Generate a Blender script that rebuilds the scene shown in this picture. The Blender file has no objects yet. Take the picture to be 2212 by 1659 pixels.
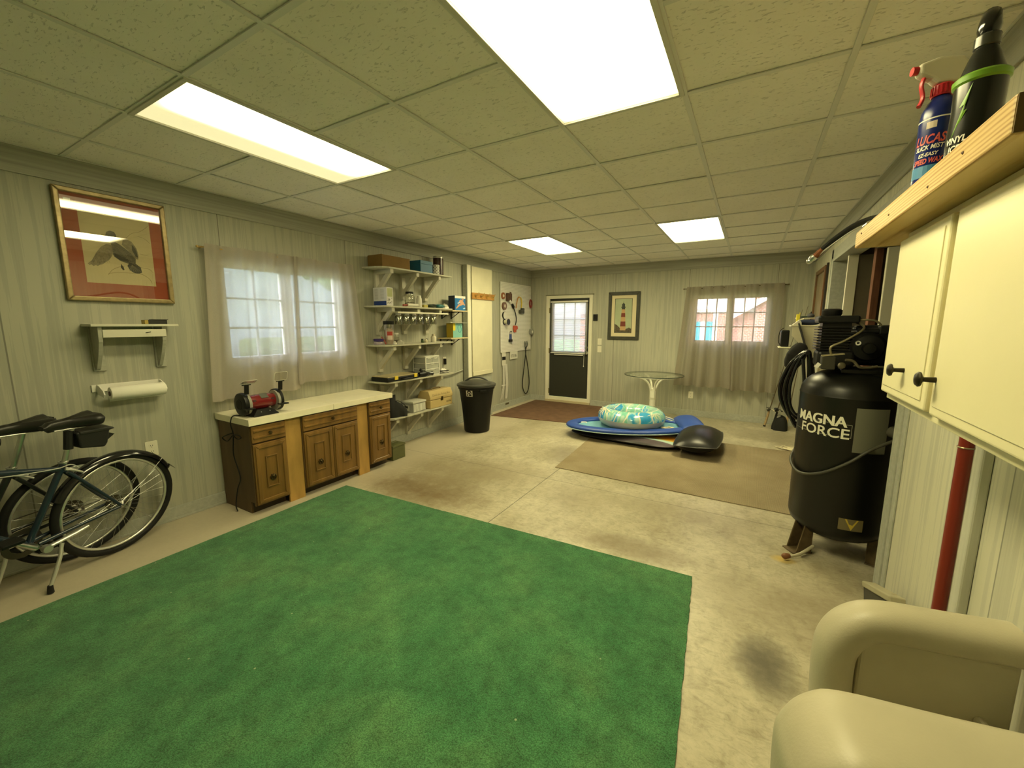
import bpy, bmesh, math, random
from math import sin, cos, pi, radians as R, sqrt
from mathutils import Vector, Matrix, noise as mnoise
random.seed(11)
sc = bpy.context.scene
COL = sc.collection

# ------------------------------------------------------------------ camera
cam_data = bpy.data.cameras.new('camera')
cam_data.sensor_fit = 'HORIZONTAL'
cam_data.sensor_width = 36.0
cam_data.lens = 879.02 / 2212 * 36.0
cam_data.clip_start = 0.02
cam = bpy.data.objects.new('camera', cam_data)
COL.objects.link(cam)
_yaw, _pit, _rol = 0.527254, -0.146463, 0.00105
_fw = Vector((-sin(_yaw) * cos(_pit), cos(_yaw) * cos(_pit), sin(_pit)))
_r = Vector((cos(_yaw), sin(_yaw), 0)); _u = _r.cross(_fw)
_r2 = _r * cos(_rol) + _u * sin(_rol); _u2 = -_r * sin(_rol) + _u * cos(_rol)
cam.matrix_world = Matrix(((_r2.x, _u2.x, -_fw.x, 3.8493), (_r2.y, _u2.y, -_fw.y, -0.9412), (_r2.z, _u2.z, -_fw.z, 1.5399), (0, 0, 0, 1)))
sc.camera = cam

# ------------------------------------------------------------------ world, exposure
W = bpy.data.worlds.new('daylight'); sc.world = W; W.use_nodes = True
_nt = W.node_tree; _bg = _nt.nodes['Background']
_sky = _nt.nodes.new('ShaderNodeTexSky'); _sky.sky_type = 'NISHITA'; _sky.sun_disc = False
_sky.sun_elevation = R(48); _sky.sun_rotation = R(200); _sky.air_density = 1.0; _sky.dust_density = 2.5
_nt.links.new(_sky.outputs[0], _bg.inputs[0]); _bg.inputs[1].default_value = SKY_STRENGTH = 2.5
vs = sc.view_settings
vs.view_transform = 'Standard'; vs.look = 'None'; vs.exposure = 0.0; vs.gamma = 1.0; vs.use_curve_mapping = False
LAMP_COL = (1.0, 0.89, 0.465)
LAMP_STR = 28.0

# ------------------------------------------------------------------ material helpers
MATS = {}
def mat(name, col, rough=0.6, metal=0.0, spec=0.5, var=0.0, vscale=6.0, stretch=(1, 1, 1), bump=0.0, bscale=60.0, bstretch=(1, 1, 1), dark=None, coat=0.0, alpha=1.0, trans=0.0, ior=1.45, sub=0.0):
    if name in MATS: return MATS[name]
    m = bpy.data.materials.new(name); m.use_nodes = True
    nt = m.node_tree; b = nt.nodes['Principled BSDF']
    b.inputs['Base Color'].default_value = (*col, 1); b.inputs['Roughness'].default_value = rough
    b.inputs['Metallic'].default_value = metal; b.inputs['Specular IOR Level'].default_value = spec
    b.inputs['Coat Weight'].default_value = coat; b.inputs['Alpha'].default_value = alpha
    b.inputs['Transmission Weight'].default_value = trans; b.inputs['IOR'].default_value = ior
    if var > 0 or bump > 0:
        tc = nt.nodes.new('ShaderNodeTexCoord')
    if var > 0:
        mp = nt.nodes.new('ShaderNodeMapping'); mp.inputs['Scale'].default_value = stretch
        nz = nt.nodes.new('ShaderNodeTexNoise'); nz.inputs['Scale'].default_value = vscale; nz.inputs['Detail'].default_value = 6
        rp = nt.nodes.new('ShaderNodeValToRGB'); rp.color_ramp.elements[0].position = 0.3; rp.color_ramp.elements[1].position = 0.7
        c0 = dark if dark else tuple(max(0, c * (1 - var)) for c in col)
        rp.color_ramp.elements[0].color = (*c0, 1); rp.color_ramp.elements[1].color = (*[min(1, c * (1 + var * .6)) for c in col], 1)
        L = nt.links
        L.new(tc.outputs['Object'], mp.inputs[0]); L.new(mp.outputs[0], nz.inputs[0]); L.new(nz.outputs[0], rp.inputs[0]); L.new(rp.outputs[0], b.inputs['Base Color'])
    if bump > 0:
        mp2 = nt.nodes.new('ShaderNodeMapping'); mp2.inputs['Scale'].default_value = bstretch
        n2 = nt.nodes.new('ShaderNodeTexNoise'); n2.inputs['Scale'].default_value = bscale; n2.inputs['Detail'].default_value = 4
        bp = nt.nodes.new('ShaderNodeBump'); bp.inputs['Strength'].default_value = bump; bp.inputs['Distance'].default_value = 0.004
        nt.links.new(tc.outputs['Object'], mp2.inputs[0]); nt.links.new(mp2.outputs[0], n2.inputs[0]); nt.links.new(n2.outputs[0], bp.inputs['Height']); nt.links.new(bp.outputs[0], b.inputs['Normal'])
    MATS[name] = m
    return m
def shader(name):
    m = bpy.data.materials.new(name); m.use_nodes = True; MATS[name] = m
    nt = m.node_tree
    def N(t, **k):
        n = nt.nodes.new('ShaderNode' + t)
        for a, v in k.items():
            if a in n.inputs.keys(): n.inputs[a].default_value = v
            else: setattr(n, a, v)
        return n
    def K(a, b): nt.links.new(a, b)
    return m, nt, nt.nodes['Principled BSDF'], N, K
def ramp(N, stops):
    r = N('ValToRGB'); e = r.color_ramp.elements
    while len(e) < len(stops): e.new(0.5)
    for el, (p, c) in zip(e, stops):
        el.position = p; el.color = (*c, 1) if len(c) == 3 else c
    return r
def clear(name, col=(1, 1, 1), gloss=0.12, rough=0.03, tint=(1, 1, 1)):
    """thin clear plastic or glass: mostly transparent with a glossy skin"""
    if name in MATS: return MATS[name]
    m, nt, b, N, K = shader(name)
    nt.nodes.remove(b); out = nt.nodes['Material Output']
    tr = N('BsdfTransparent'); tr.inputs[0].default_value = (*tint, 1)
    gl = N('BsdfGlossy'); gl.inputs['Roughness'].default_value = rough; gl.inputs[0].default_value = (*col, 1)
    lw = N('LayerWeight'); lw.inputs[0].default_value = 0.25
    ma = N('Math', operation='MULTIPLY_ADD'); ma.inputs[1].default_value = 0.6; ma.inputs[2].default_value = gloss
    mx = N('MixShader'); K(lw.outputs['Fresnel'], ma.inputs[0]); K(ma.outputs[0], mx.inputs[0]); K(tr.outputs[0], mx.inputs[1]); K(gl.outputs[0], mx.inputs[2]); K(mx.outputs[0], out.inputs[0])
    return m

# ------------------------------------------------------------------ geometry helpers
class G:
    def __init__(s): s.v = []; s.f = []
    def add(s, vs_, fs):
        o = len(s.v); s.v += [tuple(v) for v in vs_]; s.f += [tuple(i + o for i in f) for f in fs]; return s
    def box(s, x0, x1, y0, y1, z0, z1, M=None):
        vv = [Vector((x, y, z)) for z in (z0, z1) for y in (y0, y1) for x in (x0, x1)]
        if M is not None: vv = [M @ v for v in vv]
        return s.add(vv, [(0, 2, 3, 1), (4, 5, 7, 6), (0, 1, 5, 4), (2, 6, 7, 3), (0, 4, 6, 2), (1, 3, 7, 5)])
    def ring_loft(s, rings, closed=False, cap=True):
        n = len(rings[0]); vv = [p for r in rings for p in r]; fs = []
        m = len(rings)
        for a in range(m if closed else m - 1):
            b = (a + 1) % m
            for i in range(n):
                j = (i + 1) % n
                fs.append((a * n + i, a * n + j, b * n + j, b * n + i))
        if cap and not closed:
            fs.append(tuple(range(n - 1, -1, -1))); fs.append(tuple((m - 1) * n + i for i in range(n)))
        return s.add(vv, fs)
    def tube(s, pts, r, n=8, closed=False, cap=True, flat=1.0, up=None):
        P = [Vector(p) for p in pts]; m = len(P); rings = []
        T = []
        for i in range(m):
            a = P[(i - 1) % m] if (closed or i > 0) else P[i]; b = P[(i + 1) % m] if (closed or i < m - 1) else P[i]
            d = (b - a); T.append(d.normalized() if d.length > 1e-9 else Vector((0, 0, 1)))
        ref = Vector(up) if up else (Vector((0, 0, 1)) if abs(T[0].z) < .9 else Vector((1, 0, 0)))
        nrm = (ref - T[0] * ref.dot(T[0])).normalized()
        for i in range(m):
            nrm = (nrm - T[i] * nrm.dot(T[i]));
            nrm = nrm.normalized() if nrm.length > 1e-6 else T[i].orthogonal().normalized()
            bi = T[i].cross(nrm); rr = r[i] if isinstance(r, (list, tuple)) else r
            rings.append([P[i] + (nrm * cos(2 * pi * k / n) * flat + bi * sin(2 * pi * k / n)) * rr for k in range(n)])
        return s.ring_loft(rings, closed, cap)
    def cyl(s, p0, p1, r0, r1=None, n=16): return s.tube([p0, p1], [r0, r0 if r1 is None else r1], n)
    def lathe(s, prof, n=24, M=None, sx=1.0, sy=1.0):
        rings = []
        for r, z in prof:
            rings.append([Vector((max(r, 1e-5) * cos(2 * pi * k / n) * sx, max(r, 1e-5) * sin(2 * pi * k / n) * sy, z)) for k in range(n)])
        if M is not None: rings = [[M @ p for p in q] for q in rings]
        ring = prof[0][0] > 1e-4 and abs(prof[0][0] - prof[-1][0]) < 1e-9 and abs(prof[0][1] - prof[-1][1]) < 1e-9
        return s.ring_loft(rings[:-1] if ring else rings, closed=ring)
    def prism(s, poly, M, th):
        n = len(poly); a = [M @ Vector((x, y, 0)) for x, y in poly]; b = [M @ Vector((x, y, th)) for x, y in poly]
        return s.add(a + b, [tuple(range(n - 1, -1, -1)), tuple(range(n, 2 * n))] + [(i, (i + 1) % n, n + (i + 1) % n, n + i) for i in range(n)])
    def grid(s, fn, nu, nv, closeu=False, closev=False):
        vv = [fn(i / (nu if closeu else nu - 1), j / (nv if closev else nv - 1)) for i in range(nu) for j in range(nv)]
        fs = []
        for i in range(nu if closeu else nu - 1):
            for j in range(nv if closev else nv - 1):
                a, b = i, (i + 1) % nu; c, d = j, (j + 1) % nv
                fs.append((a * nv + c, b * nv + c, b * nv + d, a * nv + d))
        return s.add(vv, fs)
    def sphere(s, c, rx, ry=None, rz=None, n=16, m=10):
        ry = rx if ry is None else ry; rz = rx if rz is None else rz
        rings = []
        for j in range(m + 1):
            t = pi * (j / m) - pi / 2; k = max(cos(t), 1e-4)
            rings.append([Vector((c[0] + rx * k * cos(2 * pi * i / n), c[1] + ry * k * sin(2 * pi * i / n), c[2] + rz * sin(t))) for i in range(n)])
        return s.ring_loft(rings)
    def torus(s, c, R_, r, n=32, m=10, M=None, rz=None):
        rz = r if rz is None else rz
        def fn(u, v):
            a, b = 2 * pi * u, 2 * pi * v
            p = Vector(((R_ + r * cos(b)) * cos(a), (R_ + r * cos(b)) * sin(a), rz * sin(b)))
            return (M @ p if M is not None else p) + Vector(c)
        return s.grid(fn, n, m, True, True)

def obj(name, g, m, parent=None, bevel=0.0, seg=2, smooth=None, world=True, kind=None, sub=0):
    me = bpy.data.meshes.new(name)
    me.from_pydata(g.v, [], g.f); me.validate()
    bm = bmesh.new(); bm.from_mesh(me); bmesh.ops.recalc_face_normals(bm, faces=bm.faces); bm.to_mesh(me); bm.free()
    me.materials.append(m)
    if smooth is not None:
        me.polygons.foreach_set('use_smooth', [True] * len(me.polygons)); me.set_sharp_from_angle(angle=R(smooth))
    o = bpy.data.objects.new(name, me); COL.objects.link(o)
    if bevel > 0:
        b = o.modifiers.new('bevel', 'BEVEL'); b.width = bevel; b.segments = seg; b.limit_method = 'ANGLE'; b.angle_limit = R(40)
    if sub:
        sb = o.modifiers.new('subd', 'SUBSURF'); sb.levels = sub; sb.render_levels = sub
    if parent is not None:
        o.parent = parent
        if world: o.location = -root_of(parent)
    if kind: o['kind'] = kind
    return o
def root_of(p):
    if p.type == 'EMPTY' or p.parent is None: return Vector(p.location)
    return Vector((0, 0, 0))
def tag(o, label, cat=None, group=None, kind=None):
    o['label'] = label
    if cat: o['category'] = cat
    if group: o['group'] = group
    if kind: o['kind'] = kind
    return o
def thing(name, label, cat, loc=(0, 0, 0), group=None, kind=None):
    o = bpy.data.objects.new(name, None); COL.objects.link(o); o.location = loc; o.empty_display_size = 0.1
    return tag(o, label, cat, group, kind)
def origin_to(o, p):
    """move the origin of a world-built mesh object to p"""
    v = Vector(p)
    for q in o.data.vertices: q.co -= v
    o.location = v
    return o
def LW(x=0.0): return Matrix(((0, 0, 1, x), (1, 0, 0, 0), (0, 1, 0, 0), (0, 0, 0, 1)))     # (y, z) on the left wall, out = +x
def BW(y=6.42): return Matrix(((1, 0, 0, 0), (0, 0, -1, y), (0, 1, 0, 0), (0, 0, 0, 1)))   # (x, z) on the back wall, out = -y
def RW(x=4.58): return Matrix(((0, 0, -1, x), (-1, 0, 0, 0), (0, 1, 0, 0), (0, 0, 0, 1)))  # (-y, z) on the right wall, out = -x
def rect(a0, a1, b0, b1): return [(a0, b0), (a1, b0), (a1, b1), (a0, b1)]
def rrect(a0, a1, b0, b1, r, k=4):
    out = []
    for cx, cy, s in ((a1 - r, b0 + r, -90), (a1 - r, b1 - r, 0), (a0 + r, b1 - r, 90), (a0 + r, b0 + r, 180)):
        for i in range(k + 1):
            a = R(s + 90 * i / k); out.append((cx + r * cos(a), cy + r * sin(a)))
    return out
def ell(cx, cy, rx, ry, n=20, rot=0):
    return [(cx + rx * cos(2 * pi * i / n) * cos(rot) - ry * sin(2 * pi * i / n) * sin(rot), cy + rx * cos(2 * pi * i / n) * sin(rot) + ry * sin(2 * pi * i / n) * cos(rot)) for i in range(n)]
def text_g(s, size, fn, offset=0.0, shear=0.0, spacing=1.0, width=None, res=3):
    """flat lettering: a text turned to faces, each vertex placed by fn(x, y); centred on x"""
    cu = bpy.data.curves.new('lettering', 'FONT'); cu.body = s; cu.size = size; cu.offset = offset; cu.shear = shear; cu.space_character = spacing; cu.resolution_u = res
    t = bpy.data.objects.new('lettering', cu); me = t.to_mesh()
    vv = [v.co.copy() for v in me.vertices]; ff = [tuple(p.vertices) for p in me.polygons]
    t.to_mesh_clear(); bpy.data.objects.remove(t); bpy.data.curves.remove(cu)
    x0 = min(v.x for v in vv); x1 = max(v.x for v in vv); k = 1.0 if width is None else width / (x1 - x0)
    g = G(); g.add([fn((v.x - (x0 + x1) / 2) * k, v.y) for v in vv], ff)
    return g
def arc(c, r, a0, a1, n, plane='xz'):
    out = []
    for i in range(n + 1):
        a = R(a0 + (a1 - a0) * i / n); p, q = r * cos(a), r * sin(a)
        out.append({'xz': (c[0] + p, c[1], c[2] + q), 'yz': (c[0], c[1] + p, c[2] + q), 'xy': (c[0] + p, c[1] + q, c[2])}[plane])
    return out
def smooth_path(pts, k=6, closed=False):
    """Catmull-Rom through the points"""
    P = [Vector(p) for p in pts]; n = len(P); out = []
    for i in range(n if closed else n - 1):
        g_ = lambda j: P[j % n] if closed else P[min(max(j, 0), n - 1)]
        p0, p1, p2, p3 = g_(i - 1), g_(i), g_(i + 1), g_(i + 2)
        for t in range(k):
            u = t / k
            out.append(0.5 * ((2 * p1) + (p2 - p0) * u + (2 * p0 - 5 * p1 + 4 * p2 - p3) * u * u + (3 * p1 - p0 - 3 * p2 + p3) * u ** 3))
    if not closed: out.append(P[-1])
    return out
def pillow(c, ax, ay, az, M=None, n=24, m=24, p=2.6, q=0.55):
    """inflated cushion with a seam round its middle"""
    g = G()
    for sgn in (1, -1):
        def fn(u, v):
            x, y = 2 * u - 1, 2 * v - 1
            # square to rounded outline
            xx = x * sqrt(max(0, 1 - .18 * y * y)); yy = y * sqrt(max(0, 1 - .18 * x * x))
            h = max(0, (1 - abs(x) ** p)) ** q * max(0, (1 - abs(y) ** p)) ** q
            v3 = Vector((ax * xx, ay * yy, sgn * az * h))
            return (M @ v3 if M is not None else v3) + Vector(c)
        g.grid(fn, n, m)
    return g
def dup(root, dloc=(0, 0, 0), label=None, group=None):
    r_ = root.copy(); COL.objects.link(r_); r_.location = root.location + Vector(dloc)
    if label: r_['label'] = label
    if group: r_['group'] = group
    for ch in list(root.children):
        c_ = ch.copy(); COL.objects.link(c_); c_.parent = r_
        for g_ in ch.children:
            d_ = g_.copy(); COL.objects.link(d_); d_.parent = c_
    return r_
# ================================================================== setting: materials
XR, YB, YF, ZC = 4.58, 6.42, -2.4, 2.58
def panel_mat(name, base, seam_axis, seam0):
    m, nt, b, N, K = shader(name)
    tc = N('TexCoord'); sp = N('SeparateXYZ'); K(tc.outputs['Object'], sp.inputs[0])
    mp = N('Mapping'); mp.inputs['Scale'].default_value = (34, 34, 0.9); K(tc.outputs['Object'], mp.inputs[0])
    n1 = N('TexNoise', Scale=1.0, Detail=3.0, Roughness=0.55); K(mp.outputs[0], n1.inputs['Vector'])
    mp2 = N('Mapping'); mp2.inputs['Scale'].default_value = (110, 110, 2.2); K(tc.outputs['Object'], mp2.inputs[0])
    n2 = N('TexNoise', Scale=1.0, Detail=3.0); K(mp2.outputs[0], n2.inputs['Vector'])
    n3 = N('TexNoise', Scale=1.3, Detail=2.0); K(tc.outputs['Object'], n3.inputs['Vector'])
    a1 = N('Math', operation='MULTIPLY_ADD'); K(n1.outputs[0], a1.inputs[0]); a1.inputs[1].default_value = 1.15
    n2s = N('Math', operation='MULTIPLY'); K(n2.outputs[0], n2s.inputs[0]); n2s.inputs[1].default_value = 0.5; K(n2s.outputs[0], a1.inputs[2])
    a2 = N('Math', operation='MULTIPLY_ADD'); K(n3.outputs[0], a2.inputs[0]); a2.inputs[1].default_value = 0.35; K(a1.outputs[0], a2.inputs[2])
    d = lambda k: tuple(c * k for c in base)
    rp = ramp(N, [(0.60, d(0.86)), (1.0, d(0.99)), (1.42, (base[0] * 1.11, base[1] * 1.10, base[2] * 1.07))])
    K(a2.outputs[0], rp.inputs[0])
    # thin seam every 1.22 m
    ax = sp.outputs[seam_axis]
    q = N('Math', operation='ADD'); K(ax, q.inputs[0]); q.inputs[1].default_value = 20 * 1.22 - seam0
    md = N('Math', operation='MODULO'); K(q.outputs[0], md.inputs[0]); md.inputs[1].default_value = 1.22
    lt = N('Math', operation='LESS_THAN'); K(md.outputs[0], lt.inputs[0]); lt.inputs[1].default_value = 0.007
    mx = N('Mix', data_type='RGBA'); K(lt.outputs[0], mx.inputs['Factor']); K(rp.outputs[0], mx.inputs[6]); mx.inputs[7].default_value = (*d(0.5), 1)
    K(mx.outputs[2], b.inputs['Base Color']); b.inputs['Roughness'].default_value = 0.55
    hs = N('Math', operation='SUBTRACT'); K(a1.outputs[0], hs.inputs[0]); K(lt.outputs[0], hs.inputs[1])
    bp = N('Bump'); bp.inputs['Strength'].default_value = 0.12; bp.inputs['Distance'].default_value = 0.003; K(hs.outputs[0], bp.inputs['Height']); K(bp.outputs[0], b.inputs['Normal'])
    return m
WALLC = (0.375, 0.375, 0.305)
M_left = panel_mat('grey_green_panelling_left', WALLC, 1, 0.86)
M_back = panel_mat('grey_green_panelling_back', WALLC, 0, 0.48)
M_trim = mat('grey_green_trim', (0.41, 0.42, 0.36), 0.5, var=.12, vscale=3, stretch=(12, 12, 12))
M_crown = mat('grey_green_crown', (0.37, 0.37, 0.31), 0.55, var=.2, vscale=1, stretch=(1.2, 1.2, 60))
M_white = mat('white_paint', (0.78, 0.76, 0.70), 0.45)
M_cream = mat('cream_paint', (0.76, 0.73, 0.60), 0.42, var=.05, vscale=5)
M_blk = mat('black_plastic', (0.007, 0.007, 0.007), 0.40, spec=.4)
M_blkrub = mat('black_rubber', (0.010, 0.010, 0.0095), 0.6, spec=.35)
M_blkgloss = mat('black_gloss', (0.008, 0.008, 0.009), 0.15, coat=.5)
M_steel = mat('steel', (0.62, 0.62, 0.60), 0.28, metal=1.0)
M_brass = mat('brass', (0.70, 0.50, 0.20), 0.3, metal=1.0)
M_alu = mat('aluminium', (0.75, 0.74, 0.70), 0.38, metal=0.9)
M_glass = clear('window_glass', gloss=0.04)

# concrete
M_floor, nt, b, N, K = shader('stained_concrete')
tc = N('TexCoord'); sp = N('SeparateXYZ'); K(tc.outputs['Object'], sp.inputs[0])
n1 = N('TexNoise', Scale=1.6, Detail=9.0, Roughness=0.62); K(tc.outputs['Object'], n1.inputs['Vector'])
mp = N('Mapping'); mp.inputs['Scale'].default_value = (9, 4.5, 9); K(tc.outputs['Object'], mp.inputs[0])
n2 = N('TexNoise', Scale=1.4, Detail=8.0, Roughness=0.7, Distortion=0.6); K(mp.outputs[0], n2.inputs['Vector'])
r1 = ramp(N, [(0.28, (0.31, 0.265, 0.17)), (0.46, (0.44, 0.40, 0.285)), (0.66, (0.56, 0.515, 0.385))]); K(n1.outputs[0], r1.inputs[0])
r2 = ramp(N, [(0.34, (0.72, 0.70, 0.66)), (0.56, (1, 1, 1))]); K(n2.outputs[0], r2.inputs[0])
mm = N('Mix', data_type='RGBA', blend_type='MULTIPLY'); mm.inputs[0].default_value = 0.75; K(r1.outputs[0], mm.inputs[6]); K(r2.outputs[0], mm.inputs[7])
cur = mm.outputs[2]
def stain(cur, cx, cy, rx, ry, col, amt, soft=0.5):
    cxn = N('Math', operation='SUBTRACT'); K(sp.outputs[0], cxn.inputs[0]); cxn.inputs[1].default_value = cx
    cyn = N('Math', operation='SUBTRACT'); K(sp.outputs[1], cyn.inputs[0]); cyn.inputs[1].default_value = cy
    ex = N('Math', operation='DIVIDE'); K(cxn.outputs[0], ex.inputs[0]); ex.inputs[1].default_value = rx
    ey = N('Math', operation='DIVIDE'); K(cyn.outputs[0], ey.inputs[0]); ey.inputs[1].default_value = ry
    px = N('Math', operation='MULTIPLY'); K(ex.outputs[0], px.inputs[0]); K(ex.outputs[0], px.inputs[1])
    py = N('Math', operation='MULTIPLY_ADD'); K(ey.outputs[0], py.inputs[0]); K(ey.outputs[0], py.inputs[1]); K(px.outputs[0], py.inputs[2])
    nn = N('TexNoise', Scale=5.0, Detail=6.0, Roughness=0.7); K(tc.outputs['Object'], nn.inputs['Vector'])
    ad = N('Math', operation='MULTIPLY_ADD'); K(nn.outputs[0], ad.inputs[0]); ad.inputs[1].default_value = 1.9; K(py.outputs[0], ad.inputs[2])
    mr = N('MapRange'); K(ad.outputs[0], mr.inputs[0]); mr.inputs[1].default_value = 0.85; mr.inputs[2].default_value = 0.85 + 1.3 * soft + .55; mr.inputs[3].default_value = amt; mr.inputs[4].default_value = 0.0
    mx = N('Mix', data_type='RGBA'); K(mr.outputs[0], mx.inputs[0]); K(cur, mx.inputs[6]); mx.inputs[7].default_value = (*col, 1)
    return mx.outputs[2]
n4 = N('TexNoise', Scale=34.0, Detail=7.0, Roughness=0.72); K(mp.outputs[0], n4.inputs['Vector'])
mp4 = N('Mapping'); mp4.inputs['Scale'].default_value = (16, 34, 16); mp4.inputs['Rotation'].default_value = (0, 0, 0.6); K(tc.outputs['Object'], mp4.inputs[0])
n5 = N('TexNoise', Scale=1.0, Detail=6.0, Roughness=0.75, Distortion=0.9); K(mp4.outputs[0], n5.inputs['Vector'])
r5 = ramp(N, [(0.33, (0.66, 0.64, 0.60)), (0.50, (1, 1, 1)), (0.68, (1.10, 1.10, 1.10))]); K(n5.outputs[0], r5.inputs[0])
m5 = N('Mix', data_type='RGBA', blend_type='MULTIPLY'); m5.inputs[0].default_value = 0.8; K(cur, m5.inputs[6]); K(r5.outputs[0], m5.inputs[7]); cur = m5.outputs[2]
for (cx_, cy_, rx_, ry_, col_, am_) in (
    (1.25, 1.80, 0.80, 0.36, (0.17, 0.115, 0.055), 0.92), (1.05, 2.35, 0.80, 0.50, (0.25, 0.20, 0.12), 0.75), (1.75, 2.60, 0.50, 0.40, (0.30, 0.25, 0.16), 0.60),
    (2.05, 3.45, 0.30, 0.40, (0.26, 0.22, 0.14), 0.60), (3.18, 1.76, 0.50, 0.17, (0.20, 0.155, 0.09), 0.80), (3.35, 2.50, 0.75, 0.20, (0.28, 0.235, 0.15), 0.60),
    (2.62, 2.35, 0.45, 0.30, (0.36, 0.31, 0.21), 0.50), (3.92, 1.55, 0.30, 0.28, (0.30, 0.26, 0.17), 0.60), (4.30, 1.60, 0.35, 0.40, (0.27, 0.22, 0.14), 0.65),
    (4.02, 1.06, 0.14, 0.24, (0.13, 0.115, 0.08), 1.0), (4.20, 5.6, 0.6, 0.4, (0.28, 0.24, 0.16), 0.55), (3.2, 5.9, 0.6, 0.35, (0.30, 0.26, 0.17), 0.5), (1.2, 4.2, 0.6, 0.4, (0.34, 0.29, 0.19), 0.45)):
    cur = stain(cur, cx_, cy_, rx_, ry_, col_, am_)
cur = stain(cur, 4.14, 2.12, 0.08, 0.05, (0.60, 0.42, 0.08), 0.8)
# pale dusty strip beside the left wall
def strip(cur, ch, v, w, k):
    a = N('Math', operation='SUBTRACT'); K(sp.outputs[ch], a.inputs[0]); a.inputs[1].default_value = v
    ab = N('Math', operation='ABSOLUTE'); K(a.outputs[0], ab.inputs[0])
    l = N('Math', operation='LESS_THAN'); K(ab.outputs[0], l.inputs[0]); l.inputs[1].default_value = w
    m_ = N('Mix', data_type='RGBA', blend_type='MULTIPLY'); K(l.outputs[0], m_.inputs[0]); K(cur, m_.inputs[6]); m_.inputs[7].default_value = (k, k, k, 1)
    return m_.outputs[2]
mr = N('MapRange'); K(sp.outputs[0], mr.inputs[0]); mr.inputs[1].default_value = 0.55; mr.inputs[2].default_value = 0.9; mr.inputs[3].default_value = 0.8; mr.inputs[4].default_value = 0.0
mx = N('Mix', data_type='RGBA'); K(mr.outputs[0], mx.inputs[0]); K(cur, mx.inputs[6]); mx.inputs[7].default_value = (0.50, 0.44, 0.33, 1); cur = mx.outputs[2]
cur = strip(cur, 0, 2.18, 0.004, 0.35); cur = strip(cur, 1, 2.62, 0.0035, 0.5)
K(cur, b.inputs['Base Color'])
rr = N('MapRange'); K(n1.outputs[0], rr.inputs[0]); rr.inputs[3].default_value = 0.22; rr.inputs[4].default_value = 0.55; K(rr.outputs[0], b.inputs['Roughness'])
bp = N('Bump'); bp.inputs['Strength'].default_value = 0.15; bp.inputs['Distance'].default_value = 0.003; K(n2.outputs[0], bp.inputs['Height']); K(bp.outputs[0], b.inputs['Normal'])

# acoustic tile: white board with worm-like pits
M_tile, nt, b, N, K = shader('fissured_ceiling_tile')
tc = N('TexCoord'); oi = N('ObjectInfo')
ad = N('VectorMath', operation='ADD'); K(tc.outputs['Object'], ad.inputs[0])
ml = N('Math', operation='MULTIPLY'); K(oi.outputs['Random'], ml.inputs[0]); ml.inputs[1].default_value = 37.0; K(ml.outputs[0], ad.inputs[1])
mp = N('Mapping'); mp.inputs['Scale'].default_value = (38, 95, 40); K(ad.outputs[0], mp.inputs[0])
n1 = N('TexNoise', Scale=1.0, Detail=2.0, Roughness=0.5, Distortion=0.8); K(mp.outputs[0], n1.inputs['Vector'])
r1 = ramp(N, [(0.33, (0, 0, 0)), (0.385, (1, 1, 1))]); K(n1.outputs[0], r1.inputs[0])
n2 = N('TexNoise', Scale=2.2, Detail=3.0); K(ad.outputs[0], n2.inputs['Vector'])
r2 = ramp(N, [(0.3, (0.86, 0.82, 0.75)), (0.7, (0.92, 0.885, 0.815))]); K(n2.outputs[0], r2.inputs[0])
mx = N('Mix', data_type='RGBA', blend_type='MULTIPLY'); mx.inputs[0].default_value = 0.22; K(r2.outputs[0], mx.inputs[6]); K(r1.outputs[0], mx.inputs[7]); 
K(mx.outputs[2], b.inputs['Base Color']); b.inputs['Roughness'].default_value = 0.9
bp = N('Bump'); bp.inputs['Strength'].default_value = 0.5; bp.inputs['Distance'].default_value = 0.005; K(r1.outputs[0], bp.inputs['Height']); K(bp.outputs[0], b.inputs['Normal'])
M_tbar = mat('ceiling_grid_bar', (0.72, 0.71, 0.66), 0.5)

# ================================================================== setting: shell
def struct(name, g, m, label, **k):
    o = obj(name, g, m, **k); o['kind'] = 'structure'; o['label'] = label; return o
struct('floor', G().box(-0.3, 6.6, YF - .1, YB + .2, -0.12, 0.0), M_floor, 'stained bare concrete garage floor')
T = 0.13
g = G(); W1 = (0.84, 2.01, 1.19, 2.07)
g.box(-T, 0, YF, W1[0], 0, ZC + .1); g.box(-T, 0, W1[1], YB + T, 0, ZC + .1); g.box(-T, 0, W1[0], W1[1], 0, W1[2]); g.box(-T, 0, W1[0], W1[1], W1[3], ZC + .1)
struct('wall_left', g, M_left, 'grey green painted panelling wall with the wide curtained window')
D = (0.405, 1.245, 2.035); W2 = (3.00, 4.08, 1.22, 2.0)
g = G()
g.box(0, D[0], YB, YB + T, 0, ZC + .1); g.box(D[0], D[1], YB, YB + T, D[2], ZC + .1); g.box(D[1], W2[0], YB, YB + T, 0, ZC + .1)
g.box(W2[0], W2[1], YB, YB + T, 0, W2[2]); g.box(W2[0], W2[1], YB, YB + T, W2[3], ZC + .1); g.box(W2[1], XR + T, YB, YB + T, 0, ZC + .1)
struct('wall_back', g, M_back, 'grey green panelled far wall with the dark door')
g = G(); OY0, OY1, OZ = 1.96, 4.73, 2.23
g.box(XR, XR + T, YF, OY0, 0, ZC + .1); g.box(XR, XR + T, OY0, OY1, OZ, ZC + .1); g.box(XR, XR + T, OY1, YB, 0, ZC + .1)
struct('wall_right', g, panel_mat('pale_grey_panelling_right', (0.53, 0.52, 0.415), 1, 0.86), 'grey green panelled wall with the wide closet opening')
struct('wall_front', G().box(-T, XR + T, YF - T, YF, 0, ZC + .1), M_back, 'panelled wall behind the viewer')
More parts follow.
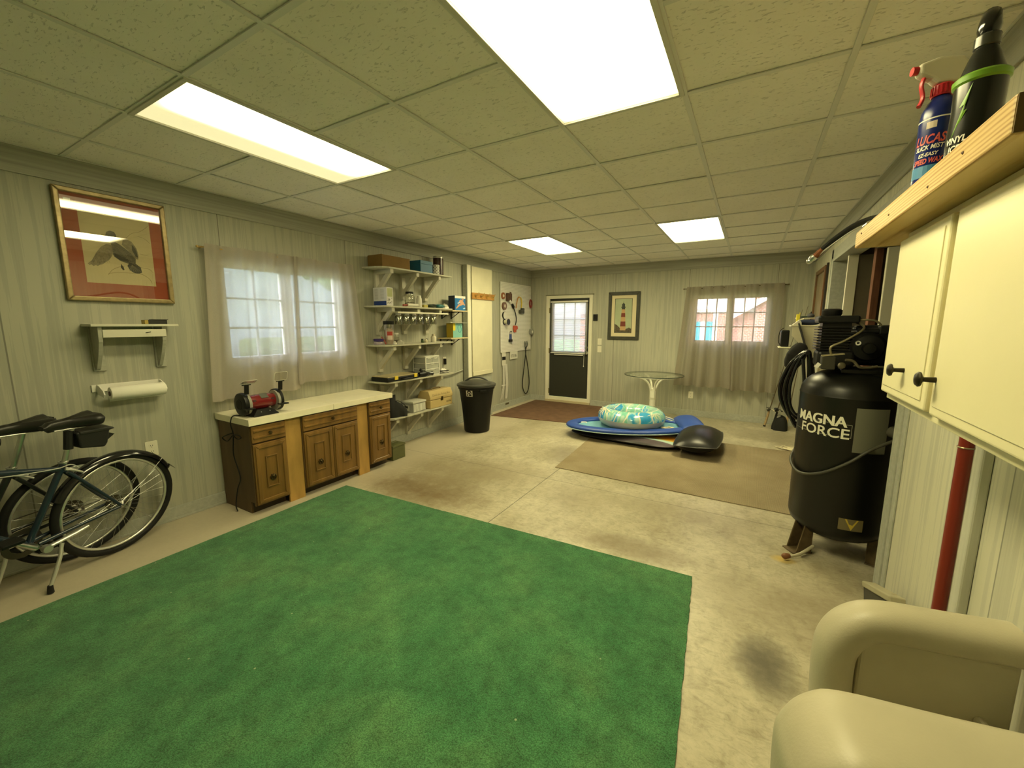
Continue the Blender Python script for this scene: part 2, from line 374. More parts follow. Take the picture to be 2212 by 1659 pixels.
# closet behind the opening
M_ply = mat('shade_brown_plywood', (0.12, 0.085, 0.055), 0.8, var=.3, vscale=4)  # brown kept dark so the closet's shade sits in the colour
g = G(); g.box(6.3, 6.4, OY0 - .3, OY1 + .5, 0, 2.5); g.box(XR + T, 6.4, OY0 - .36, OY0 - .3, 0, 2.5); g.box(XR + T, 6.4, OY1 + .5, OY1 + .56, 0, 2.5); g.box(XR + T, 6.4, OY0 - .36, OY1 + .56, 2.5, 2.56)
struct('wall_closet', g, M_ply, 'unfinished walls inside the closet opening, coloured dark to hold its shade')

# baseboards and top band
g = G().box(0, 0.016, YF, YB, 0, 0.105); g.box(0, 0.022, YF, YB, 0, 0.02)
struct('baseboard_left', g, M_trim, 'grey green baseboard along the window wall', bevel=.003)
g = G().box(0, D[0] - .05, YB - .016, YB, 0, 0.105); g.box(D[1] + .05, XR, YB - .016, YB, 0, 0.105)
struct('baseboard_back', g, M_trim, 'grey green baseboard along the door wall', bevel=.003)
g = G().box(XR - .016, XR, YF, OY0 - .06, 0, 0.105); g.box(XR - .016, XR, OY1 + .12, YB, 0, 0.105)
struct('baseboard_right', g, M_trim, 'grey green baseboard on the compressor side', bevel=.003)
struct('trim_1', G().box(0, 0.014, YF, YB, 2.425, ZC), M_crown, 'flat board along the top of the window wall', bevel=.003)
struct('trim_2', G().box(0, XR, YB - .014, YB, 2.425, ZC), M_crown, 'flat board along the top of the door wall', bevel=.003)
struct('trim_3', G().box(XR - .014, XR, YF, YB, 2.425, ZC), M_crown, 'flat board along the top of the compressor wall', bevel=.003)
# casing round the closet opening
g = G(); g.box(XR - .022, XR + T, OY1 - .014, OY1 + .004, 0, OZ - .02); g.box(XR - .02, XR, OY1 + .01, OY1 + .11, 0, OZ + .11); g.box(XR - .026, XR - .018, OY1 + .085, OY1 + .105, 0, OZ + .10)
g.box(XR - .02, XR, OY0, OY1 + .11, OZ + .01, OZ + .11); g.box(XR - .022, XR + T, OY0, OY1, OZ - .02, OZ + .01)
struct('trim_4', g, M_trim, 'grey green casing round the closet opening', bevel=.003)
g = G(); g.box(XR - .02, XR + T, OY0 - .02, OY0 + .002, 0, OZ); g.box(XR - .018, XR, OY0 - .085, OY0 - .02, 0, OZ); g.box(XR - .010, XR, OY0 - .135, OY0 - .085, 0.1, OZ)
struct('trim_5', g, M_trim, 'corner board where the panelling ends beside the compressor', bevel=.003)
struct('trim_6', G().box(XR - .030, XR, 0.985, 1.045, 0.1, 1.29), mat('pale_batten', (0.52, 0.52, 0.44), 0.5, var=.15, vscale=2, stretch=(20, 20, 1)), 'pale vertical batten under the cream wall cabinet', bevel=.006)

# ceiling: deck above, hung tiles and grid bars as its pieces
ceil_o = struct('ceiling', G().box(-T, XR + T, YF, YB + T, ZC + .06, ZC + .12), mat('ceiling_deck', (0.3, 0.3, 0.28), 0.9), 'white suspended ceiling of square fissured tiles')
GS = 0.6096
xs = [0.0] + [GS * i - .15 for i in range(1, 8)] + [XR]
ys = [YF] + [GS * j for j in range(-3, 11)] + [YB]
FIX = []
for (i0, i1) in ((2, 3), (5, 6)):
    for (j0, j1) in ((0, 2), (6, 8)): FIX.append((GS * i0 - .15, GS * i1 - .15, GS * j0, GS * j1))
tile_meshes = {}
for a in range(len(xs) - 1):
    for b_ in range(len(ys) - 1):
        x0, x1, y0, y1 = xs[a], xs[a + 1], ys[b_], ys[b_ + 1]
        cx, cy = (x0 + x1) / 2, (y0 + y1) / 2
        if any(f[0] < cx < f[1] and f[2] < cy < f[3] for f in FIX): continue
        key = (round(x1 - x0, 3), round(y1 - y0, 3)); w, h = (x1 - x0) / 2 - .003, (y1 - y0) / 2 - .003
        if key not in tile_meshes:
            o = obj('ceiling_tile', G().box(-w, w, -h, h, 0, .014), M_tile, ceil_o, bevel=.004, seg=1, world=False); tile_meshes[key] = o.data
        else:
            o = bpy.data.objects.new('ceiling_tile', tile_meshes[key]); COL.objects.link(o); o.parent = ceil_o
        o.location = (cx, cy, ZC + .0065 + random.uniform(0, .0015)); o.rotation_euler = (random.uniform(-.004, .004), random.uniform(-.004, .004), 0)
for x in xs[1:-1]: obj('grid_bar', G().box(x - .012, x + .012, YF, YB, ZC, ZC + .006), M_tbar, ceil_o, bevel=.001, seg=1)
for y in ys[1:-1]:
    for a in range(len(xs) - 1):
        cx = (xs[a] + xs[a + 1]) / 2
        if any(f[0] < cx < f[1] and f[2] + .01 < y < f[3] - .01 for f in FIX): continue
        obj('cross_bar', G().box(xs[a] + .012 * (a > 0), xs[a + 1] - .012 * (a < len(xs) - 2), y - .012, y + .012, ZC + .0008, ZC + .006), M_tbar, ceil_o)
g = G().box(0, .02, YF, YB, ZC, ZC + .006); g.box(XR - .02, XR, YF, YB, ZC, ZC + .006); g.box(0, XR, YB - .02, YB, ZC, ZC + .006)
obj('wall_angle', g, M_tbar, ceil_o)

# ================================================================== ceiling lights
def lens_mat(name, strength, lit_from, lit_to, soft=.06):
    """prismatic diffuser lit by the tubes above it: bright over the tubes, weaker at the rim"""
    m, nt, b, N, K = shader(name)
    tc = N('TexCoord'); sp = N('SeparateXYZ'); K(tc.outputs['Object'], sp.inputs[0])
    def band(ax, lo, hi, soft):
        a = N('MapRange', interpolation_type='SMOOTHSTEP'); K(sp.outputs[ax], a.inputs[0]); a.inputs[1].default_value = lo - soft; a.inputs[2].default_value = lo + soft
        c = N('MapRange', interpolation_type='SMOOTHSTEP'); K(sp.outputs[ax], c.inputs[0]); c.inputs[1].default_value = hi + soft; c.inputs[2].default_value = hi - soft
        q = N('Math', operation='MULTIPLY'); K(a.outputs[0], q.inputs[0]); K(c.outputs[0], q.inputs[1]); return q
    bx_, by_ = band(0, lit_from, lit_to, soft), band(1, -.53, .53, .08)
    q = N('Math', operation='MULTIPLY'); K(bx_.outputs[0], q.inputs[0]); K(by_.outputs[0], q.inputs[1])
    st = N('MapRange'); K(q.outputs[0], st.inputs[0]); st.inputs[3].default_value = strength * .032; st.inputs[4].default_value = strength
    b.inputs['Base Color'].default_value = (.7, .68, .6, 1); b.inputs['Emission Color'].default_value = (*LAMP_COL, 1)
    K(st.outputs[0], b.inputs['Emission Strength'])
    return m
FIXM = {0: lens_mat('half_lit_lens', LAMP_STR * .95, 0.0, 0.27, .12), 1: lens_mat('fully_lit_lens_far', LAMP_STR, -0.3, 0.3), 2: lens_mat('fully_lit_lens_near', LAMP_STR * 1.1, -0.24, 0.26), 3: lens_mat('fully_lit_lens_right', LAMP_STR, -0.3, 0.3)}
FL = ['half lit troffer light above the duck picture', 'brightly lit troffer light nearest the pegboard corner', 'large bright troffer light overhead nearest the viewer', 'brightly lit troffer light in front of the far curtained window']
for k, f in enumerate(FIX):
    cx, cy = (f[0] + f[1]) / 2, (f[2] + f[3]) / 2
    t = thing('ceiling_light', FL[k], 'light', (cx, cy, ZC), 'fluorescent ceiling lights')
    w, h = (f[1] - f[0]) / 2, (f[3] - f[2]) / 2
    g = G()
    for (a0, a1, b0, b1) in ((-w, -w + .022, -h, h), (w - .022, w, -h, h), (-w + .022, w - .022, -h, -h + .022), (-w + .022, w - .022, h - .022, h)): g.box(a0, a1, b0, b1, -.006, .02)
    obj('frame', g, mat('light_frame', (.62, .60, .52), .4), t, world=False, bevel=.002)
    g = G().box(-w + .022, w - .022, -h + .022, h - .022, .004, .008)
    obj('diffuser', g, FIXM[k], t, world=False)
    obj('housing', G().box(-w + .02, w - .02, -h + .02, h - .02, .012, .055), M_white, t, world=False)
# ================================================================== windows, door
def curtain_mat(name, base, see):
    m, nt, b, N, K = shader(name)
    nt.nodes.remove(b); out = nt.nodes['Material Output']
    tc = N('TexCoord'); mp = N('Mapping'); mp.inputs['Scale'].default_value = (420, 420, 420); K(tc.outputs['Object'], mp.inputs[0])
    nz = N('TexNoise', Scale=1.0, Detail=2.0); K(mp.outputs[0], nz.inputs['Vector'])
    mr = N('MapRange'); K(nz.outputs[0], mr.inputs[0]); mr.inputs[1].default_value = .3; mr.inputs[2].default_value = .7; mr.inputs[3].default_value = see * .7; mr.inputs[4].default_value = see * 1.3
    df = N('BsdfDiffuse'); df.inputs[0].default_value = (*base, 1)
    tl = N('BsdfTranslucent'); tl.inputs[0].default_value = (*[min(1, c * 1.25) for c in base], 1)
    tr = N('BsdfTransparent'); tr.inputs[0].default_value = (1, 1, 1, 1)
    a = N('MixShader'); a.inputs[0].default_value = .5; K(df.outputs[0], a.inputs[1]); K(tl.outputs[0], a.inputs[2])
    c = N('MixShader'); K(mr.outputs[0], c.inputs[0]); K(a.outputs[0], c.inputs[1]); K(tr.outputs[0], c.inputs[2]); K(c.outputs[0], out.inputs[0])
    return m
M_cur1 = curtain_mat('taupe_sheer_left', (0.56, 0.52, 0.46), .20)
M_cur2 = curtain_mat('taupe_sheer_back', (0.47, 0.43, 0.36), .34)
def curtain(a0t, a1t, a0b, a1b, z0, z1, place, pleats, amp, seed, lean=0.0, u0=0.0, u1=1.0, v0=0.0, v1=1.0, off=0.0, nu=90, nv=46):
    """hanging cloth: gathered head on the rod, folds growing downward; place(a, z, out)"""
    rnd = random.Random(seed); ph = [rnd.uniform(0, 6.28) for _ in range(5)]
    def fn(u, v):
        u = u0 + (u1 - u0) * u; v = v0 + (v1 - v0) * v
        z = z1 + (z0 - z1) * v
        uu = u + .012 * sin(9 * u + ph[3]) * v
        a = (a0t + (a1t - a0t) * uu) * (1 - v) + (a0b + (a1b - a0b) * uu) * v
        k = 2 * pi * pleats
        w = .75 * sin(k * u + ph[0] + 1.3 * sin(3.1 * u + ph[1])) + .3 * sin(2.37 * k * u + ph[2]) * (1 - .5 * v) - .3 * max(0, 1 - u * 14) * v
        d = amp * w * (.30 + .70 * v) + .006 * sin(40 * u + ph[4]) * max(0, 1 - v * 8)
        hem = .006 * sin(k * u * .5 + ph[1]) * v
        if v > .965: d += .002
        return place(a, z + hem, d + lean * v + off)
    return G().grid(fn, nu, nv)
M_munt = mat('muntin_backlit_grey', (.30, .29, .30), .5)  # white bars coloured grey, their backlit darkness put into the paint
def muntin_window(name, label, a0, a1, z0, z1, M, depth, vm, hm, parent_label):
    """two sashes side by side in a frame; M maps (a, z, out) with out pointing into the room"""
    o = thing(name, label, None, M @ Vector(((a0 + a1) / 2, z0, -depth / 2)), kind='structure')
    B = lambda g, p, q, r, s, t0, t1: g.box(p, q, r, s, t0, t1, M)
    g = G(); f = .035
    B(g, a0, a0 + f, z0, z1, -depth, 0); B(g, a1 - f, a1, z0, z1, -depth, 0); B(g, a0 + f, a1 - f, z0, z0 + f, -depth, .0); B(g, a0 + f, a1 - f, z1 - f, z1, -depth, 0)
    obj('window_frame', g, M_white, o, bevel=.003)
    mid = (a0 + a1) / 2; mw = .03
    g = G(); B(g, mid - mw, mid + mw, z0 + f, z1 - f, -depth * .8, -.01); obj('mullion', g, M_white, o, bevel=.003)
    for s0, s1 in ((a0 + f, mid - mw), (mid + mw, a1 - f)):
        g = G(); w = .022
        B(g, s0, s0 + w, z0 + f, z1 - f, -depth * .7, -depth * .35); B(g, s1 - w, s1, z0 + f, z1 - f, -depth * .7, -depth * .35); B(g, s0, s1, z0 + f, z0 + f + w, -depth * .7, -depth * .35); B(g, s0, s1, z1 - f - w, z1 - f, -depth * .7, -depth * .35)
        sash = obj('sash', g, M_white, o, bevel=.002)
        b0, b1, c0, c1 = s0 + w, s1 - w, z0 + f + w, z1 - f - w
        for i in range(1, vm):
            g = G(); p = b0 + (b1 - b0) * i / vm; B(g, p - .009, p + .009, c0, c1, -depth * .6, -depth * .45); obj('muntin', g, M_munt, sash)
        for i in range(1, hm):
            g = G(); p = c0 + (c1 - c0) * i / hm; B(g, b0, b1, p - .009, p + .009, -depth * .6, -depth * .45); obj('muntin', g, M_munt, sash)
        g = G(); B(g, b0, b1, c0, c1, -depth * .54, -depth * .50); obj('pane', g, M_glass, sash)
    return o
w1 = muntin_window('window_1', 'white double window with muntins behind the workbench curtains', .84, 2.01, 1.19, 2.07, LW(0), .12, 2, 3, '')
w2 = muntin_window('window_2', 'white double window with small panes in the far wall', 3.0, 4.08, 1.22, 2.0, BW(YB), .12, 3, 3, '')
# mini blind inside the left window, slats turned open
bl = thing('window_blind', 'white mini blind with open slats behind the workbench curtains', 'blind', (.0, 1.425, 2.03))
obj('headrail', G().box(-.030, -.004, .885, 1.965, 2.005, 2.032), M_white, bl)
g = G()
for k in range(38):
    z = 1.235 + k * .0200; g.box(-.029, -.007, .89, 1.96, z, z + .0009, )
obj('slats', g, M_white, bl, kind='stuff')
obj('bottom_rail', G().box(-.028, -.008, .89, 1.96, 1.222, 1.232), M_white, bl)
for y in (1.05, 1.43, 1.8): obj('ladder_cord', G().cyl((-.018, y, 1.23), (-.018, y, 2.01), .0012, n=5), M_white, bl)

def rod(name, label, p0, p1, m, r, wall):
    t = thing(name, label, 'curtain rod', ((p0[0] + p1[0]) / 2, (p0[1] + p1[1]) / 2, p0[2]))
    obj('pole', G().cyl(p0, p1, r, n=10), m, t, smooth=40)
    d = (Vector(p1) - Vector(p0)).normalized()
    for p, s in ((Vector(p0), -1), (Vector(p1), 1)):
        obj('finial', G().sphere(p + d * s * .008, r * 1.7, n=10, m=8), m, t, smooth=60)
        q = p - d * s * .03; obj('bracket', G().cyl(q, Vector(q) + Vector(wall), r * .8, n=8), m, t)
    return t
rod('curtain_rod', 'thin brass curtain rod above the workbench window', (.065, .68, 2.138), (.065, 2.10, 2.145), M_brass, .006, (-.066, 0, 0))
rod('curtain_rod', 'thin dark curtain rod above the far window', (2.86, YB - .065, 2.105), (4.27, YB - .065, 2.118), mat('dark_bronze', (.12, .09, .05), .4, metal=.8), .006, (0, .066, 0))
pl = lambda a, z, d: (.086 + d, a, z)
pb = lambda a, z, d: (a, YB - .088 - d, z)
def hang(label, args, m, org, inner):
    """one curtain panel with its rod pocket, bottom hem and side hems as double cloth"""
    t = thing('curtain', label, 'curtain', org, 'sheer curtain panels')
    obj('cloth', curtain(*args), m, t, smooth=180)
    obj('rod_pocket', curtain(*args, v0=0.0, v1=.055, off=.003, nv=5), m, t, smooth=180)
    obj('bottom_hem', curtain(*args, v0=.935, v1=1.0, off=.003, nv=6), m, t, smooth=180)
    obj('side_hem', curtain(*args, u0=0, u1=.05, off=.003, nu=6), m, t, smooth=180)
    obj('side_hem', curtain(*args, u0=.95, u1=1.0, off=.003, nu=6), m, t, smooth=180)
    return t
hang('left taupe sheer curtain panel above the bench grinder', (.705, 1.460, .635, 1.415, .915, 2.165, pl, 3.4, .055, 3, .03), M_cur1, (.09, 1.05, .915), 1)
hang('right taupe sheer curtain panel of the workbench window, beside the shelves', (1.430, 2.09, 1.375, 2.16, .965, 2.165, pl, 3.0, .055, 8, .034), M_cur1, (.09, 1.78, .965), 0)
hang('taupe curtain panel over the far window, nearer the lighthouse picture', (2.90, 3.560, 2.79, 3.635, .535, 2.135, pb, 3.6, .075, 5, .06), M_cur2, (3.2, YB - .09, .535), 1)
hang('taupe curtain panel over the far window, nearer the compressor', (3.545, 4.23, 3.605, 4.24, .515, 2.14, pb, 3.2, .075, 21, .064), M_cur2, (3.9, YB - .09, .515), 0)

# ---- back door
M_door = mat('charcoal_door_paint', (0.030, 0.031, 0.024), 0.42)
t = thing('door_1', 'charcoal half glass exterior door with white blind', None, (.825, YB, 0), kind='structure')
x0, x1, zt = .41, 1.24, 2.03
g = G(); fr = .035
g.box(x0 - .06, x0 + .012, YB - .022, YB + .08, 0.03, zt + .05); g.box(x1 - .012, x1 + .05, YB - .018, YB + .08, 0.03, zt + .05); g.box(x0 + .012, x1 - .012, YB - .018, YB + .08, zt - .008, zt + .05)
obj('door_frame', g, M_cream, t, bevel=.003)
obj('head_strip', G().box(x0 - .07, x1 + .07, YB - .03, YB, zt + .05, zt + .065), mat('dark_olive_trim', (.2, .2, .13), .6), t)
obj('threshold', G().box(x0 - .06, x1 + .05, YB - .03, YB + .06, 0.0, .05), mat('tan_threshold', (.55, .47, .30), .5), t, bevel=.003)
obj('sweep', G().box(x0 + .012, x1 - .012, YB - .004, YB + .01, .05, .115), M_cream, t, bevel=.002)
g = G(); yy0, yy1 = YB + .012, YB + .055; wz0, wz1, wx0, wx1 = 1.02, 1.93, .50, 1.15
g.box(x0 + .014, wx0, yy0, yy1, .115, zt - .01); g.box(wx1, x1 - .014, yy0, yy1, .115, zt - .01); g.box(wx0, wx1, yy0, yy1, .115, wz0); g.box(wx0, wx1, yy0, yy1, wz1, zt - .01)
obj('door_leaf', g, M_door, t)
g = G(); s = .03
g.box(wx0 - s, wx0, yy0 - .006, yy0, wz0 - s, wz1 + s); g.box(wx1, wx1 + s, yy0 - .006, yy0, wz0 - s, wz1 + s); g.box(wx0, wx1, yy0 - .006, yy0, wz0 - s, wz0); g.box(wx0, wx1, yy0 - .006, yy0, wz1, wz1 + s)
obj('glazing_frame', g, mat('door_glazing_bead', (.5, .49, .45), .5), t, bevel=.002)
for i in (1, 2):
    p = wx0 + (wx1 - wx0) * i / 3; obj('muntin', G().box(p - .008, p + .008, yy0 + .01, yy0 + .03, wz0, wz1), M_white, t)
    p = wz0 + (wz1 - wz0) * i / 3; obj('muntin', G().box(wx0, wx1, yy0 + .01, yy0 + .03, p - .008, p + .008), M_white, t)
obj('pane', G().box(wx0, wx1, yy0 + .018, yy0 + .022, wz0, wz1), M_glass, t)
k = obj('deadbolt', G().cyl((1.185, YB + .014, 1.10), (1.185, YB - .012, 1.10), .026, .022, 16), M_steel, t, smooth=40)
obj('turn_piece', G().box(1.178, 1.192, YB - .03, YB - .012, 1.083, 1.117), M_steel, k)
o = obj('knob', G().lathe([(.032, 0), (.032, .006), (.012, .010), (.012, .03), (.026, .042), (.029, .055), (.022, .066), (0, .069)], 20, Matrix.Translation((1.185, YB + .014, 1.0)) @ Matrix.Rotation(R(90), 4, 'X')), M_steel, t, smooth=40)
for z in (.22, 1.02, 1.80): obj('hinge', G().box(x0 + .004, x0 + .020, YB - .022, YB - .004, z - .05, z + .05), mat('aged_brass', (.30, .24, .10), .45, metal=.7), t)
# blind on the door
def blind_mat():
    m, nt, b, N, K = shader('white_blind_slat'); nt.nodes.remove(b); out = nt.nodes['Material Output']
    df = N('BsdfDiffuse'); df.inputs[0].default_value = (.80, .79, .76, 1); tl = N('BsdfTranslucent'); tl.inputs[0].default_value = (.85, .85, .85, 1)
    a = N('MixShader'); a.inputs[0].default_value = .55; K(df.outputs[0], a.inputs[1]); K(tl.outputs[0], a.inputs[2]); K(a.outputs[0], out.inputs[0]); return m
M_slat = blind_mat()
db = thing('door_blind', 'white mini blind hanging over the door window', 'blind', (.83, YB - .02, 1.97))
obj('headrail', G().box(.455, 1.205, YB - .045, YB - .012, 1.945, 1.975), M_white, db, bevel=.002)
g = G()
for k in range(58):
    z = 1.005 + k * .0163
    M_ = Matrix.Translation((.83, YB - .012, z)) @ Matrix.Rotation(R(-40), 4, 'X')
    g.box(-.368, .368, -.0105, .0105, -.0003, .0003, M_)
obj('slats', g, M_slat, db, kind='stuff')
obj('bottom_rail', G().box(.462, 1.198, YB - .037, YB - .016, .975, .990), M_white, db, bevel=.002)
obj('lower_rail', G().box(.535, 1.13, YB - .03, YB - .014, .945, .962), M_white, db, bevel=.002)
obj('pull_cord', G().cyl((1.155, YB - .03, .97), (1.15, YB - .03, .76), .003, n=6), M_white, db)
obj('tassel', G().lathe([(.004, .03), (.009, 0), (0, -.002)], 8, Matrix.Translation((1.15, YB - .03, .735))), M_white, db)

# ---- outdoors
M_grass = mat('lawn', (0.16, 0.26, 0.06), .9, var=.35, vscale=8)
struct('ground_outside', G().box(-26, -.5, -20, 40, -.35, -.12).box(-.5, 30, YB + .6, 40, -.35, -.12), M_grass, 'sunlit lawn outside the windows')
M_brick, nt, b, N, K = shader('red_brick')
tc = N('TexCoord'); mp = N('Mapping'); mp.inputs['Rotation'].default_value = (R(90), 0, 0); K(tc.outputs['Object'], mp.inputs[0])
br = N('TexBrick'); K(mp.outputs[0], br.inputs['Vector']); br.inputs['Color1'].default_value = (.34, .12, .07, 1); br.inputs['Color2'].default_value = (.44, .17, .11, 1); br.inputs['Mortar'].default_value = (.6, .55, .5, 1); br.inputs['Scale'].default_value = 5; K(br.outputs[0], b.inputs['Base Color']); b.inputs['Roughness'].default_value = .9
hs = thing('brick_house', 'red brick house with teal door beyond the far window', 'house', (4.6, 13.2, -.12))
obj('brick_wall', G().box(3.9, 12.6, 13.0, 13.3, -.12, 6.0), M_brick, hs)
obj('siding', G().box(-1.5, 3.9, 13.1, 13.3, 1.9, 6.0), mat('grey_siding', (.5, .46, .44), .7), hs)
obj('low_wall', G().box(-1.5, 3.9, 13.15, 13.3, -.12, 1.9), M_brick, hs)
obj('fascia', G().box(1.0, 2.9, 12.7, 12.85, 2.0, 2.14), M_white, hs)
obj('porch_post', G().box(2.86, 2.98, 12.5, 12.62, -.12, 2.0), M_white, hs)
M_teal = mat('teal_paint', (.01, .26, .30), .5)
for xa in (2.26, 2.62): obj('teal_shutter', G().box(xa, xa + .22, 12.98, 13.1, .62, 1.62), M_teal, hs, bevel=.01)
obj('house_window', G().box(2.48, 2.62, 12.99, 13.1, .62, 1.62), mat('window_grey', (.45, .44, .48), .3), hs)
obj('gable_trim', G().box(-.07, .07, -.1, .1, 0, 1.3, Matrix.Translation((3.3, 12.9, 1.75)) @ Matrix.Rotation(R(58), 4, 'Y')), M_white, hs)
obj('downspout', G().box(3.28, 3.36, 12.9, 13.0, -.12, 2.3), M_white, hs)
obj('flower_bed', G().box(3.6, 4.6, 12.3, 12.9, -.12, .45), mat('pink_flowers', (.55, .16, .25), .8, var=.6, vscale=9), hs, bevel=.08)
obj('step', G().box(1.4, 3.0, 11.9, 12.9, -.12, .25), mat('pale_concrete', (.6, .58, .54), .8), hs)
tr_ = thing('yard_tree', 'leafy tree standing in the yard outside the workbench window', 'tree', (-9.0, 9.6, -.12))
obj('trunk', G().tube([(-9, 9.6, -.12), (-8.95, 9.62, 1.8), (-9.02, 9.55, 4.0)], [.25, .2, .15], 10), mat('bark', (.12, .09, .06), .9), tr_, smooth=60)
g = G()
for k in range(60):
    p = Vector((random.gauss(-9, 1.0), random.gauss(9.6, 1.4), random.gauss(4.4, .7))); g.sphere(p, random.uniform(.4, .9), rz=random.uniform(.3, .6), n=7, m=5)
obj('foliage', g, mat('tree_leaves', (.10, .19, .05), .8, var=.4, vscale=9), tr_, kind='stuff')

nh = thing('neighbour_house', 'pale siding house across the yard, wall extended as backdrop for the window light', 'house', (-13, 5, -.12))
obj('siding_backdrop', G().box(-13.2, -13.0, -12, 26, -.12, 4.4), mat('pale_siding', (.50, .50, .52), .8, var=.25, vscale=1.1), nh)  # wall drawn out long and pale to hide sky and brighten the curtains
obj('gable', G().prism([(3.2, 1.5), (6.4, 1.5), (4.8, 2.5)], Matrix(((0, 0, 1, -12.95), (1, 0, 0, 0), (0, 1, 0, 0), (0, 0, 0, 1))), .2), M_white, nh)
obj('garage_door', G().box(-13.0, -12.92, 3.4, 6.2, -.12, 1.5), mat('door_tan', (.55, .50, .44), .7), nh)
obj('shrub_line', G().box(-12.6, -12.0, 7.0, 20, -.12, 1.0), mat('hedge_leaves', (.10, .15, .05), .9, var=.5, vscale=5), nh, bevel=.2)
# ================================================================== left wall: pictures, small shelf, towel roll
def flat(name, polys, M, th, m, parent, **k):
    g = G()
    for p in polys: g.prism(p, M, th)
    return obj(name, g, m, parent, **k)
def frame_bars(a0, a1, b0, b1, w, M, z0, z1):
    """four mitred frame bars"""
    g = G()
    for P in ([(a0, b0), (a1, b0), (a1 - w, b0 + w), (a0 + w, b0 + w)], [(a1, b0), (a1, b1), (a1 - w, b1 - w), (a1 - w, b0 + w)], [(a1, b1), (a0, b1), (a0 + w, b1 - w), (a1 - w, b1 - w)], [(a0, b1), (a0, b0), (a0 + w, b0 + w), (a0 + w, b1 - w)]):
        g.prism(P, M @ Matrix.Translation((0, 0, z0)), z1 - z0)
    return g
# ---- duck picture
t = thing('framed_picture', 'large framed duck print with brick red mat', 'picture', (0, .215, 1.69))
obj('frame', frame_bars(-.07, .50, 1.69, 2.40, .030, LW(), .002, .034), mat('antique_gold_frame', (.33, .25, .12), .35, metal=.45, var=.25, vscale=30), t, bevel=.006, seg=3)
flat('mat_board', [rect(-.045, .475, 1.715, 2.375)], LW(.010), .003, mat('brick_red_mat', (.33, .075, .035), .8, var=.08), t)
pr = flat('print_paper', [rect(.036, .402, 1.812, 2.296)], LW(.013), .001, mat('tan_print_paper', (.52, .44, .25), .8, var=.07, vscale=4), t)
D_ = lambda pts: [(.036 + u * .366, 1.812 + v * .484) for u, v in pts]
duk = mat('duck_brown', (.12, .105, .07), .9, var=.45, vscale=60, stretch=(1, 1, 3)); dkl = mat('duck_tan', (.24, .20, .12), .9, var=.35, vscale=70); dkd = mat('duck_dark', (.05, .045, .035), .9, var=.3, vscale=60)
flat('duck_body', [D_([(.42, .60), (.50, .57), (.58, .52), (.66, .46), (.73, .38), (.72, .31), (.62, .30), (.50, .33), (.42, .38), (.38, .46), (.39, .54)])], LW(.014), .0006, duk, pr)
flat('duck_head', [D_([(.27, .60), (.31, .615), (.33, .66), (.35, .71), (.40, .735), (.46, .725), (.485, .68), (.47, .61), (.45, .57), (.40, .56), (.385, .60), (.34, .625), (.30, .595)])], LW(.0143), .0006, duk, pr)
flat('duck_wing', [D_([(.40, .54), (.33, .545), (.25, .50), (.18, .42), (.10, .30), (.04, .255), (.06, .235), (.09, .245), (.11, .225), (.145, .24), (.17, .23), (.20, .25), (.24, .26), (.28, .29), (.34, .33), (.38, .38), (.41, .43)]), D_([(.55, .56), (.57, .63), (.62, .65), (.70, .62), (.76, .53), (.78, .44), (.765, .375), (.72, .38), (.66, .46)])], LW(.0146), .0006, dkl, pr)
flat('duck_feathers', [D_([(.42, .44), (.50, .40), (.62, .36), (.70, .335), (.62, .325), (.50, .34), (.43, .38)]), D_([(.63, .32), (.72, .31), (.79, .26), (.80, .19), (.76, .175), (.72, .17), (.67, .18), (.62, .21), (.59, .27)]), D_([(.70, .58), (.75, .50), (.77, .40), (.73, .42), (.69, .50)]), D_([(.50, .29), (.53, .25), (.54, .21), (.52, .20), (.49, .24)])], LW(.0149), .0006, dkd, pr)
g = G()
for k in range(9):
    a_ = D_([(.37 - .012 * k, .50 - .004 * k)])[0]; b_ = D_([(.09 + .032 * k, .26 + .004 * k)])[0]
    g.tube([(.0153, *a_), (.0153, (a_[0] + b_[0]) / 2 - .012, (a_[1] + b_[1]) / 2 + .010), (.0153, *b_)], .0007, 4)
for k in range(6):
    a_ = D_([(.46 + .03 * k, .52 - .035 * k)])[0]; b_ = D_([(.58 + .03 * k, .46 - .035 * k)])[0]; g.tube([(.0158, *a_), (.0158, *b_)], .0008, 4)
for k in range(6):
    a_ = D_([(.66, .29)])[0]; b_ = D_([(.61 + .034 * k, .185 + .006 * abs(k - 2.5))])[0]; g.tube([(.0158, *a_), (.0158, *b_)], .0007, 4)
obj('feather_lines', g, mat('feather_line', (.30, .25, .15), .9), pr)
g = G()
for pts in ([(.30, .12), (.36, .19), (.46, .24), (.55, .26)], [(.30, .14), (.45, .165), (.62, .17), (.78, .17), (.90, .11), (.94, .04)], [(.70, .30), (.82, .26), (.92, .25), (.98, .20)], [(.62, .66), (.72, .74), (.82, .77), (.92, .83), (.98, .88)], [(.80, .71), (.90, .69), (.98, .63)], [(.05, .63), (.12, .61)], [(.80, .46), (.92, .45)]):
    P = smooth_path([(.0145, *D_([q])[0]) for q in pts], 4); g.tube(P, .0011, 4)
obj('branches', g, mat('branch_sepia', (.28, .22, .11), .9), pr)
obj('glass', G().prism(rect(-.042, .472, 1.718, 2.372), LW(.017), .002), clear('picture_glass', gloss=.06, rough=.01), t)
obj('paper_tag', G().prism(rect(-.02, .012, 2.315, 2.335), LW(.0135), .0008), M_white, t)

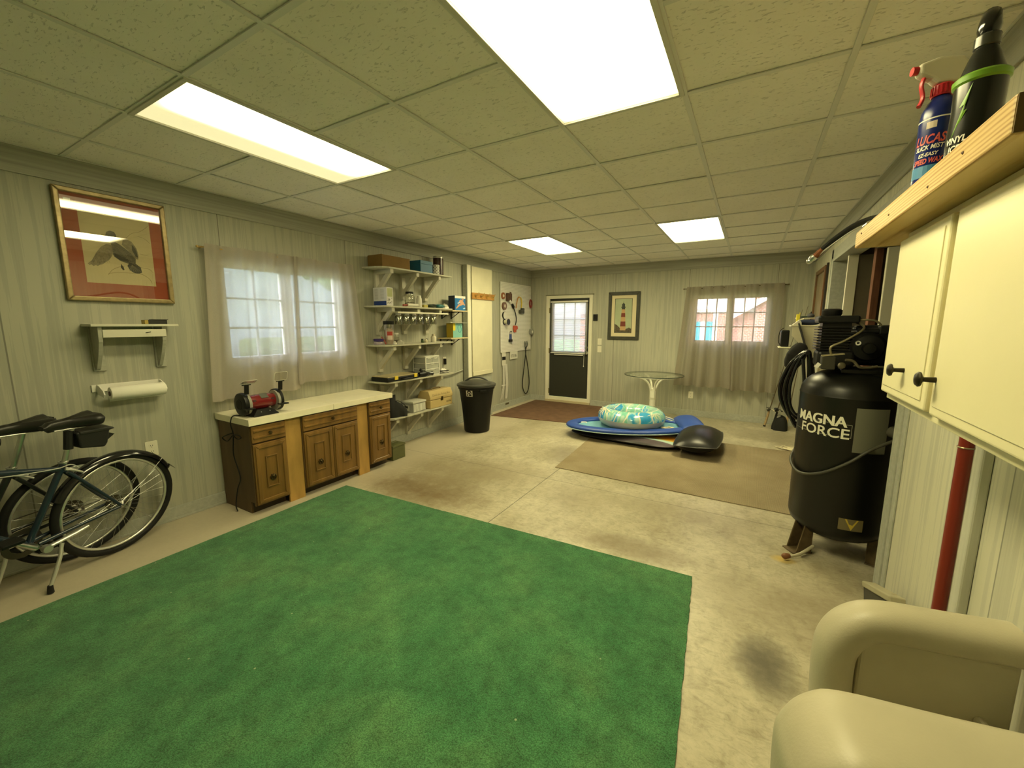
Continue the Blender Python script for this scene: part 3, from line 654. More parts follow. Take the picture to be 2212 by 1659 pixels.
# ---- small wall shelf
M_gshelf = mat('grey_green_shelf', (.39, .39, .32), .5, var=.12, vscale=3, stretch=(14, 3, 14))
t = thing('wall_shelf', 'small grey green bracket shelf under the duck picture', 'shelf', (0, .21, 1.22))
obj('board', G().box(0, .19, -.025, .445, 1.520, 1.537), mat('pale_shelf_edge', (.58, .57, .46), .5), t, bevel=.003)
for y in (.012, .352):
    M_ = Matrix(((1, 0, 0, 0), (0, 0, 1, y), (0, 1, 0, 0), (0, 0, 0, 1)))
    obj('bracket', G().prism([(.02, 1.52), (.165, 1.52), (.155, 1.42), (.11, 1.33), (.045, 1.235), (.02, 1.225)], M_, .022), M_gshelf, t, bevel=.002)
    obj('cleat', G().box(0, .02, y - .008, y + .055, 1.218, 1.52), M_gshelf, t, bevel=.002)
obj('apron', G().box(.150, .166, .034, .374, 1.448, 1.50), mat('pale_apron', (.62, .60, .49), .5), t, bevel=.002)
obj('peg', G().cyl((.16, .255, 1.475), (.195, .275, 1.482), .003, n=6), M_blk, t)
o = thing('small_carton', 'small dark carton with yellow end on the bracket shelf', 'box', (.12, .32, 1.537))
obj('sleeve', G().box(.085, .145, .285, .395, 1.537, 1.566), mat('dark_carton', (.02, .018, .012), .5), o, bevel=.002)
obj('flap', G().box(.085, .15, .31, .40, 1.566, 1.570), mat('dark_carton'  , (0, 0, 0)), o)
obj('yellow_end', G().box(.084, .146, .266, .285, 1.537, 1.565), mat('mustard_card', (.38, .28, .06), .6), o)
# ---- paper towel roll
t = thing('towel_holder', 'white wall bracket holding a paper towel roll', 'holder', (0, .18, 1.03))
obj('back_plate', G().box(0, .012, -.02, .36, 1.075, 1.125), M_white, t, bevel=.003)
for y in (.005, .345):
    M_ = Matrix(((1, 0, 0, 0), (0, 0, 1, y), (0, 1, 0, 0), (0, 0, 0, 1)))
    obj('arm', G().prism([(.01, 1.125), (.05, 1.12), (.12, 1.09), (.135, 1.065), (.12, 1.045), (.01, 1.06)], M_, .008), M_white, t, bevel=.002)
o = thing('paper_towel_roll', 'white paper towel roll in the wall holder', 'paper towels', (.115, .18, 1.068))
Mr = Matrix.Translation((.115, .04, 1.068)) @ Matrix.Rotation(R(-90), 4, 'X')
obj('paper', G().lathe([(.016, 0), (.043, 0), (.045, .004), (.045, .296), (.043, .30), (.016, .30)], 28, Mr), mat('paper_white', (.80, .78, .70), .8), o, smooth=40)
obj('core', G().lathe([(.014, -.004), (.016, -.004), (.016, .304), (.014, .304)], 16, Mr), mat('card_core', (.10, .06, .05), .8), o, smooth=40)
obj('loose_sheet', G().grid(lambda u, v: (.115 - .045 * cos(.25 + u * .1) + .0, .045 + .29 * v, 1.068 - .01 - .05 * u), 5, 3), mat('paper_white', (0, 0, 0)), o, smooth=180)

# ---- wall plates
def outlet(name, label, cat, c, M, w=.075, h=.115, kind='outlet', group='wall plates'):
    a, z = c
    t = thing(name, label, cat, M @ Vector((a, z, 0)), group)
    obj('plate', G().prism(rrect(a - w / 2, a + w / 2, z - h / 2, z + h / 2, .006), M, .006), M_cream, t, bevel=.001)
    if kind == 'outlet':
        for dz in (-.022, .022):
            r_ = obj('receptacle', G().prism(rrect(a - .015, a + .015, z + dz - .014, z + dz + .014, .006), M, .008), M_cream, t)
            g = G()
            for da in (-.006, .006): g.prism(rect(a + da - .0015, a + da + .0015, z + dz - .001, z + dz + .008), M, .0085)
            g.prism(ell(a, z + dz - .008, .003, .003, 8), M, .0085); obj('slots', g, M_blk, r_)
    elif kind == 'switch':
        obj('rocker', G().prism(rect(a - .016, a + .016, z - .030, z + .030), M, .009), M_cream, t, bevel=.002)
    return t
outlet('outlet_plate', 'cream outlet plate behind the bicycle wheel', 'outlet', (.256, .605), LW(), kind='outlet')
outlet('outlet_plate', 'cream outlet plate below the far window curtain', 'outlet', (3.05, .36), BW(), kind='outlet')
outlet('switch_plate', 'upper cream switch plate beside the door', 'switch', (1.443, 1.218), BW(), kind='switch')
outlet('switch_plate', 'lower cream switch plate beside the door', 'switch', (1.443, 1.080), BW(), kind='switch')
t = thing('wall_keypad', 'black rectangular keypad on the wall right of the door', 'keypad', (1.35, YB, 1.66))
obj('case', G().box(1.31, 1.392, YB - .022, YB, 1.60, 1.718), M_blk, t, bevel=.004)
obj('screen', G().box(1.322, 1.38, YB - .024, YB - .021, 1.635, 1.70), M_blkgloss, t)

# ================================================================== base cabinets and worktop
M_wood = mat('brown_stained_wood', (.205, .108, .026), .38, var=.28, vscale=2.2, stretch=(9, 9, 1.1), coat=.15)
M_woodl = mat('honey_plywood', (.46, .27, .075), .5, var=.22, vscale=3.2, stretch=(4, 4, 1.3))
M_wood_d = mat('dark_cabinet_side', (.105, .060, .022), .5, var=.2, vscale=2, stretch=(6, 6, 1))
M_hand = mat('aged_bronze_pull', (.10, .07, .03), .35, metal=.85)
FX = .50
def raised_panel(y0, y1, z0, z1, parent, name='door', drawer=False):
    g = G().box(FX, FX + .018, y0, y1, z0, z1)
    d = obj(name, g, M_wood, parent, bevel=.004)
    w = .012
    if not drawer:
        i = .035
        g = frame_bars(y0 + .012, y1 - .012, z0 + .012, z1 - .012, .030, LW(FX), .016, .027); obj('edge_moulding', g, M_wood, d, bevel=.006, seg=3)
        cy, cz = (y0 + y1) / 2, (z0 + z1) / 2 + .008; hw = (y1 - y0) * .185; hh = (z1 - z0) * .265
        g = frame_bars(cy - hw, cy + hw, cz - hh, cz + hh, .012, LW(FX), .016, .026); obj('centre_moulding', g, M_wood, d, bevel=.004)
        k = obj('pull', G().torus((FX + .030, cy, cz - hh * .42), .020, .004, 18, 6, Matrix.Rotation(R(90), 4, 'Y')), M_hand, d, smooth=60)
        g = G().sphere((FX + .028, cy, cz - hh * .42 + .010), .012, n=10, m=8)
        for a in range(6): g.sphere((FX + .022, cy + .018 * cos(a * pi / 3), cz - hh * .42 + .006 + .018 * sin(a * pi / 3)), .007, n=6, m=5)
        obj('rosette', g, M_hand, k, smooth=60)
    else:
        for j in range(2):
            zz = z0 + (z1 - z0) * (.30 + .42 * j)
            obj('ridge', G().tube([(FX + .018, y0 + .012, zz), (FX + .018, y1 - .012, zz)], .010, 6), M_wood, d, smooth=50)
        obj('knob', G().lathe([(.007, 0), (.007, .012), (.015, .018), (.014, .026), (0, .030)], 14, Matrix.Translation((FX + .018, (y0 + y1) / 2, (z0 + z1) / 2)) @ Matrix.Rotation(R(90), 4, 'Y')), M_hand, d, smooth=50)
    return d
def base_cab(label, y0, y1, doors, left_side=False):
    t = thing('base_cabinet', label, 'cabinet', (.25, (y0 + y1) / 2, 0), 'wooden base cabinets')
    g = G(); g.box(.02, FX - .02, y0, y0 + .016, 0.10, .745); g.box(.02, FX - .02, y1 - .016, y1, .10, .745); g.box(.02, .03, y0 + .016, y1 - .016, .10, .745); g.box(.03, FX - .02, y0 + .016, y1 - .016, .10, .116)
    g.box(.02, FX - .075, y0, y0 + .016, 0, .10); g.box(.02, FX - .075, y1 - .016, y1, 0, .10)
    obj('carcass', g, M_wood_d, t)
    g = G(); g.box(FX - .02, FX, y0, y0 + .02, .075, .745); g.box(FX - .02, FX, y1 - .02, y1, .075, .745); g.box(FX - .02, FX, y0 + .02, y1 - .02, .725, .745); g.box(FX - .02, FX, y0 + .02, y1 - .02, .575, .605); g.box(FX - .02, FX, y0 + .02, y1 - .02, .075, .11)
    obj('face_frame', g, M_wood_d, t)
    obj('toe_kick', G().box(FX - .09, FX - .075, y0 + .016, y1 - .016, 0, .10), mat('toe_dark', (.05, .035, .02), .7), t)
    raised_panel(y0 + .006, y1 - .006, .600, .735, t, 'drawer', True)
    w = (y1 - y0 - .012) / doors
    for i in range(doors): raised_panel(y0 + .006 + w * i + .002, y0 + .006 + w * (i + 1) - .002, .082, .588, t, 'door')
    return t
base_cab('brown wooden base cabinet with one door under the bench grinder', .706, .992, 1)
base_cab('wide brown wooden base cabinet with two doors in the middle', 1.135, 1.722, 2)
base_cab('brown wooden base cabinet with one door nearest the shelves', 1.858, 2.150, 1)
for lb, y0, y1 in (('honey coloured filler panel between grinder cabinet and two door cabinet', .993, 1.134), ('honey coloured filler panel between two door cabinet and end cabinet', 1.723, 1.857)):
    o = obj('filler_panel', G().box(FX - .03, FX - .008, y0, y1, 0, .745), M_woodl, bevel=.002); tag(origin_to(o, (FX - .02, (y0 + y1) / 2, 0)), lb, 'panel', 'plywood filler panels')
M_lam = mat('cream_laminate', (.86, .80, .62), .35, var=.05, vscale=12)
t = thing('worktop', 'cream laminate worktop on the base cabinets', 'worktop', (.27, 1.42, .745))
obj('slab', G().box(.004, .535, .690, 1.440, .746, .800), M_lam, t, bevel=.003)
obj('slab', G().box(.004, .535, 1.443, 2.170, .746, .799), M_lam, t, bevel=.003)

# ---- bench grinder
t = thing('bench_grinder', 'red bench grinder with black guards and clear eye shields', 'grinder', (.38, .87, .80))
M_red = mat('grinder_red', (.17, .010, .012), .25, coat=.6)
ax = Matrix.Translation((.38, .87, .905)) @ Matrix.Rotation(R(-90), 4, 'X')
obj('motor', G().lathe([(0, -.115), (.040, -.115), (.055, -.105), (.060, -.06), (.062, -.04), (.062, .04), (.060, .06), (.055, .105), (.040, .115), (0, .115)], 28, ax), M_red, t, smooth=35)
obj('data_plate', G().box(-.028, .028, -.03, .03, 0, .004, Matrix.Translation((.415, .885, .953)) @ Matrix.Rotation(R(35), 4, 'Y')), mat('plate_grey', (.18, .18, .15), .3, metal=.5), t, bevel=.002)
g = G()
for y in (.80, .945): g.prism(ell(0, 0, .014, .009, 12), Matrix.Translation((.436, y, .925)) @ Matrix.Rotation(R(70), 4, 'Y') @ Matrix.Rotation(R(90), 4, 'Z'), .004)
obj('vents', g, mat('vent_dark', (.05, .004, .004), .5), t)
for y, s in ((.735, -1), (1.005, 1)):
    A = Matrix.Translation((.38, y, .902)) @ Matrix.Rotation(R(-90), 4, 'X')
    gd = obj('wheel_guard', G().lathe([(0, -.024), (.070, -.024), (.090, -.018), (.094, 0), (.090, .018), (.070, .024), (0, .024)], 32, A), M_blk, t, smooth=35)
    obj('end_cap', G().lathe([(.045, 0), (.040, .004), (.015, .005), (0, .006)], 20, Matrix.Translation((.38, y + s * .024, .902)) @ Matrix.Rotation(R(-90 * s), 4, 'X')), M_blkrub, gd, smooth=35)
    obj('wheel', G().lathe([(0, -.010), (.083, -.010), (.083, .010), (0, .010)], 28, Matrix.Translation((.392, y - s * .02, .902)) @ Matrix.Rotation(R(-90), 4, 'X')), mat('grind_stone', (.30, .29, .25), .9), t, smooth=35)
    obj('tool_rest', G().box(.455, .505, y - .035, y + .035, .870, .880), M_blk, t, bevel=.002)
    obj('shield_arm', G().box(-.004, .004, -.017, .017, 0, .075, Matrix.Translation((.432, y + .012, .985)) @ Matrix.Rotation(R(8), 4, 'Y')), M_blk, t, bevel=.002)
    obj('shield_clip', G().cyl((.44, y - .02, 1.062), (.44, y + .045, 1.062), .006, n=8), M_blk, t)
    MS = Matrix.Translation((.445, y + .012, 1.068)) @ Matrix.Rotation(R(18 if s > 0 else 62), 4, 'Y')
    sh = obj('eye_shield', G().prism([(q[0], q[1]) for q in rrect(0, .075, -.055, .055, .014)], MS @ Matrix(((0, 0, 1, 0), (0, 1, 0, 0), (1, 0, 0, 0), (0, 0, 0, 1))), .002), clear('clear_shield', gloss=.05, tint=(.93, .93, .9)), t)
    rim_ = [MS @ Vector((.001, q[1], q[0])) for q in rrect(0, .075, -.055, .055, .014)]
    obj('shield_rim', G().tube(rim_, .0016, 5, closed=True), mat('shield_edge', (.7, .68, .58), .3), sh)
g = G(); M_ = Matrix.Translation((.40, .865, .80))
g.add([M_ @ Vector(v) for v in [(-.075, -.105, 0), (.085, -.105, 0), (.085, .095, 0), (-.075, .095, 0), (-.075, -.105, .010), (.085, -.105, .010), (.085, .095, .010), (-.075, .095, .010), (-.045, -.055, .052), (.045, -.055, .052), (.045, .055, .052), (-.045, .055, .052)]], [(0, 3, 2, 1), (0, 1, 5, 4), (1, 2, 6, 5), (2, 3, 7, 6), (3, 0, 4, 7), (4, 5, 9, 8), (5, 6, 10, 9), (6, 7, 11, 10), (7, 4, 8, 11), (8, 9, 10, 11)])
obj('base', g, M_blk, t, bevel=.003)
obj('switch', G().box(.452, .462, .85, .885, .818, .834, ), mat('switch_grey', (.12, .12, .11), .4), t)
for y in (.83, .90): obj('bolt', G().sphere((.462, y, .83), .005, n=8, m=6), M_steel, t)
P = smooth_path([(.36, .80, .822), (.33, .75, .806), (.30, .71, .806), (.30, .684, .795), (.29, .676, .74), (.285, .69, .66), (.29, .683, .60), (.26, .69, .47), (.33, .69, .30), (.28, .685, .19), (.28, .66, .06), (.30, .66, .008)], 6)
cd = obj('power_cord', G().tube(P, .0045, 7), M_blkrub, t, smooth=60)
P = smooth_path([(.285, .688, .665), (.18, .682, .63), (.12, .682, .60), (.20, .682, .585), (.29, .684, .645), (.38, .682, .66), (.42, .682, .645), (.36, .684, .625), (.29, .684, .645)], 6)
obj('cord_bow', G().tube(P, .0042, 6), M_blkrub, cd, smooth=60)

# ---- green steel box on the floor
t = thing('ammo_box', 'small olive green metal box on the floor beside the cabinets', 'box', (.37, 2.31, 0))
M_ol = mat('olive_steel', (.10, .105, .04), .45, var=.15, vscale=8)
obj('body', G().box(.30, .455, 2.215, 2.405, 0, .148), M_ol, t, bevel=.005)
obj('lid', G().box(.295, .460, 2.210, 2.410, .150, .172), M_ol, t, bevel=.004)
obj('handle', G().tube([(.378, 2.26, .172), (.378, 2.265, .185), (.378, 2.355, .185), (.378, 2.36, .172)], .004, 6), M_ol, t)
# ================================================================== bracket shelves and what stands on them
M_bshelf = mat('painted_shelf_board', (.48, .465, .37), .5, var=.12, vscale=3, stretch=(10, 2, 10))
M_brk = mat('painted_shelf_bracket', (.52, .495, .40), .55, var=.1, vscale=4)
SZ = [2.175, 1.745, 1.300, .870, .430]
SL = ['topmost long bracket shelf holding cardboard and blue boxes', 'second long bracket shelf with mason jars hung below', 'third long bracket shelf holding the tall clear jar', 'fourth long bracket shelf holding the plastic drawers', 'lowest long bracket shelf holding the tan tackle box']
for z, lb in zip(SZ, SL):
    t = thing('wall_shelf', lb, 'shelf', (.15, 2.92, z - .36), 'long bracket shelves')
    obj('board', G().prism([(.003, 2.29), (.19, 2.31), (.265, 2.35), (.298, 2.42), (.30, 2.50), (.30, 3.535), (.003, 3.535)], Matrix.Translation((0, 0, z - .018)), .018), M_bshelf, t, bevel=.002)
    for y in (2.50, 2.92, 3.33):
        g = G(); g.box(.002, .038, y - .048, y + .010, z - .335, z - .018); g.box(.002, .278, y - .042, y + .004, z - .066, z - .0185)
        M_ = Matrix(((1, 0, 0, 0), (0, 0, 1, y - .038), (0, 1, 0, 0), (0, 0, 0, 1)))
        g.prism([(.036, z - .30), (.036, z - .225), (.19, z - .066), (.262, z - .066)], M_, .036)
        obj('bracket', g, M_brk, t, bevel=.002)
def small_box(name, label, cat, x0, x1, y0, y1, z0, z1, m, group=None, bevel=.002):
    t = thing(name, label, cat, ((x0 + x1) / 2, (y0 + y1) / 2, z0), group)
    obj('carton', G().box(x0, x1, y0, y1, z0, z1), m, t, bevel=bevel)
    return t
def jar(name, label, cat, c, r, h, body, lid=None, lidh=.02, group=None, lidr=None, fill=None):
    t = thing(name, label, cat, c, group)
    T_ = Matrix.Translation(c)
    obj('body', G().lathe([(0, 0), (r * .9, 0), (r, .008), (r, h * .74), (r * .93, h * .82), (r * .72, h * .90), (r * .72, h), (0, h)], 22, T_), body, t, smooth=45)
    if fill: obj('contents', G().lathe([(0, .004), (r * .9, .006), (r * .93, h * fill), (0, h * fill + .004)], 16, T_), mat('jar_hardware', (.22, .19, .13), .6, var=.6, vscale=70), t, smooth=45)
    if lid: obj('lid', G().lathe([(0, h), (lidr or r * .8, h), (lidr or r * .8, h + lidh * .9), ((lidr or r * .8) * .95, h + lidh), (0, h + lidh)], 22, T_), lid, t, smooth=40)
    return t
M_clr = clear('clear_plastic', gloss=.14, rough=.06, tint=(.90, .90, .86))
M_jar = clear('jar_glass', gloss=.16, rough=.03, tint=(.88, .88, .82))
M_card = mat('brown_cardboard', (.20, .115, .03), .8, var=.12)
z = SZ[0] + .001
t = thing('cardboard_box', 'shallow open brown cardboard box on the top shelf', 'box', (.145, 2.575, z))
g = G(); g.box(.03, .26, 2.36, 2.79, z, z + .004); g.box(.03, .034, 2.36, 2.79, z + .004, z + .125); g.box(.256, .26, 2.36, 2.79, z + .004, z + .128); g.box(.034, .256, 2.36, 2.364, z + .004, z + .13); g.box(.034, .256, 2.786, 2.79, z + .004, z + .128)
obj('tray', g, M_card, t)
obj('flap', G().box(.034, .255, 2.40, 2.75, z + .098, z + .102), M_card, t)
t = thing('blue_box', 'plain blue box on the top shelf', 'box', (.15, 3.09, z))
M_bl = mat('box_blue', (.02, .13, .25), .5)
obj('base', G().box(.05, .25, 2.985, 3.205, z, z + .105), M_bl, t); obj('lid', G().box(.048, .252, 2.983, 3.207, z + .106, z + .148), M_bl, t, bevel=.002)
t = thing('checked_tin', 'short black and white checked tin on the top shelf', 'tin', (.21, 3.31, z))
g = G().lathe([(0, 0), (.052, 0), (.052, .125), (0, .125)], 24, Matrix.Translation((.21, 3.31, z))); obj('can', g, mat('tin_white', (.75, .73, .66), .3), t, smooth=40)
g = G()
for rr_ in range(6):
    for k in range(16):
        if (k + rr_) % 2: continue
        a0, a1 = 2 * pi * k / 16, 2 * pi * (k + 1) / 16
        g.add([(.21 + .0526 * cos(a), 3.31 + .0526 * sin(a), z + .004 + zz * .0195) for a, zz in ((a0, rr_), (a1, rr_), (a1, rr_ + .85), (a0, rr_ + .85))], [(0, 1, 2, 3)])
obj('check_print', g, M_blk, t)
t = thing('tall_tin', 'tall dark maroon tin with silver lid on the top shelf', 'tin', (.14, 3.45, z))
obj('can', G().lathe([(0, 0), (.068, 0), (.068, .235), (0, .235)], 26, Matrix.Translation((.14, 3.45, z))), mat('maroon_tin', (.045, .014, .010), .28, var=.7, vscale=30), t, smooth=40)
obj('lid', G().lathe([(.070, .233), (.070, .255), (.066, .260), (0, .262)], 26, Matrix.Translation((.14, 3.45, z))), M_steel, t, smooth=40)
# second shelf
z = SZ[1] + .001
t = small_box('tissue_carton', 'white carton with blue band on the second shelf', 'box', .04, .26, 2.405, 2.500, z, z + .205, mat('carton_white', (.68, .66, .66), .6))
obj('blue_band', G().box(.05, .25, 2.4035, 2.406, z + .004, z + .052), mat('band_blue', (.01, .04, .22), .5), t)
g = G()
for i in range(9): g.box(.07, .12, 2.4038, 2.406, z + .075 + i * .013, z + .079 + i * .013); g.box(.16, .22, 2.4038, 2.406, z + .075 + i * .013, z + .079 + i * .013)
obj('printed_lines', g, mat('print_grey', (.42, .41, .40), .7), t)
obj('green_label', G().box(.2595, .2612, 2.415, 2.49, z + .10, z + .195), mat('label_sage', (.40, .42, .22), .6), t)
g = G()
for i in range(14):
    yy, zz = random.uniform(2.415, 2.485), z + random.uniform(.01, .09); g.box(-.008, .008, -.002, .002, 0, .0012, Matrix.Translation((.2602, yy, zz)) @ Matrix.Rotation(R(90), 4, 'Y') @ Matrix.Rotation(random.uniform(0, 3), 4, 'Z'))
obj('leaf_print', g, mat('print_dark', (.05, .05, .035), .7), t)
jar('glass_jar', 'clear jar with black lid on the second shelf', 'jar', (.13, 2.90, z), .062, .165, M_jar, M_blk, .024, fill=.35)
jar('white_canister', 'white cylinder canister in front of the lidded jar', 'canister', (.225, 2.965, z), .034, .135, mat('canister_white', (.72, .70, .62), .5), M_white, .008)
o = thing('caulk_tube', 'white tube with red end lying on the second shelf', 'tube', (.245, 2.80, z))
obj('tube', G().cyl((.245, 2.735, z + .021), (.235, 2.925, z + .021), .021, n=16), mat('tube_white', (.66, .64, .55), .5), o, smooth=40)
obj('red_end', G().cyl((.247, 2.670, z + .014), (.245, 2.734, z + .018), .013, n=12), mat('faded_red', (.30, .06, .04), .6), o, smooth=40)
small_box('yellow_pack', 'small yellow pack on the second shelf', 'pack', .21, .25, 3.03, 3.10, z, z + .034, mat('dull_yellow', (.42, .36, .08), .6))
o = thing('tool_pouch', 'dark green pouch lying on the second shelf', 'pouch', (.23, 3.20, z))
obj('pouch', pillow((.22, 3.19, z + .022), .045, .075, .024), mat('dark_green_cloth', (.03, .045, .025), .8), o, smooth=180)
obj('flap', pillow((.235, 3.22, z + .036), .03, .04, .012), M_blkrub, o, smooth=180)
o = obj('teal_bag', pillow((.225, 3.345, z + .026), .05, .075, .026), mat('teal_plastic', (.02, .14, .15), .4), smooth=180); tag(origin_to(o, (.225, 3.345, z)), 'teal plastic bag on the second shelf', 'bag')
def crumple(c, r, h, seed, n=9, m=6):
    rnd = random.Random(seed); g = G()
    tab = {}
    def fn(u, v):
        k = (round((u % 1) * n), round(v * m)); k = (k[0] % n, k[1])
        if k not in tab: tab[k] = rnd.uniform(.65, 1.15)
        a = 2 * pi * u; q = tab[k]; p = max(cos(v * pi / 2), .02)
        return (c[0] + r * q * p * cos(a), c[1] + r * 1.3 * q * p * sin(a), c[2] + .002 + h * sin(v * pi / 2) * (q if 0 < v < 1 else 1))
    return g.grid(fn, n, m + 1, True)
o = obj('plastic_wrap', crumple((.22, 3.475, z), .045, .065, 4), mat('crinkled_wrap', (.62, .60, .50), .3)); tag(origin_to(o, (.22, 3.475, z)), 'crumpled clear wrap near the end of the second shelf', 'plastic wrap')
# hung jars
t = thing('jar_rail', 'cream rail under the second shelf carrying the jars', 'rail', (.22, 3.0, 1.67))
obj('strip', G().box(.175, .285, 2.545, 3.465, 1.664, 1.6825), M_cream, t, bevel=.002)
MJ = [('leftmost', 0), ('second', 1), ('third', 2), ('fourth', 3), ('fifth', 4), ('rightmost', 5)]
j0 = None
for w_, k in MJ:
    c = (.225, 2.605 + .1225 * k, 1.532); lb = f'{w_} of the six mason jars hanging under the second shelf'
    if j0 is None:
        t = thing('mason_jar', lb, 'jar', c, 'hanging mason jars')
        obj('glass', G().lathe([(0, 0), (.038, 0), (.042, .006), (.042, .085), (.036, .098), (.030, .104), (.030, .120), (.028, .120), (.028, .104), (.034, .097), (.040, .084), (.040, .008), (0, .006)], 22, Matrix.Identity(4)), M_jar, t, smooth=40, world=False)
        obj('lid', G().lathe([(0, .112), (.033, .112), (.034, .131), (0, .1315)], 22), M_steel, t, smooth=40, world=False)
        obj('contents', G().lathe([(0, .007), (.038, .008), (.039, .022), (0, .03)], 14), mat('jar_hardware', (.22, .19, .13), .6), t, smooth=40, world=False)
        j0 = t
    else: dup(j0, (0, .1225 * k, 0), lb)
# little end shelves
for lb, zz, y0 in (('small pine end shelf holding the blue picture box', 1.73, 3.60), ('small pine end shelf holding the yellow and teal box', 1.345, 3.56)):
    t = thing('wall_shelf', lb, 'shelf', (.12, 3.78, zz - .10), 'small end shelves')
    obj('board', G().box(.003, .25, y0, 3.96, zz - .016, zz), mat('pale_pine', (.62, .52, .30), .5, var=.1, vscale=4, stretch=(8, 1, 8)), t, bevel=.002)
    for y in (y0 + .05, 3.86):
        g = G(); g.box(.003, .012, y, y + .022, zz - .12, zz - .0165); g.box(.012, .20, y, y + .022, zz - .026, zz - .0165)
        M_ = Matrix(((1, 0, 0, 0), (0, 0, 1, y + .006), (0, 1, 0, 0), (0, 0, 0, 1))); g.prism([(.012, zz - .11), (.022, zz - .11), (.16, zz - .026), (.14, zz - .026)], M_, .01)
        obj('bracket', g, M_blk, t)
z = 1.731
t = small_box('picture_box', 'blue box printed with a swimmer on the upper end shelf', 'box', .10, .215, 3.70, 3.945, z, z + .205, mat('pool_blue', (.02, .16, .42), .4))
obj('white_header', G().prism(rect(3.70, 3.945, z + .17, z + .204), LW(.2152), .0008), M_white, t)
X_ = LW(.2156)
flat('swimmer_print', [[(3.835, z + .155), (3.865, z + .15), (3.90, z + .12), (3.935, z + .085), (3.925, z + .07), (3.89, z + .085), (3.855, z + .075), (3.80, z + .06), (3.73, z + .02), (3.72, z + .03), (3.78, z + .085), (3.83, z + .10), (3.80, z + .12), (3.79, z + .13)], ell(3.885, z + .158, .016, .018, 12)], X_, .0005, mat('skin_print', (.55, .30, .18), .6), t)
flat('water_print', [[(3.75, z + .10), (3.80, z + .12), (3.82, z + .11), (3.78, z + .095)], [(3.88, z + .03), (3.93, z + .045), (3.94, z + .03), (3.90, z + .02)]], LW(.2154), .0005, mat('foam_print', (.55, .68, .80), .5), t)
obj('dark_side', G().box(.102, .212, 3.696, 3.70, z + .002, z + .203), mat('navy_card', (.02, .03, .06), .5), t)
z = 1.346
t = small_box('toy_box', 'yellow and teal cardboard box on the lower end shelf', 'box', .09, .21, 3.655, 3.87, z, z + .205, mat('box_teal', (.20, .46, .42), .5))
obj('yellow_side', G().box(.092, .208, 3.651, 3.655, z + .002, z + .203), mat('box_mustard', (.36, .26, .015), .5), t)
flat('yellow_print', [rect(3.655, 3.705, z + .10, z + .204)], LW(.2102), .0006, mat('print_yellow', (.72, .60, .04), .5), t)
g = G(); g.tube([(.211, *p) for p in ell(3.80, z + .125, .038, .055, 20, .3)], .0035, 4, closed=True); obj('blue_print', g, mat('print_cyan', (.03, .24, .42), .5), t)
o = thing('flat_package', 'clear flat blister pack lying on the yellow and teal box', 'package', (.15, 3.76, z + .206))
obj('card', G().box(.05, .25, 3.60, 3.93, z + .206, z + .210), mat('package_card', (.60, .60, .55), .4), o); obj('blister', pillow((.15, 3.76, z + .216), .07, .11, .010), M_clr, o, smooth=180)
# third shelf
z = SZ[2] + .001
jr = jar('purple_tub', 'low tub with purple lid on the third shelf', 'tub', (.135, 2.375, z), .056, .040, mat('tub_grey', (.42, .36, .40), .5), mat('purple_plastic', (.035, .02, .13), .35), .028, lidr=.060)
t = thing('tall_jar', 'tall clear jar with black lid and red label on the third shelf', 'jar', (.18, 2.49, z))
T_ = Matrix.Translation((.18, 2.49, z))
obj('body', G().lathe([(0, 0), (.055, 0), (.057, .006), (.057, .235), (.050, .240), (0, .240)], 24, T_), M_clr, t, smooth=40)
obj('lid', G().lathe([(.060, .232), (.063, .236), (.063, .268), (.058, .272), (0, .272)], 24, T_), M_blk, t, smooth=40)
def wrap(c, r, a_mid):  return lambda x, y: (c[0] + r * cos(a_mid + x / r), c[1] + r * sin(a_mid + x / r), c[2] + y)
def wrap_poly(poly, f, n=6):
    """polygon strip bent round a cylinder: split rect by columns"""
    (a0, b0), (a1, b1) = poly
    g = G(); g.grid(lambda u, v: f(a0 + (a1 - a0) * u, b0 + (b1 - b0) * v), n + 1, 2); return g
fw_ = wrap((.18, 2.49, z), .0578, R(-35))
obj('red_label', wrap_poly(((-.030, .075), (.034, .150)), fw_), mat('label_red', (.42, .05, .035), .5), t, smooth=60)
obj('white_label', wrap_poly(((-.027, .055), (.031, .105)), wrap((.18, 2.49, z), .0582, R(-35))), mat('label_cream', (.66, .55, .47), .5), t, smooth=60)
obj('contents', G().lathe([(0, .004), (.053, .004), (.053, .16), (.03, .185), (0, .19)], 18, T_), mat('pale_sticks', (.55, .42, .34), .7, var=.4, vscale=50, stretch=(1, 1, .1)), t, smooth=60)
o = obj('plastic_wrap', crumple((.268, 2.49, z), .026, .035, 9), mat('white_crumple', (.66, .63, .55), .4)); tag(origin_to(o, (.24, 2.47, z)), 'white crumpled wrapper in front of the tall clear jar', 'wrapper')
o = thing('red_pliers', 'red handled pliers leaning beside the tall clear jar', 'pliers', (.20, 2.41, z))
obj('handle', G().tube(smooth_path([(.22, 2.40, z + .006), (.20, 2.40, z + .04), (.16, 2.392, z + .09)], 4), .007, 8), mat('faded_red', (0, 0, 0)), o, smooth=50)
obj('jaw', G().tube([(.16, 2.392, z + .09), (.14, 2.388, z + .115)], [.007, .003], 8), M_steel, o, smooth=50)
jar('clear_bottle', 'small clear bottle with white cap right of the tall jar', 'bottle', (.19, 2.600, z), .028, .115, M_clr, M_white, .014, fill=.4)
o = obj('plastic_bag', crumple((.245, 2.605, z), .042, .045, 17), mat('grey_crumple', (.46, .45, .38), .5)); tag(origin_to(o, (.245, 2.605, z)), 'crumpled pale bag below the small clear bottle', 'bag')
jar('green_vial', 'tiny dark green vial on the third shelf', 'vial', (.21, 3.02, z), .018, .040, mat('vial_green', (.05, .08, .03), .3), M_blk, .01)
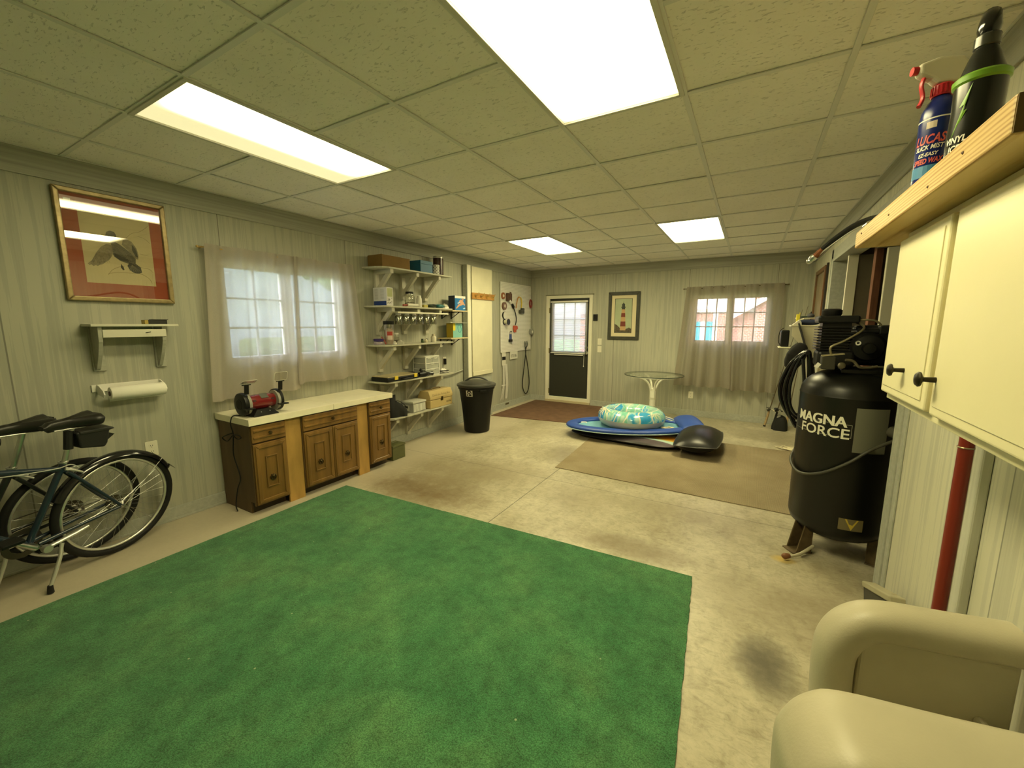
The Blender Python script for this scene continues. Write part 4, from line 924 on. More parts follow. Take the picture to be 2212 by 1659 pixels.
jar('paint_pot', 'tiny cream pot on the third shelf', 'pot', (.21, 3.085, z), .022, .036, mat('pot_cream', (.62, .56, .40), .5), M_cream, .01)
jar('black_cap_vial', 'tiny black vial beside the cream pot', 'vial', (.17, 3.15, z), .010, .042, M_blk, M_blk, .006)
jar('glue_bottle', 'white squat bottle with grey label on the third shelf', 'bottle', (.20, 3.245, z), .036, .085, mat('bottle_cream', (.66, .62, .50), .5), mat('cap_tan', (.45, .38, .26), .5), .018, lidr=.022)
# fourth shelf
z = SZ[3] + .001
t = thing('organizer_case', 'black organizer case with tan lid and yellow latches on the fourth shelf', 'case', (.15, 2.59, z))
obj('tray', G().box(.02, .292, 2.335, 2.850, z, z + .048), M_blk, t, bevel=.008)
obj('lid', G().box(.024, .284, 2.345, 2.840, z + .049, z + .060), mat('amber_lid', (.44, .36, .20), .25, var=.12, vscale=6), t, bevel=.004)
for y in (2.47, 2.79): obj('latch', G().box(.286, .299, y - .026, y + .026, z + .018, z + .062), mat('latch_yellow', (.75, .55, .05), .45), t, bevel=.003)
obj('handle', G().tube(smooth_path([(.29, 2.55, z + .022), (.325, 2.57, z + .022), (.325, 2.69, z + .022), (.29, 2.71, z + .022)], 4), .009, 8), M_blk, t, smooth=50)
t = thing('cordless_drill', 'black power tool lying in front of the plastic drawers', 'tool', (.27, 2.98, z))
obj('body', G().tube([(.262, 2.88, z + .034), (.268, 2.93, z + .035), (.272, 2.99, z + .036), (.275, 3.02, z + .034)], [.028, .032, .034, .022], 14), M_blk, t, smooth=50)
obj('grip', G().tube(smooth_path([(.268, 2.94, z + .036), (.262, 2.93, z + .075), (.255, 2.91, z + .095)], 4), .018, 12, flat=.8), M_blkrub, t, smooth=50)
obj('nozzle', G().tube([(.275, 3.02, z + .034), (.279, 3.08, z + .030), (.281, 3.11, z + .029)], [.022, .020, .028], 14), M_blkgloss, t, smooth=50)
t = thing('black_glove', 'black work glove lying behind the organizer case', 'glove', (.10, 2.90, z))
obj('palm', pillow((.085, 2.925, z + .030), .05, .06, .029), M_blkrub, t, smooth=180)
for i in range(4): obj('finger', G().tube(smooth_path([(.05 + i * .022, 2.965, z + .030), (.05 + i * .023, 2.995, z + .028), (.048 + i * .022, 3.01, z + .016)], 3), .011, 8), M_blkrub, t, smooth=60)
t = thing('drawer_unit', 'clear three tier plastic drawer unit with white frame on the fourth shelf', 'drawers', (.13, 3.17, z))
M_fr = mat('frame_white', (.78, .77, .70), .4); M_dr = mat('frosted_drawer', (.50, .51, .45), .25, alpha=.75)
x0, x1, y0, y1, h = .02, .245, 3.03, 3.30, .243
g = G()
for (a, b_) in ((x0, y0), (x0, y1 - .012), (x1 - .012, y0), (x1 - .012, y1 - .012)): g.box(a, a + .012, b_, b_ + .012, z, z + h)
for q in range(4):
    zz = z + q * .0765; g.box(x0 + .012, x1 - .012, y0 + .001, y0 + .011, zz, zz + .009); g.box(x0 + .012, x1 - .012, y1 - .011, y1 - .001, zz, zz + .009); g.box(x1 - .011, x1 - .001, y0 + .012, y1 - .012, zz, zz + .009)
g.box(x0, x1, y0, y1, z + h, z + h + .010)
obj('frame', g, M_fr, t, bevel=.002)
for q in range(3):
    for (b0, b1) in (((y0 + .014, (y0 + y1) / 2 - .003), ((y0 + y1) / 2 + .003, y1 - .014)) if q == 2 else ((y0 + .014, y1 - .014),)):
        zz = z + q * .0765 + .011
        d = obj('drawer', G().box(x0 + .014, x1 - .006, b0, b1, zz, zz + .062), M_dr, t, bevel=.004)
        obj('pull', G().box(x1 - .006, x1 + .006, (b0 + b1) / 2 - .03, (b0 + b1) / 2 + .03, zz + .052, zz + .060), M_fr, d, bevel=.002)
t = thing('paper_stack', 'loose stack of white papers at the end of the fourth shelf', 'papers', (.18, 3.42, z))
for k in range(5): obj('sheet', G().box(-.06, .06, -.075, .075, 0, .006, Matrix.Translation((.19, 3.415, z + .0065 * k)) @ Matrix.Rotation(random.uniform(-.25, .25), 4, 'Z')), M_white if k % 2 else M_blk, t)
o = obj('plastic_wrap', crumple((.20, 3.43, z + .033), .045, .022, 31), mat('paper_white', (0, 0, 0))); tag(origin_to(o, (.20, 3.43, z + .033)), 'crumpled white paper on the paper stack', 'paper')
t = outlet('outlet_plate', 'cream outlet plate with black adapter above the paper stack', 'outlet', (3.70, 1.005), LW(), .075, .115)
obj('adapter', G().box(.009, .045, 3.665, 3.695, .955, 1.04), M_blk, t, bevel=.004)
P = smooth_path([(.025, 3.545, .86), (.03, 3.57, .815), (.03, 3.66, .795), (.03, 3.82, .80), (.02, 4.0, .815), (.01, 4.125, .83)], 6)
o = obj('wall_cable', G().tube(P, .010, 8), mat('grey_cable', (.36, .36, .30), .5), smooth=60); tag(origin_to(o, (.03, 3.8, .80)), 'grey cable drooping along the wall behind the trash can', 'cable')
# lowest shelf
z = SZ[4] + .001
t = thing('cloth_bag', 'black cloth bag slumped on the lowest shelf', 'bag', (.17, 2.56, z))
def bagfn(u, v):
    a = 2 * pi * u; p = max(cos(v * pi / 2), .001) ** .7; w = 1 + .13 * sin(5 * a + 3 * v) + .08 * sin(9 * a)
    return (.165 + .125 * p * w * cos(a), 2.565 + (.155 * p * w) * sin(a), z + (.17 - .07 * sin(a)) * sin(v * pi / 2) * (1 + .08 * sin(3 * a)))
obj('bag_body', G().grid(bagfn, 28, 14, True), mat('black_cloth', (.012, .012, .011), .85), t, smooth=180)
obj('strap', G().tube(smooth_path([(.20, 2.50, z + .17), (.22, 2.54, z + .19), (.24, 2.60, z + .155), (.26, 2.66, z + .085)], 5), .009, 8, flat=.35), M_blkrub, t, smooth=60)
t = thing('storage_bin', 'small clear lidded plastic bin on the lowest shelf', 'bin', (.17, 2.87, z))
obj('tub', G().box(.075, .265, 2.755, 2.985, z, z + .115), mat('frosted_tub', (.46, .46, .40), .3, alpha=.7), t, bevel=.008)
g = G()
for i in range(10): g.box(.265, .269, 2.765 + i * .022, 2.775 + i * .022, z + .01, z + .105)
obj('ribs', g, M_fr, t)
obj('lid', G().box(.068, .272, 2.748, 2.992, z + .116, z + .140), mat('bin_lid', (.58, .57, .50), .35), t, bevel=.004)
obj('label', G().box(.10, .20, 2.7525, 2.7545, z + .02, z + .09), mat('bin_label', (.62, .60, .52), .6), t)
flat('label_print', [rect(.12, .18, z + .05, z + .08), rect(.12, .165, z + .03, z + .04)], Matrix(((1, 0, 0, 0), (0, 0, -1, 2.7525), (0, 1, 0, 0), (0, 0, 0, 1))), .0006, mat('print_dark', (0, 0, 0)), t)
t = thing('tackle_box', 'tan hinged tackle box with handwriting on the lowest shelf', 'tackle box', (.15, 3.28, z))
M_tan = mat('tan_plastic', (.50, .38, .17), .42)
obj('base', G().box(.08, .292, 3.045, 3.500, z, z + .112), M_tan, t, bevel=.008)
Mx = Matrix(((1, 0, 0, 0), (0, 0, 1, 3.04), (0, 1, 0, 0), (0, 0, 0, 1)))
lid = obj('lid', G().prism([(.075, z + .115), (.298, z + .115), (.298, z + .150), (.265, z + .232), (.12, z + .232), (.075, z + .150)], Mx, .465), M_tan, t, bevel=.006)
obj('handle', G().tube(smooth_path([(.192, 3.18, z + .234), (.192, 3.20, z + .250), (.192, 3.34, z + .250), (.192, 3.36, z + .234)], 4), .007, 8), mat('tan_dark', (.22, .16, .07), .5), lid, smooth=60)
obj('latch', G().box(.292, .302, 3.255, 3.295, z + .085, z + .14), M_hand, t, bevel=.002)
ml = lambda y0_, z0_, x: (lambda a, b_: (x, y0_ + a, z0_ + b_))
obj('printed_name', text_g('OLD PAL', .030, ml(3.42, z + .045, .2926), .0006, width=.10), M_blk, t)
sl = lambda a, b_: (.2685 - (.033) * ((b_ + .012) / .082) + .0008, 3.275 + a, z + .155 + b_)
obj('handwriting', text_g('David aka Fishing Box', .036, lambda a, b_: (.2990 - .033 * ((b_ + .012) / .082) + .0012, 3.27 + a, z + .162 + b_), -.0004, .3, width=.36), mat('marker_ink', (.06, .045, .02), .7), lid)

# ================================================================== trash can
t = thing('trash_can', 'tall black plastic trash can with domed lid', 'trash can', (.49, 3.81, 0))
C_ = Matrix.Translation((.49, 3.81, 0))
M_can = mat('trash_black', (.006, .006, .0055), .45, spec=.35)
obj('barrel', G().lathe([(0, 0.005), (.175, .005), (.182, .018), (.205, .30), (.222, .44), (.246, .60), (.250, .655), (.246, .655), (.20, .30), (.17, .02), (0, .018)], 40, C_), M_can, t, smooth=35)
obj('rim', G().lathe([(.250, .625), (.262, .628), (.266, .660), (.250, .662)], 40, C_), M_can, t, smooth=40)
lid = obj('lid', G().lathe([(.272, .660), (.282, .666), (.282, .690), (.262, .700), (.235, .702), (.215, .716), (.12, .745), (0, .755)], 40, C_), mat('trash_lid', (.045, .045, .040), .35), t, smooth=30)
obj('lid_handle', G().tube(smooth_path([(.36, 3.72, .728), (.41, 3.755, .768), (.49, 3.81, .782), (.57, 3.865, .768), (.62, 3.90, .728)], 5), .017, 10, flat=.7), MATS['trash_lid'], lid, smooth=60)
for a in (-35, 145):
    obj('grip', G().box(-.02, .028, -.05, .05, -.02, .012, Matrix.Translation((.49 + .258 * cos(R(a)), 3.81 + .258 * sin(R(a)), .625)) @ Matrix.Rotation(R(a), 4, 'Z')), M_can, t, bevel=.006)
wf = lambda x, y: (.49 + (.2405 + .15 * y) * cos(R(-79) + x / .245), 3.81 + (.2405 + .15 * y) * sin(R(-79) + x / .245), .545 + y)
st = obj('sticker', G().grid(lambda u, v: wf(-.048 + .096 * u, -.005 + .10 * v), 8, 4), mat('sticker_white', (.66, .64, .56), .5), t, smooth=60)
wf2 = lambda x, y: (.49 + (.2415 + .15 * y) * cos(R(-79) + x / .245), 3.81 + (.2415 + .15 * y) * sin(R(-79) + x / .245), .545 + y)
g = G(); g.grid(lambda u, v: wf2((.022 + .012 * v) * cos(pi * u), .038 + (.028 + .018 * v) * sin(pi * u)), 13, 2)
g.grid(lambda u, v: wf2(-.035 + .018 * u, .006 + .022 * v), 3, 2); g.grid(lambda u, v: wf2(-.005 + .036 * u, .006 + .022 * v), 3, 2); g.grid(lambda u, v: wf2(-.012 + .024 * u, .034 + .014 * v), 3, 2)
obj('sticker_print', g, M_blk, st)

# ================================================================== pilaster with cream panel, hook rail
t = thing('access_panel', 'tall cream cover panel on a boxed grey pilaster', 'panel', (.05, 4.48, 0))
obj('box', G().box(.0165, .10, 4.145, 4.83, 0, 2.424), M_trim, t, bevel=.003)
obj('edge_strip', G().box(.10, .106, 4.150, 4.235, .0, 2.42), M_cream, t, bevel=.002)
obj('cover', G().box(.102, .122, 4.245, 4.805, .725, 2.405), mat('cream_hardboard', (.68, .64, .47), .5, var=.05), t, bevel=.003)
obj('ledge', G().box(.122, .132, 4.247, 4.803, .725, .79), mat('cream_hardboard', (0, 0, 0)), t, bevel=.004)
t = thing('hook_rail', 'wooden coat hook rail with brass hooks on the cream panel', 'hook rail', (.13, 4.53, 1.92))
obj('rail', G().box(.1225, .142, 4.225, 4.845, 1.920, 2.015), mat('orange_pine', (.42, .21, .05), .45, var=.25, vscale=4, stretch=(10, 1.5, 10)), t, bevel=.004)
for y in (4.30, 4.455, 4.61, 4.765):
    h_ = obj('hook', G().tube(smooth_path([(.142, y, 1.965), (.170, y, 1.965), (.195, y + .01, 1.99), (.200, y + .012, 2.02)], 4), .005, 8), M_brass, t, smooth=60)
    obj('hook_plate', G().cyl((.142, y, 1.965), (.147, y, 1.965), .022, n=14), M_brass, h_, smooth=40)
    obj('lower_hook', G().tube(smooth_path([(.146, y, 1.955), (.165, y, 1.935), (.18, y, 1.945)], 4), .004, 8), M_brass, h_, smooth=60)

# ================================================================== pegboard
m_peg, nt, b, N, K = shader('pegboard_white')
tc = N('TexCoord'); sp = N('SeparateXYZ'); K(tc.outputs['Object'], sp.inputs[0])
def cellm(ax):
    q = N('Math', operation='MULTIPLY'); K(sp.outputs[ax], q.inputs[0]); q.inputs[1].default_value = 1 / .0254
    f_ = N('Math', operation='FRACT'); K(q.outputs[0], f_.inputs[0]); s_ = N('Math', operation='SUBTRACT'); K(f_.outputs[0], s_.inputs[0]); s_.inputs[1].default_value = .5
    p_ = N('Math', operation='MULTIPLY'); K(s_.outputs[0], p_.inputs[0]); K(s_.outputs[0], p_.inputs[1]); return p_
a_ = N('Math', operation='ADD'); K(cellm(1).outputs[0], a_.inputs[0]); K(cellm(2).outputs[0], a_.inputs[1])
lt = N('Math', operation='LESS_THAN'); K(a_.outputs[0], lt.inputs[0]); lt.inputs[1].default_value = .028
mx = N('Mix', data_type='RGBA'); K(lt.outputs[0], mx.inputs[0]); mx.inputs[6].default_value = (.74, .72, .66, 1); mx.inputs[7].default_value = (.12, .11, .08, 1); K(mx.outputs[2], b.inputs['Base Color']); b.inputs['Roughness'].default_value = .5
t = thing('pegboard', 'white pegboard in the corner hung with cords and rolls', 'pegboard', (.02, 5.8, 1.03))
obj('board', G().box(.018, .024, 5.225, 6.372, 1.032, 2.275), m_peg, t)
obj('edge_strip', G().box(.004, .018, 5.24, 6.36, 1.05, 2.26), mat('raw_strip', (.10, .09, .07), .8), t)
PX = .0245
def peg_hook(y, z, parent, m=None): return obj('hook', G().tube(smooth_path([(PX, y, z), (PX + .03, y, z - .002), (PX + .042, y, z + .012)], 3), .0025, 6), M_steel, parent, smooth=60)
def roll(name, label, y, z, r, w, m, core, group='pegboard rolls'):
    t = thing(name, label, 'roll', (PX + w / 2, y, z), group)
    A = Matrix.Translation((PX + .004, y, z)) @ Matrix.Rotation(R(90), 4, 'Y')
    obj('wound', G().lathe([(r * .45, 0), (r, 0), (r, w), (r * .45, w), (r * .45, 0)], 22, A), m, t, smooth=40)
    obj('core', G().lathe([(r * .38, -.002), (r * .45, -.002), (r * .45, w + .002), (r * .38, w + .002)], 18, A), core, t, smooth=40)
    return t
roll('wire_coil', 'small copper wire coil at the top left of the pegboard', 5.295, 2.03, .058, .018, mat('copper', (.45, .17, .07), .35, metal=.8), M_cream)
roll('tape_roll', 'brown tape roll, second from top on the pegboard edge', 5.325, 1.855, .068, .028, mat('brown_tape', (.16, .08, .05), .35), mat('core_pale', (.55, .48, .38), .6))
t = roll('tape_roll', 'white faced black tape roll on the pegboard edge', 5.335, 1.69, .064, .024, M_blk, M_white); obj('white_face', G().lathe([(.06, 0), (.06, .003), (0, .004)], 20, Matrix.Translation((PX + .028, 5.335, 1.69)) @ Matrix.Rotation(R(90), 4, 'Y')), mat('face_white', (.72, .70, .64), .5), t, smooth=40)
t = thing('wire_spool', 'white wire spool with black ends on the pegboard edge', 'spool', (PX + .05, 5.35, 1.575), 'pegboard rolls')
A = Matrix.Translation((PX + .002, 5.35, 1.575)) @ Matrix.Rotation(R(90), 4, 'Y')
obj('windings', G().lathe([(.0, .006), (.035, .006), (.035, .085), (0, .085)], 18, A), mat('spool_cream', (.62, .60, .45), .5), t, smooth=40)
for q in (0, .085): obj('flange', G().lathe([(0, q), (.055, q), (.055, q + .006), (0, q + .006)], 20, A), M_blk, t, smooth=40)
t = thing('tool_holster', 'brown leather tool holster near the top of the pegboard', 'holster', (PX, 5.47, 1.94))
obj('pouch', G().box(PX, PX + .055, 5.395, 5.545, 1.945, 2.085), mat('brown_leather', (.10, .05, .03), .6, var=.3, vscale=20), t, bevel=.012)
obj('strap', G().box(PX + .055, PX + .062, 5.44, 5.50, 1.99, 2.105), mat('brown_leather', (0, 0, 0)), t, bevel=.003)
obj('cap', G().sphere((PX + .05, 5.47, 1.945), .022, n=10, m=8), M_white, t, smooth=60)
t = thing('adapter_cord', 'short black cord with orange triple tap on the pegboard', 'cord', (PX + .02, 5.68, 1.45), 'pegboard cords')
obj('plug', G().tube([(PX + .03, 5.585, 1.895), (PX + .03, 5.625, 1.85), (PX + .028, 5.645, 1.82)], [.022, .026, .012], 10), M_blk, t, smooth=50)
obj('cable', G().tube(smooth_path([(PX + .028, 5.645, 1.82), (PX + .03, 5.70, 1.74), (PX + .03, 5.735, 1.62), (PX + .03, 5.70, 1.52)], 5), .009, 8), M_blkrub, t, smooth=60)
g = G().box(PX + .005, PX + .05, 5.645, 5.735, 1.43, 1.51); g.box(PX + .01, PX + .045, 5.73, 5.775, 1.44, 1.50); g.box(PX + .01, PX + .045, 5.66, 5.72, 1.385, 1.43)
obj('tap', g, mat('safety_orange', (.52, .09, .04), .45), t, bevel=.008)
t = thing('work_strap', 'yellow and orange strap with a dark clamp on the pegboard', 'strap', (PX + .02, 5.88, 1.72), 'pegboard cords')
obj('orange_side', G().tube(smooth_path([(PX + .02, 5.74, 1.83), (PX + .024, 5.76, 1.92), (PX + .024, 5.80, 2.01), (PX + .024, 5.855, 2.04)], 5), .014, 8, flat=.4), mat('strap_orange', (.48, .20, .04), .6), t, smooth=60)
obj('yellow_side', G().tube(smooth_path([(PX + .024, 5.855, 2.04), (PX + .024, 5.92, 2.02), (PX + .024, 5.945, 1.93), (PX + .02, 5.94, 1.84)], 5), .014, 8, flat=.4), mat('strap_yellow', (.62, .45, .05), .6), t, smooth=60)
g = G().box(PX, PX + .06, 5.865, 6.01, 1.735, 1.80); g.box(PX + .01, PX + .05, 5.92, 6.03, 1.79, 1.84); obj('clamp', g, mat('clamp_dark', (.05, .05, .035), .4), t, bevel=.014)
t = thing('test_lead', 'coiled dark red lead at the right edge of the pegboard', 'lead', (PX + .01, 6.34, 1.92), 'pegboard cords')
g = G()
for k in range(3): g.torus((PX + .008 + .008 * k, 6.335 + .004 * k, 1.935), .062 - .004 * k, .0055, 24, 6, Matrix.Rotation(R(90), 4, 'Y') @ Matrix.Diagonal((1.35, .75, 1, 1)))
obj('coil', g, mat('dark_red_lead', (.22, .03, .025), .45), t, smooth=60); obj('clip', G().tube([(PX + .02, 6.33, 1.90), (PX + .035, 6.33, 1.865)], [.02, .012], 8), MATS['dark_red_lead'], t, smooth=60)
t = roll('duct_tape', 'grey tape roll hanging on its side low at the pegboard right edge', 6.345, 1.385, .058, .05, mat('duct_grey', (.25, .25, .22), .35), M_white)
t = thing('hook_set', 'two blue handled hooks on a white card low on the pegboard', 'hooks', (PX, 5.54, 1.21))
obj('card', G().box(PX, PX + .002, 5.49, 5.62, 1.23, 1.43), mat('card_white', (.75, .73, .68), .6), t)
for y in (5.53, 5.575):
    h_ = obj('handle', G().cyl((PX + .012, y, 1.26), (PX + .012, y, 1.355), .011, n=10), mat('handle_blue', (.03, .06, .22), .4), t, smooth=50)
    obj('hook_wire', G().tube(smooth_path([(PX + .012, y, 1.355), (PX + .012, y + .002, 1.39), (PX + .012, y + .015, 1.41), (PX + .012, y + .028, 1.395)], 4), .004, 6), M_blk, h_, smooth=60)
obj('clamp_foot', G().box(PX + .002, PX + .03, 5.49, 5.60, 1.215, 1.262), M_blk, t, bevel=.006); obj('steel_foot', G().box(PX + .004, PX + .03, 5.575, 5.625, 1.175, 1.215), M_steel, t, bevel=.006)
t = thing('jumper_cable', 'black cable hanging in a long loop below the pegboard', 'cable', (PX, 6.13, .15), 'pegboard cords')
P = smooth_path([(PX + .03, 6.085, 1.13), (PX + .02, 6.135, 1.0), (PX + .01, 6.115, .82), (.03, 6.05, .50), (.03, 6.035, .33), (.03, 6.10, .20), (.03, 6.18, .155), (.03, 6.27, .22), (.03, 6.31, .37), (.03, 6.28, .58), (PX + .01, 6.20, .82), (PX + .02, 6.125, 1.0), (PX + .03, 6.165, 1.13)], 6)
obj('loop', G().tube(P, .0085, 8), M_blkrub, t, smooth=60)
for y in (6.085, 6.165): obj('clip', G().tube([(PX + .03, y, 1.10), (PX + .035, y - .004, 1.16), (PX + .03, y - .01, 1.21)], [.010, .016, .006], 8), mat('clip_grey', (.12, .12, .10), .4), t, smooth=60)
t = thing('zip_ties', 'bundle of long white zip ties hanging below the pegboard', 'zip ties', (PX, 5.35, .15))
obj('header_card', G().box(PX, PX + .004, 5.265, 5.395, .80, 1.03), mat('tie_card', (.70, .67, .57), .5), t); obj('black_band', G().box(PX + .004, PX + .0055, 5.27, 5.39, .895, .955), M_blk, t)
for k in range(9):
    y = 5.30 + .017 * k; y2 = 5.20 + .03 * k if k < 4 else 5.32 + .014 * k
    obj('tie', G().tube(smooth_path([(PX + .004, y, .82), (PX + .006, y + (.02 if k > 3 else -.005), .60), (PX + .008, y + (.03 if k > 3 else -.01), .42), (PX + .006, y2, .17 + .01 * (k % 3))], 5), .0055, 4, flat=.3), M_white, t, smooth=60)
obj('binding', G().box(PX + .001, PX + .018, 5.255, 5.36, .425, .445), M_white, t)
t = thing('number_plate', 'small white number plate hung under the pegboard', 'plate', (PX, 5.70, .90))
obj('plate', G().box(PX - .004, PX + .002, 5.555, 5.835, .885, 1.03), mat('plate_white', (.68, .67, .58), .4), t, bevel=.002)
obj('characters', text_g('E753 86', .075, ml(5.695, .925, PX + .0026), .001, width=.20), mat('plate_ink', (.08, .08, .06), .5), t)
# small hole cover low on the wall
o = obj('vent_cover', G().box(.016, .022, 5.40, 5.52, .055, .085), mat('vent_brown', (.09, .07, .03), .5), bevel=.002); tag(origin_to(o, (.016, 5.46, .055)), 'small brown vent slot in the baseboard under the zip ties', 'vent')
# ================================================================== rugs
m_green, nt, b, N, K = shader('green_turf_carpet')
tc = N('TexCoord'); n1 = N('TexNoise', Scale=1.7, Detail=6.0, Roughness=.65); K(tc.outputs['Object'], n1.inputs['Vector'])
n2 = N('TexNoise', Scale=230.0, Detail=3.0); K(tc.outputs['Object'], n2.inputs['Vector'])
n3 = N('TexNoise', Scale=9.0, Detail=8.0, Roughness=.75); K(tc.outputs['Object'], n3.inputs['Vector'])
r1 = ramp(N, [(.30, (.038, .158, .062)), (.50, (.066, .208, .084)), (.72, (.115, .262, .105))]); K(n1.outputs[0], r1.inputs[0])
r2 = ramp(N, [(.30, (.45, .45, .45)), (.65, (1.25, 1.25, 1.25))]); K(n2.outputs[0], r2.inputs[0])
r3 = ramp(N, [(.34, (.66, .66, .66)), (.62, (1.15, 1.15, 1.15))]); K(n3.outputs[0], r3.inputs[0])
m1 = N('Mix', data_type='RGBA', blend_type='MULTIPLY'); m1.inputs[0].default_value = 1; K(r1.outputs[0], m1.inputs[6]); K(r2.outputs[0], m1.inputs[7])
m2 = N('Mix', data_type='RGBA', blend_type='MULTIPLY'); m2.inputs[0].default_value = 1; K(m1.outputs[2], m2.inputs[6]); K(r3.outputs[0], m2.inputs[7])
vo = N('TexVoronoi', Scale=7.0); K(tc.outputs['Object'], vo.inputs['Vector'])
lt = N('Math', operation='LESS_THAN'); K(vo.outputs['Distance'], lt.inputs[0]); lt.inputs[1].default_value = .034
m3 = N('Mix', data_type='RGBA'); K(lt.outputs[0], m3.inputs[0]); K(m2.outputs[2], m3.inputs[6]); m3.inputs[7].default_value = (.30, .36, .22, 1)
K(m3.outputs[2], b.inputs['Base Color']); b.inputs['Roughness'].default_value = 1.0; b.inputs['Specular IOR Level'].default_value = .1
b.inputs['Sheen Weight'].default_value = .15
bp = N('Bump'); bp.inputs['Strength'].default_value = .9; bp.inputs['Distance'].default_value = .006; K(n2.outputs[0], bp.inputs['Height']); K(bp.outputs[0], b.inputs['Normal'])
def rug(name, label, pts, h, m, wob, seed, n=40):
    rnd = random.Random(seed); out = []
    for i in range(len(pts)):
        a, c = Vector(pts[i]), Vector(pts[(i + 1) % len(pts)]); d = (c - a); nn = Vector((-d.y, d.x)).normalized()
        for k in range(n):
            q = a + d * (k / n); w = wob * (sin(k * .7 + seed) + rnd.uniform(-1, 1)) * (0 if k == 0 else 1); out.append((q.x + nn.x * w, q.y + nn.y * w))
    o = obj(name, G().prism(out, Matrix.Translation((0, 0, .0005)), h), m)
    c = sum((Vector(p) for p in pts), Vector((0, 0))) / len(pts)
    return tag(origin_to(o, (c.x, c.y, 0)), label, 'rug')
rug('green_rug', 'large green turf carpet in the foreground', [(.615, -1.9), (3.79, -1.9), (3.735, .35), (3.675, 1.24), (3.650, 1.598), (.612, 1.468)],   .011, m_green, .0015, 2)
m_tan, nt, b, N, K = shader('tan_ribbed_carpet')
tc = N('TexCoord'); wv = N('TexWave', Scale=42.0, Distortion=.5); wv.bands_direction = 'X'; K(tc.outputs['Object'], wv.inputs['Vector'])
n1 = N('TexNoise', Scale=2.6, Detail=5.0); K(tc.outputs['Object'], n1.inputs['Vector']); n2 = N('TexNoise', Scale=110.0, Detail=2.0); K(tc.outputs['Object'], n2.inputs['Vector'])
r1 = ramp(N, [(.3, (.27, .215, .13)), (.7, (.36, .295, .19))]); K(n1.outputs[0], r1.inputs[0]); r2 = ramp(N, [(.2, (.72, .72, .72)), (.8, (1.12, 1.12, 1.12))])
ad = N('Math', operation='ADD'); K(wv.outputs['Fac'], ad.inputs[0]); K(n2.outputs[0], ad.inputs[1]); hf = N('Math', operation='MULTIPLY'); K(ad.outputs[0], hf.inputs[0]); hf.inputs[1].default_value = .5; K(hf.outputs[0], r2.inputs[0])
m1 = N('Mix', data_type='RGBA', blend_type='MULTIPLY'); m1.inputs[0].default_value = 1; K(r1.outputs[0], m1.inputs[6]); K(r2.outputs[0], m1.inputs[7]); K(m1.outputs[2], b.inputs['Base Color']); b.inputs['Roughness'].default_value = 1; b.inputs['Specular IOR Level'].default_value = .1
bp = N('Bump'); bp.inputs['Strength'].default_value = .6; bp.inputs['Distance'].default_value = .004; K(hf.outputs[0], bp.inputs['Height']); K(bp.outputs[0], b.inputs['Normal'])
rug('tan_rug', 'tan ribbed carpet piece under the pool floats', [(2.125, 2.953), (4.53, 2.893), (4.56, 4.90), (2.03, 4.85)], .007, m_tan, .001, 5)
rug('brown_mat', 'reddish brown door mat carpet in the corner by the door', [(.145, 4.715), (1.95, 4.955), (1.95, 6.385), (.150, 6.385)], .008, mat('reddish_brown_carpet', (.145, .078, .045), .95, var=.22, vscale=7, bump=.5, bscale=150), .001, 7)

# ================================================================== pool floats
fl = thing('black_lounge_float', 'black inflatable pool lounger with pillow lying under the blue float', 'pool float', (2.7, 4.45, 0))
def lounger(u, v, sgn):
    x, y = 2 * u - 1, 2 * v - 1
    k = (1 - abs(x) ** 4) ** .25
    yy = y * (.40 + .03 * x) * k
    h = max(0, (1 - abs(x) ** 3)) ** .5 * max(0, (1 - abs(y) ** 2.4)) ** .5
    tub = .022 * cos(y * 9) * h
    return Vector((2.47 + .74 * x, 4.51 + yy - .02 * x, .062 + sgn * (.050 * h + (tub * .5 if sgn > 0 else 0))))
g = G(); g.grid(lambda u, v: lounger(u, v, 1), 30, 30); g.grid(lambda u, v: lounger(u, v, -1), 30, 30)
m_sw, nt, b, N, K = shader('swirl_print_vinyl')
tc = N('TexCoord'); sp = N('SeparateXYZ'); K(tc.outputs['Object'], sp.inputs[0])
wv = N('Math', operation='SINE'); mq = N('Math', operation='MULTIPLY'); K(sp.outputs[0], mq.inputs[0]); mq.inputs[1].default_value = 4.2; K(mq.outputs[0], wv.inputs[0])
aa = N('Math', operation='MULTIPLY_ADD'); K(wv.outputs[0], aa.inputs[0]); aa.inputs[1].default_value = .05; K(sp.outputs[1], aa.inputs[2])
ab = N('Math', operation='MULTIPLY_ADD'); K(sp.outputs[0], ab.inputs[0]); ab.inputs[1].default_value = -.10; K(aa.outputs[0], ab.inputs[2])
mr = N('MapRange'); K(ab.outputs[0], mr.inputs[0]); mr.inputs[1].default_value = 3.78; mr.inputs[2].default_value = 4.62
r1 = ramp(N, [(0.0, (.012, .012, .013)), (.05, (.085, .065, .075)), (.15, (.10, .075, .085)), (.18, (.45, .60, .50)), (.25, (.45, .60, .50)), (.29, (.62, .42, .05)), (.40, (.50, .20, .02)), (.60, (.03, .03, .03))]); r1.color_ramp.interpolation = 'EASE'
K(mr.outputs[0], r1.inputs[0])
mrx = N('MapRange'); K(sp.outputs[0], mrx.inputs[0]); mrx.inputs[1].default_value = 2.30; mrx.inputs[2].default_value = 2.80
mxb = N('Mix', data_type='RGBA'); K(mrx.outputs[0], mxb.inputs[0]); mxb.inputs[6].default_value = (.012, .012, .012, 1); K(r1.outputs[0], mxb.inputs[7]); K(mxb.outputs[2], b.inputs['Base Color']); b.inputs['Roughness'].default_value = .35
bed = obj('bed', g, m_sw, fl, smooth=180)
Mp = Matrix.Rotation(R(-1), 4, 'Z') @ Matrix.Rotation(R(-4), 4, 'Y')
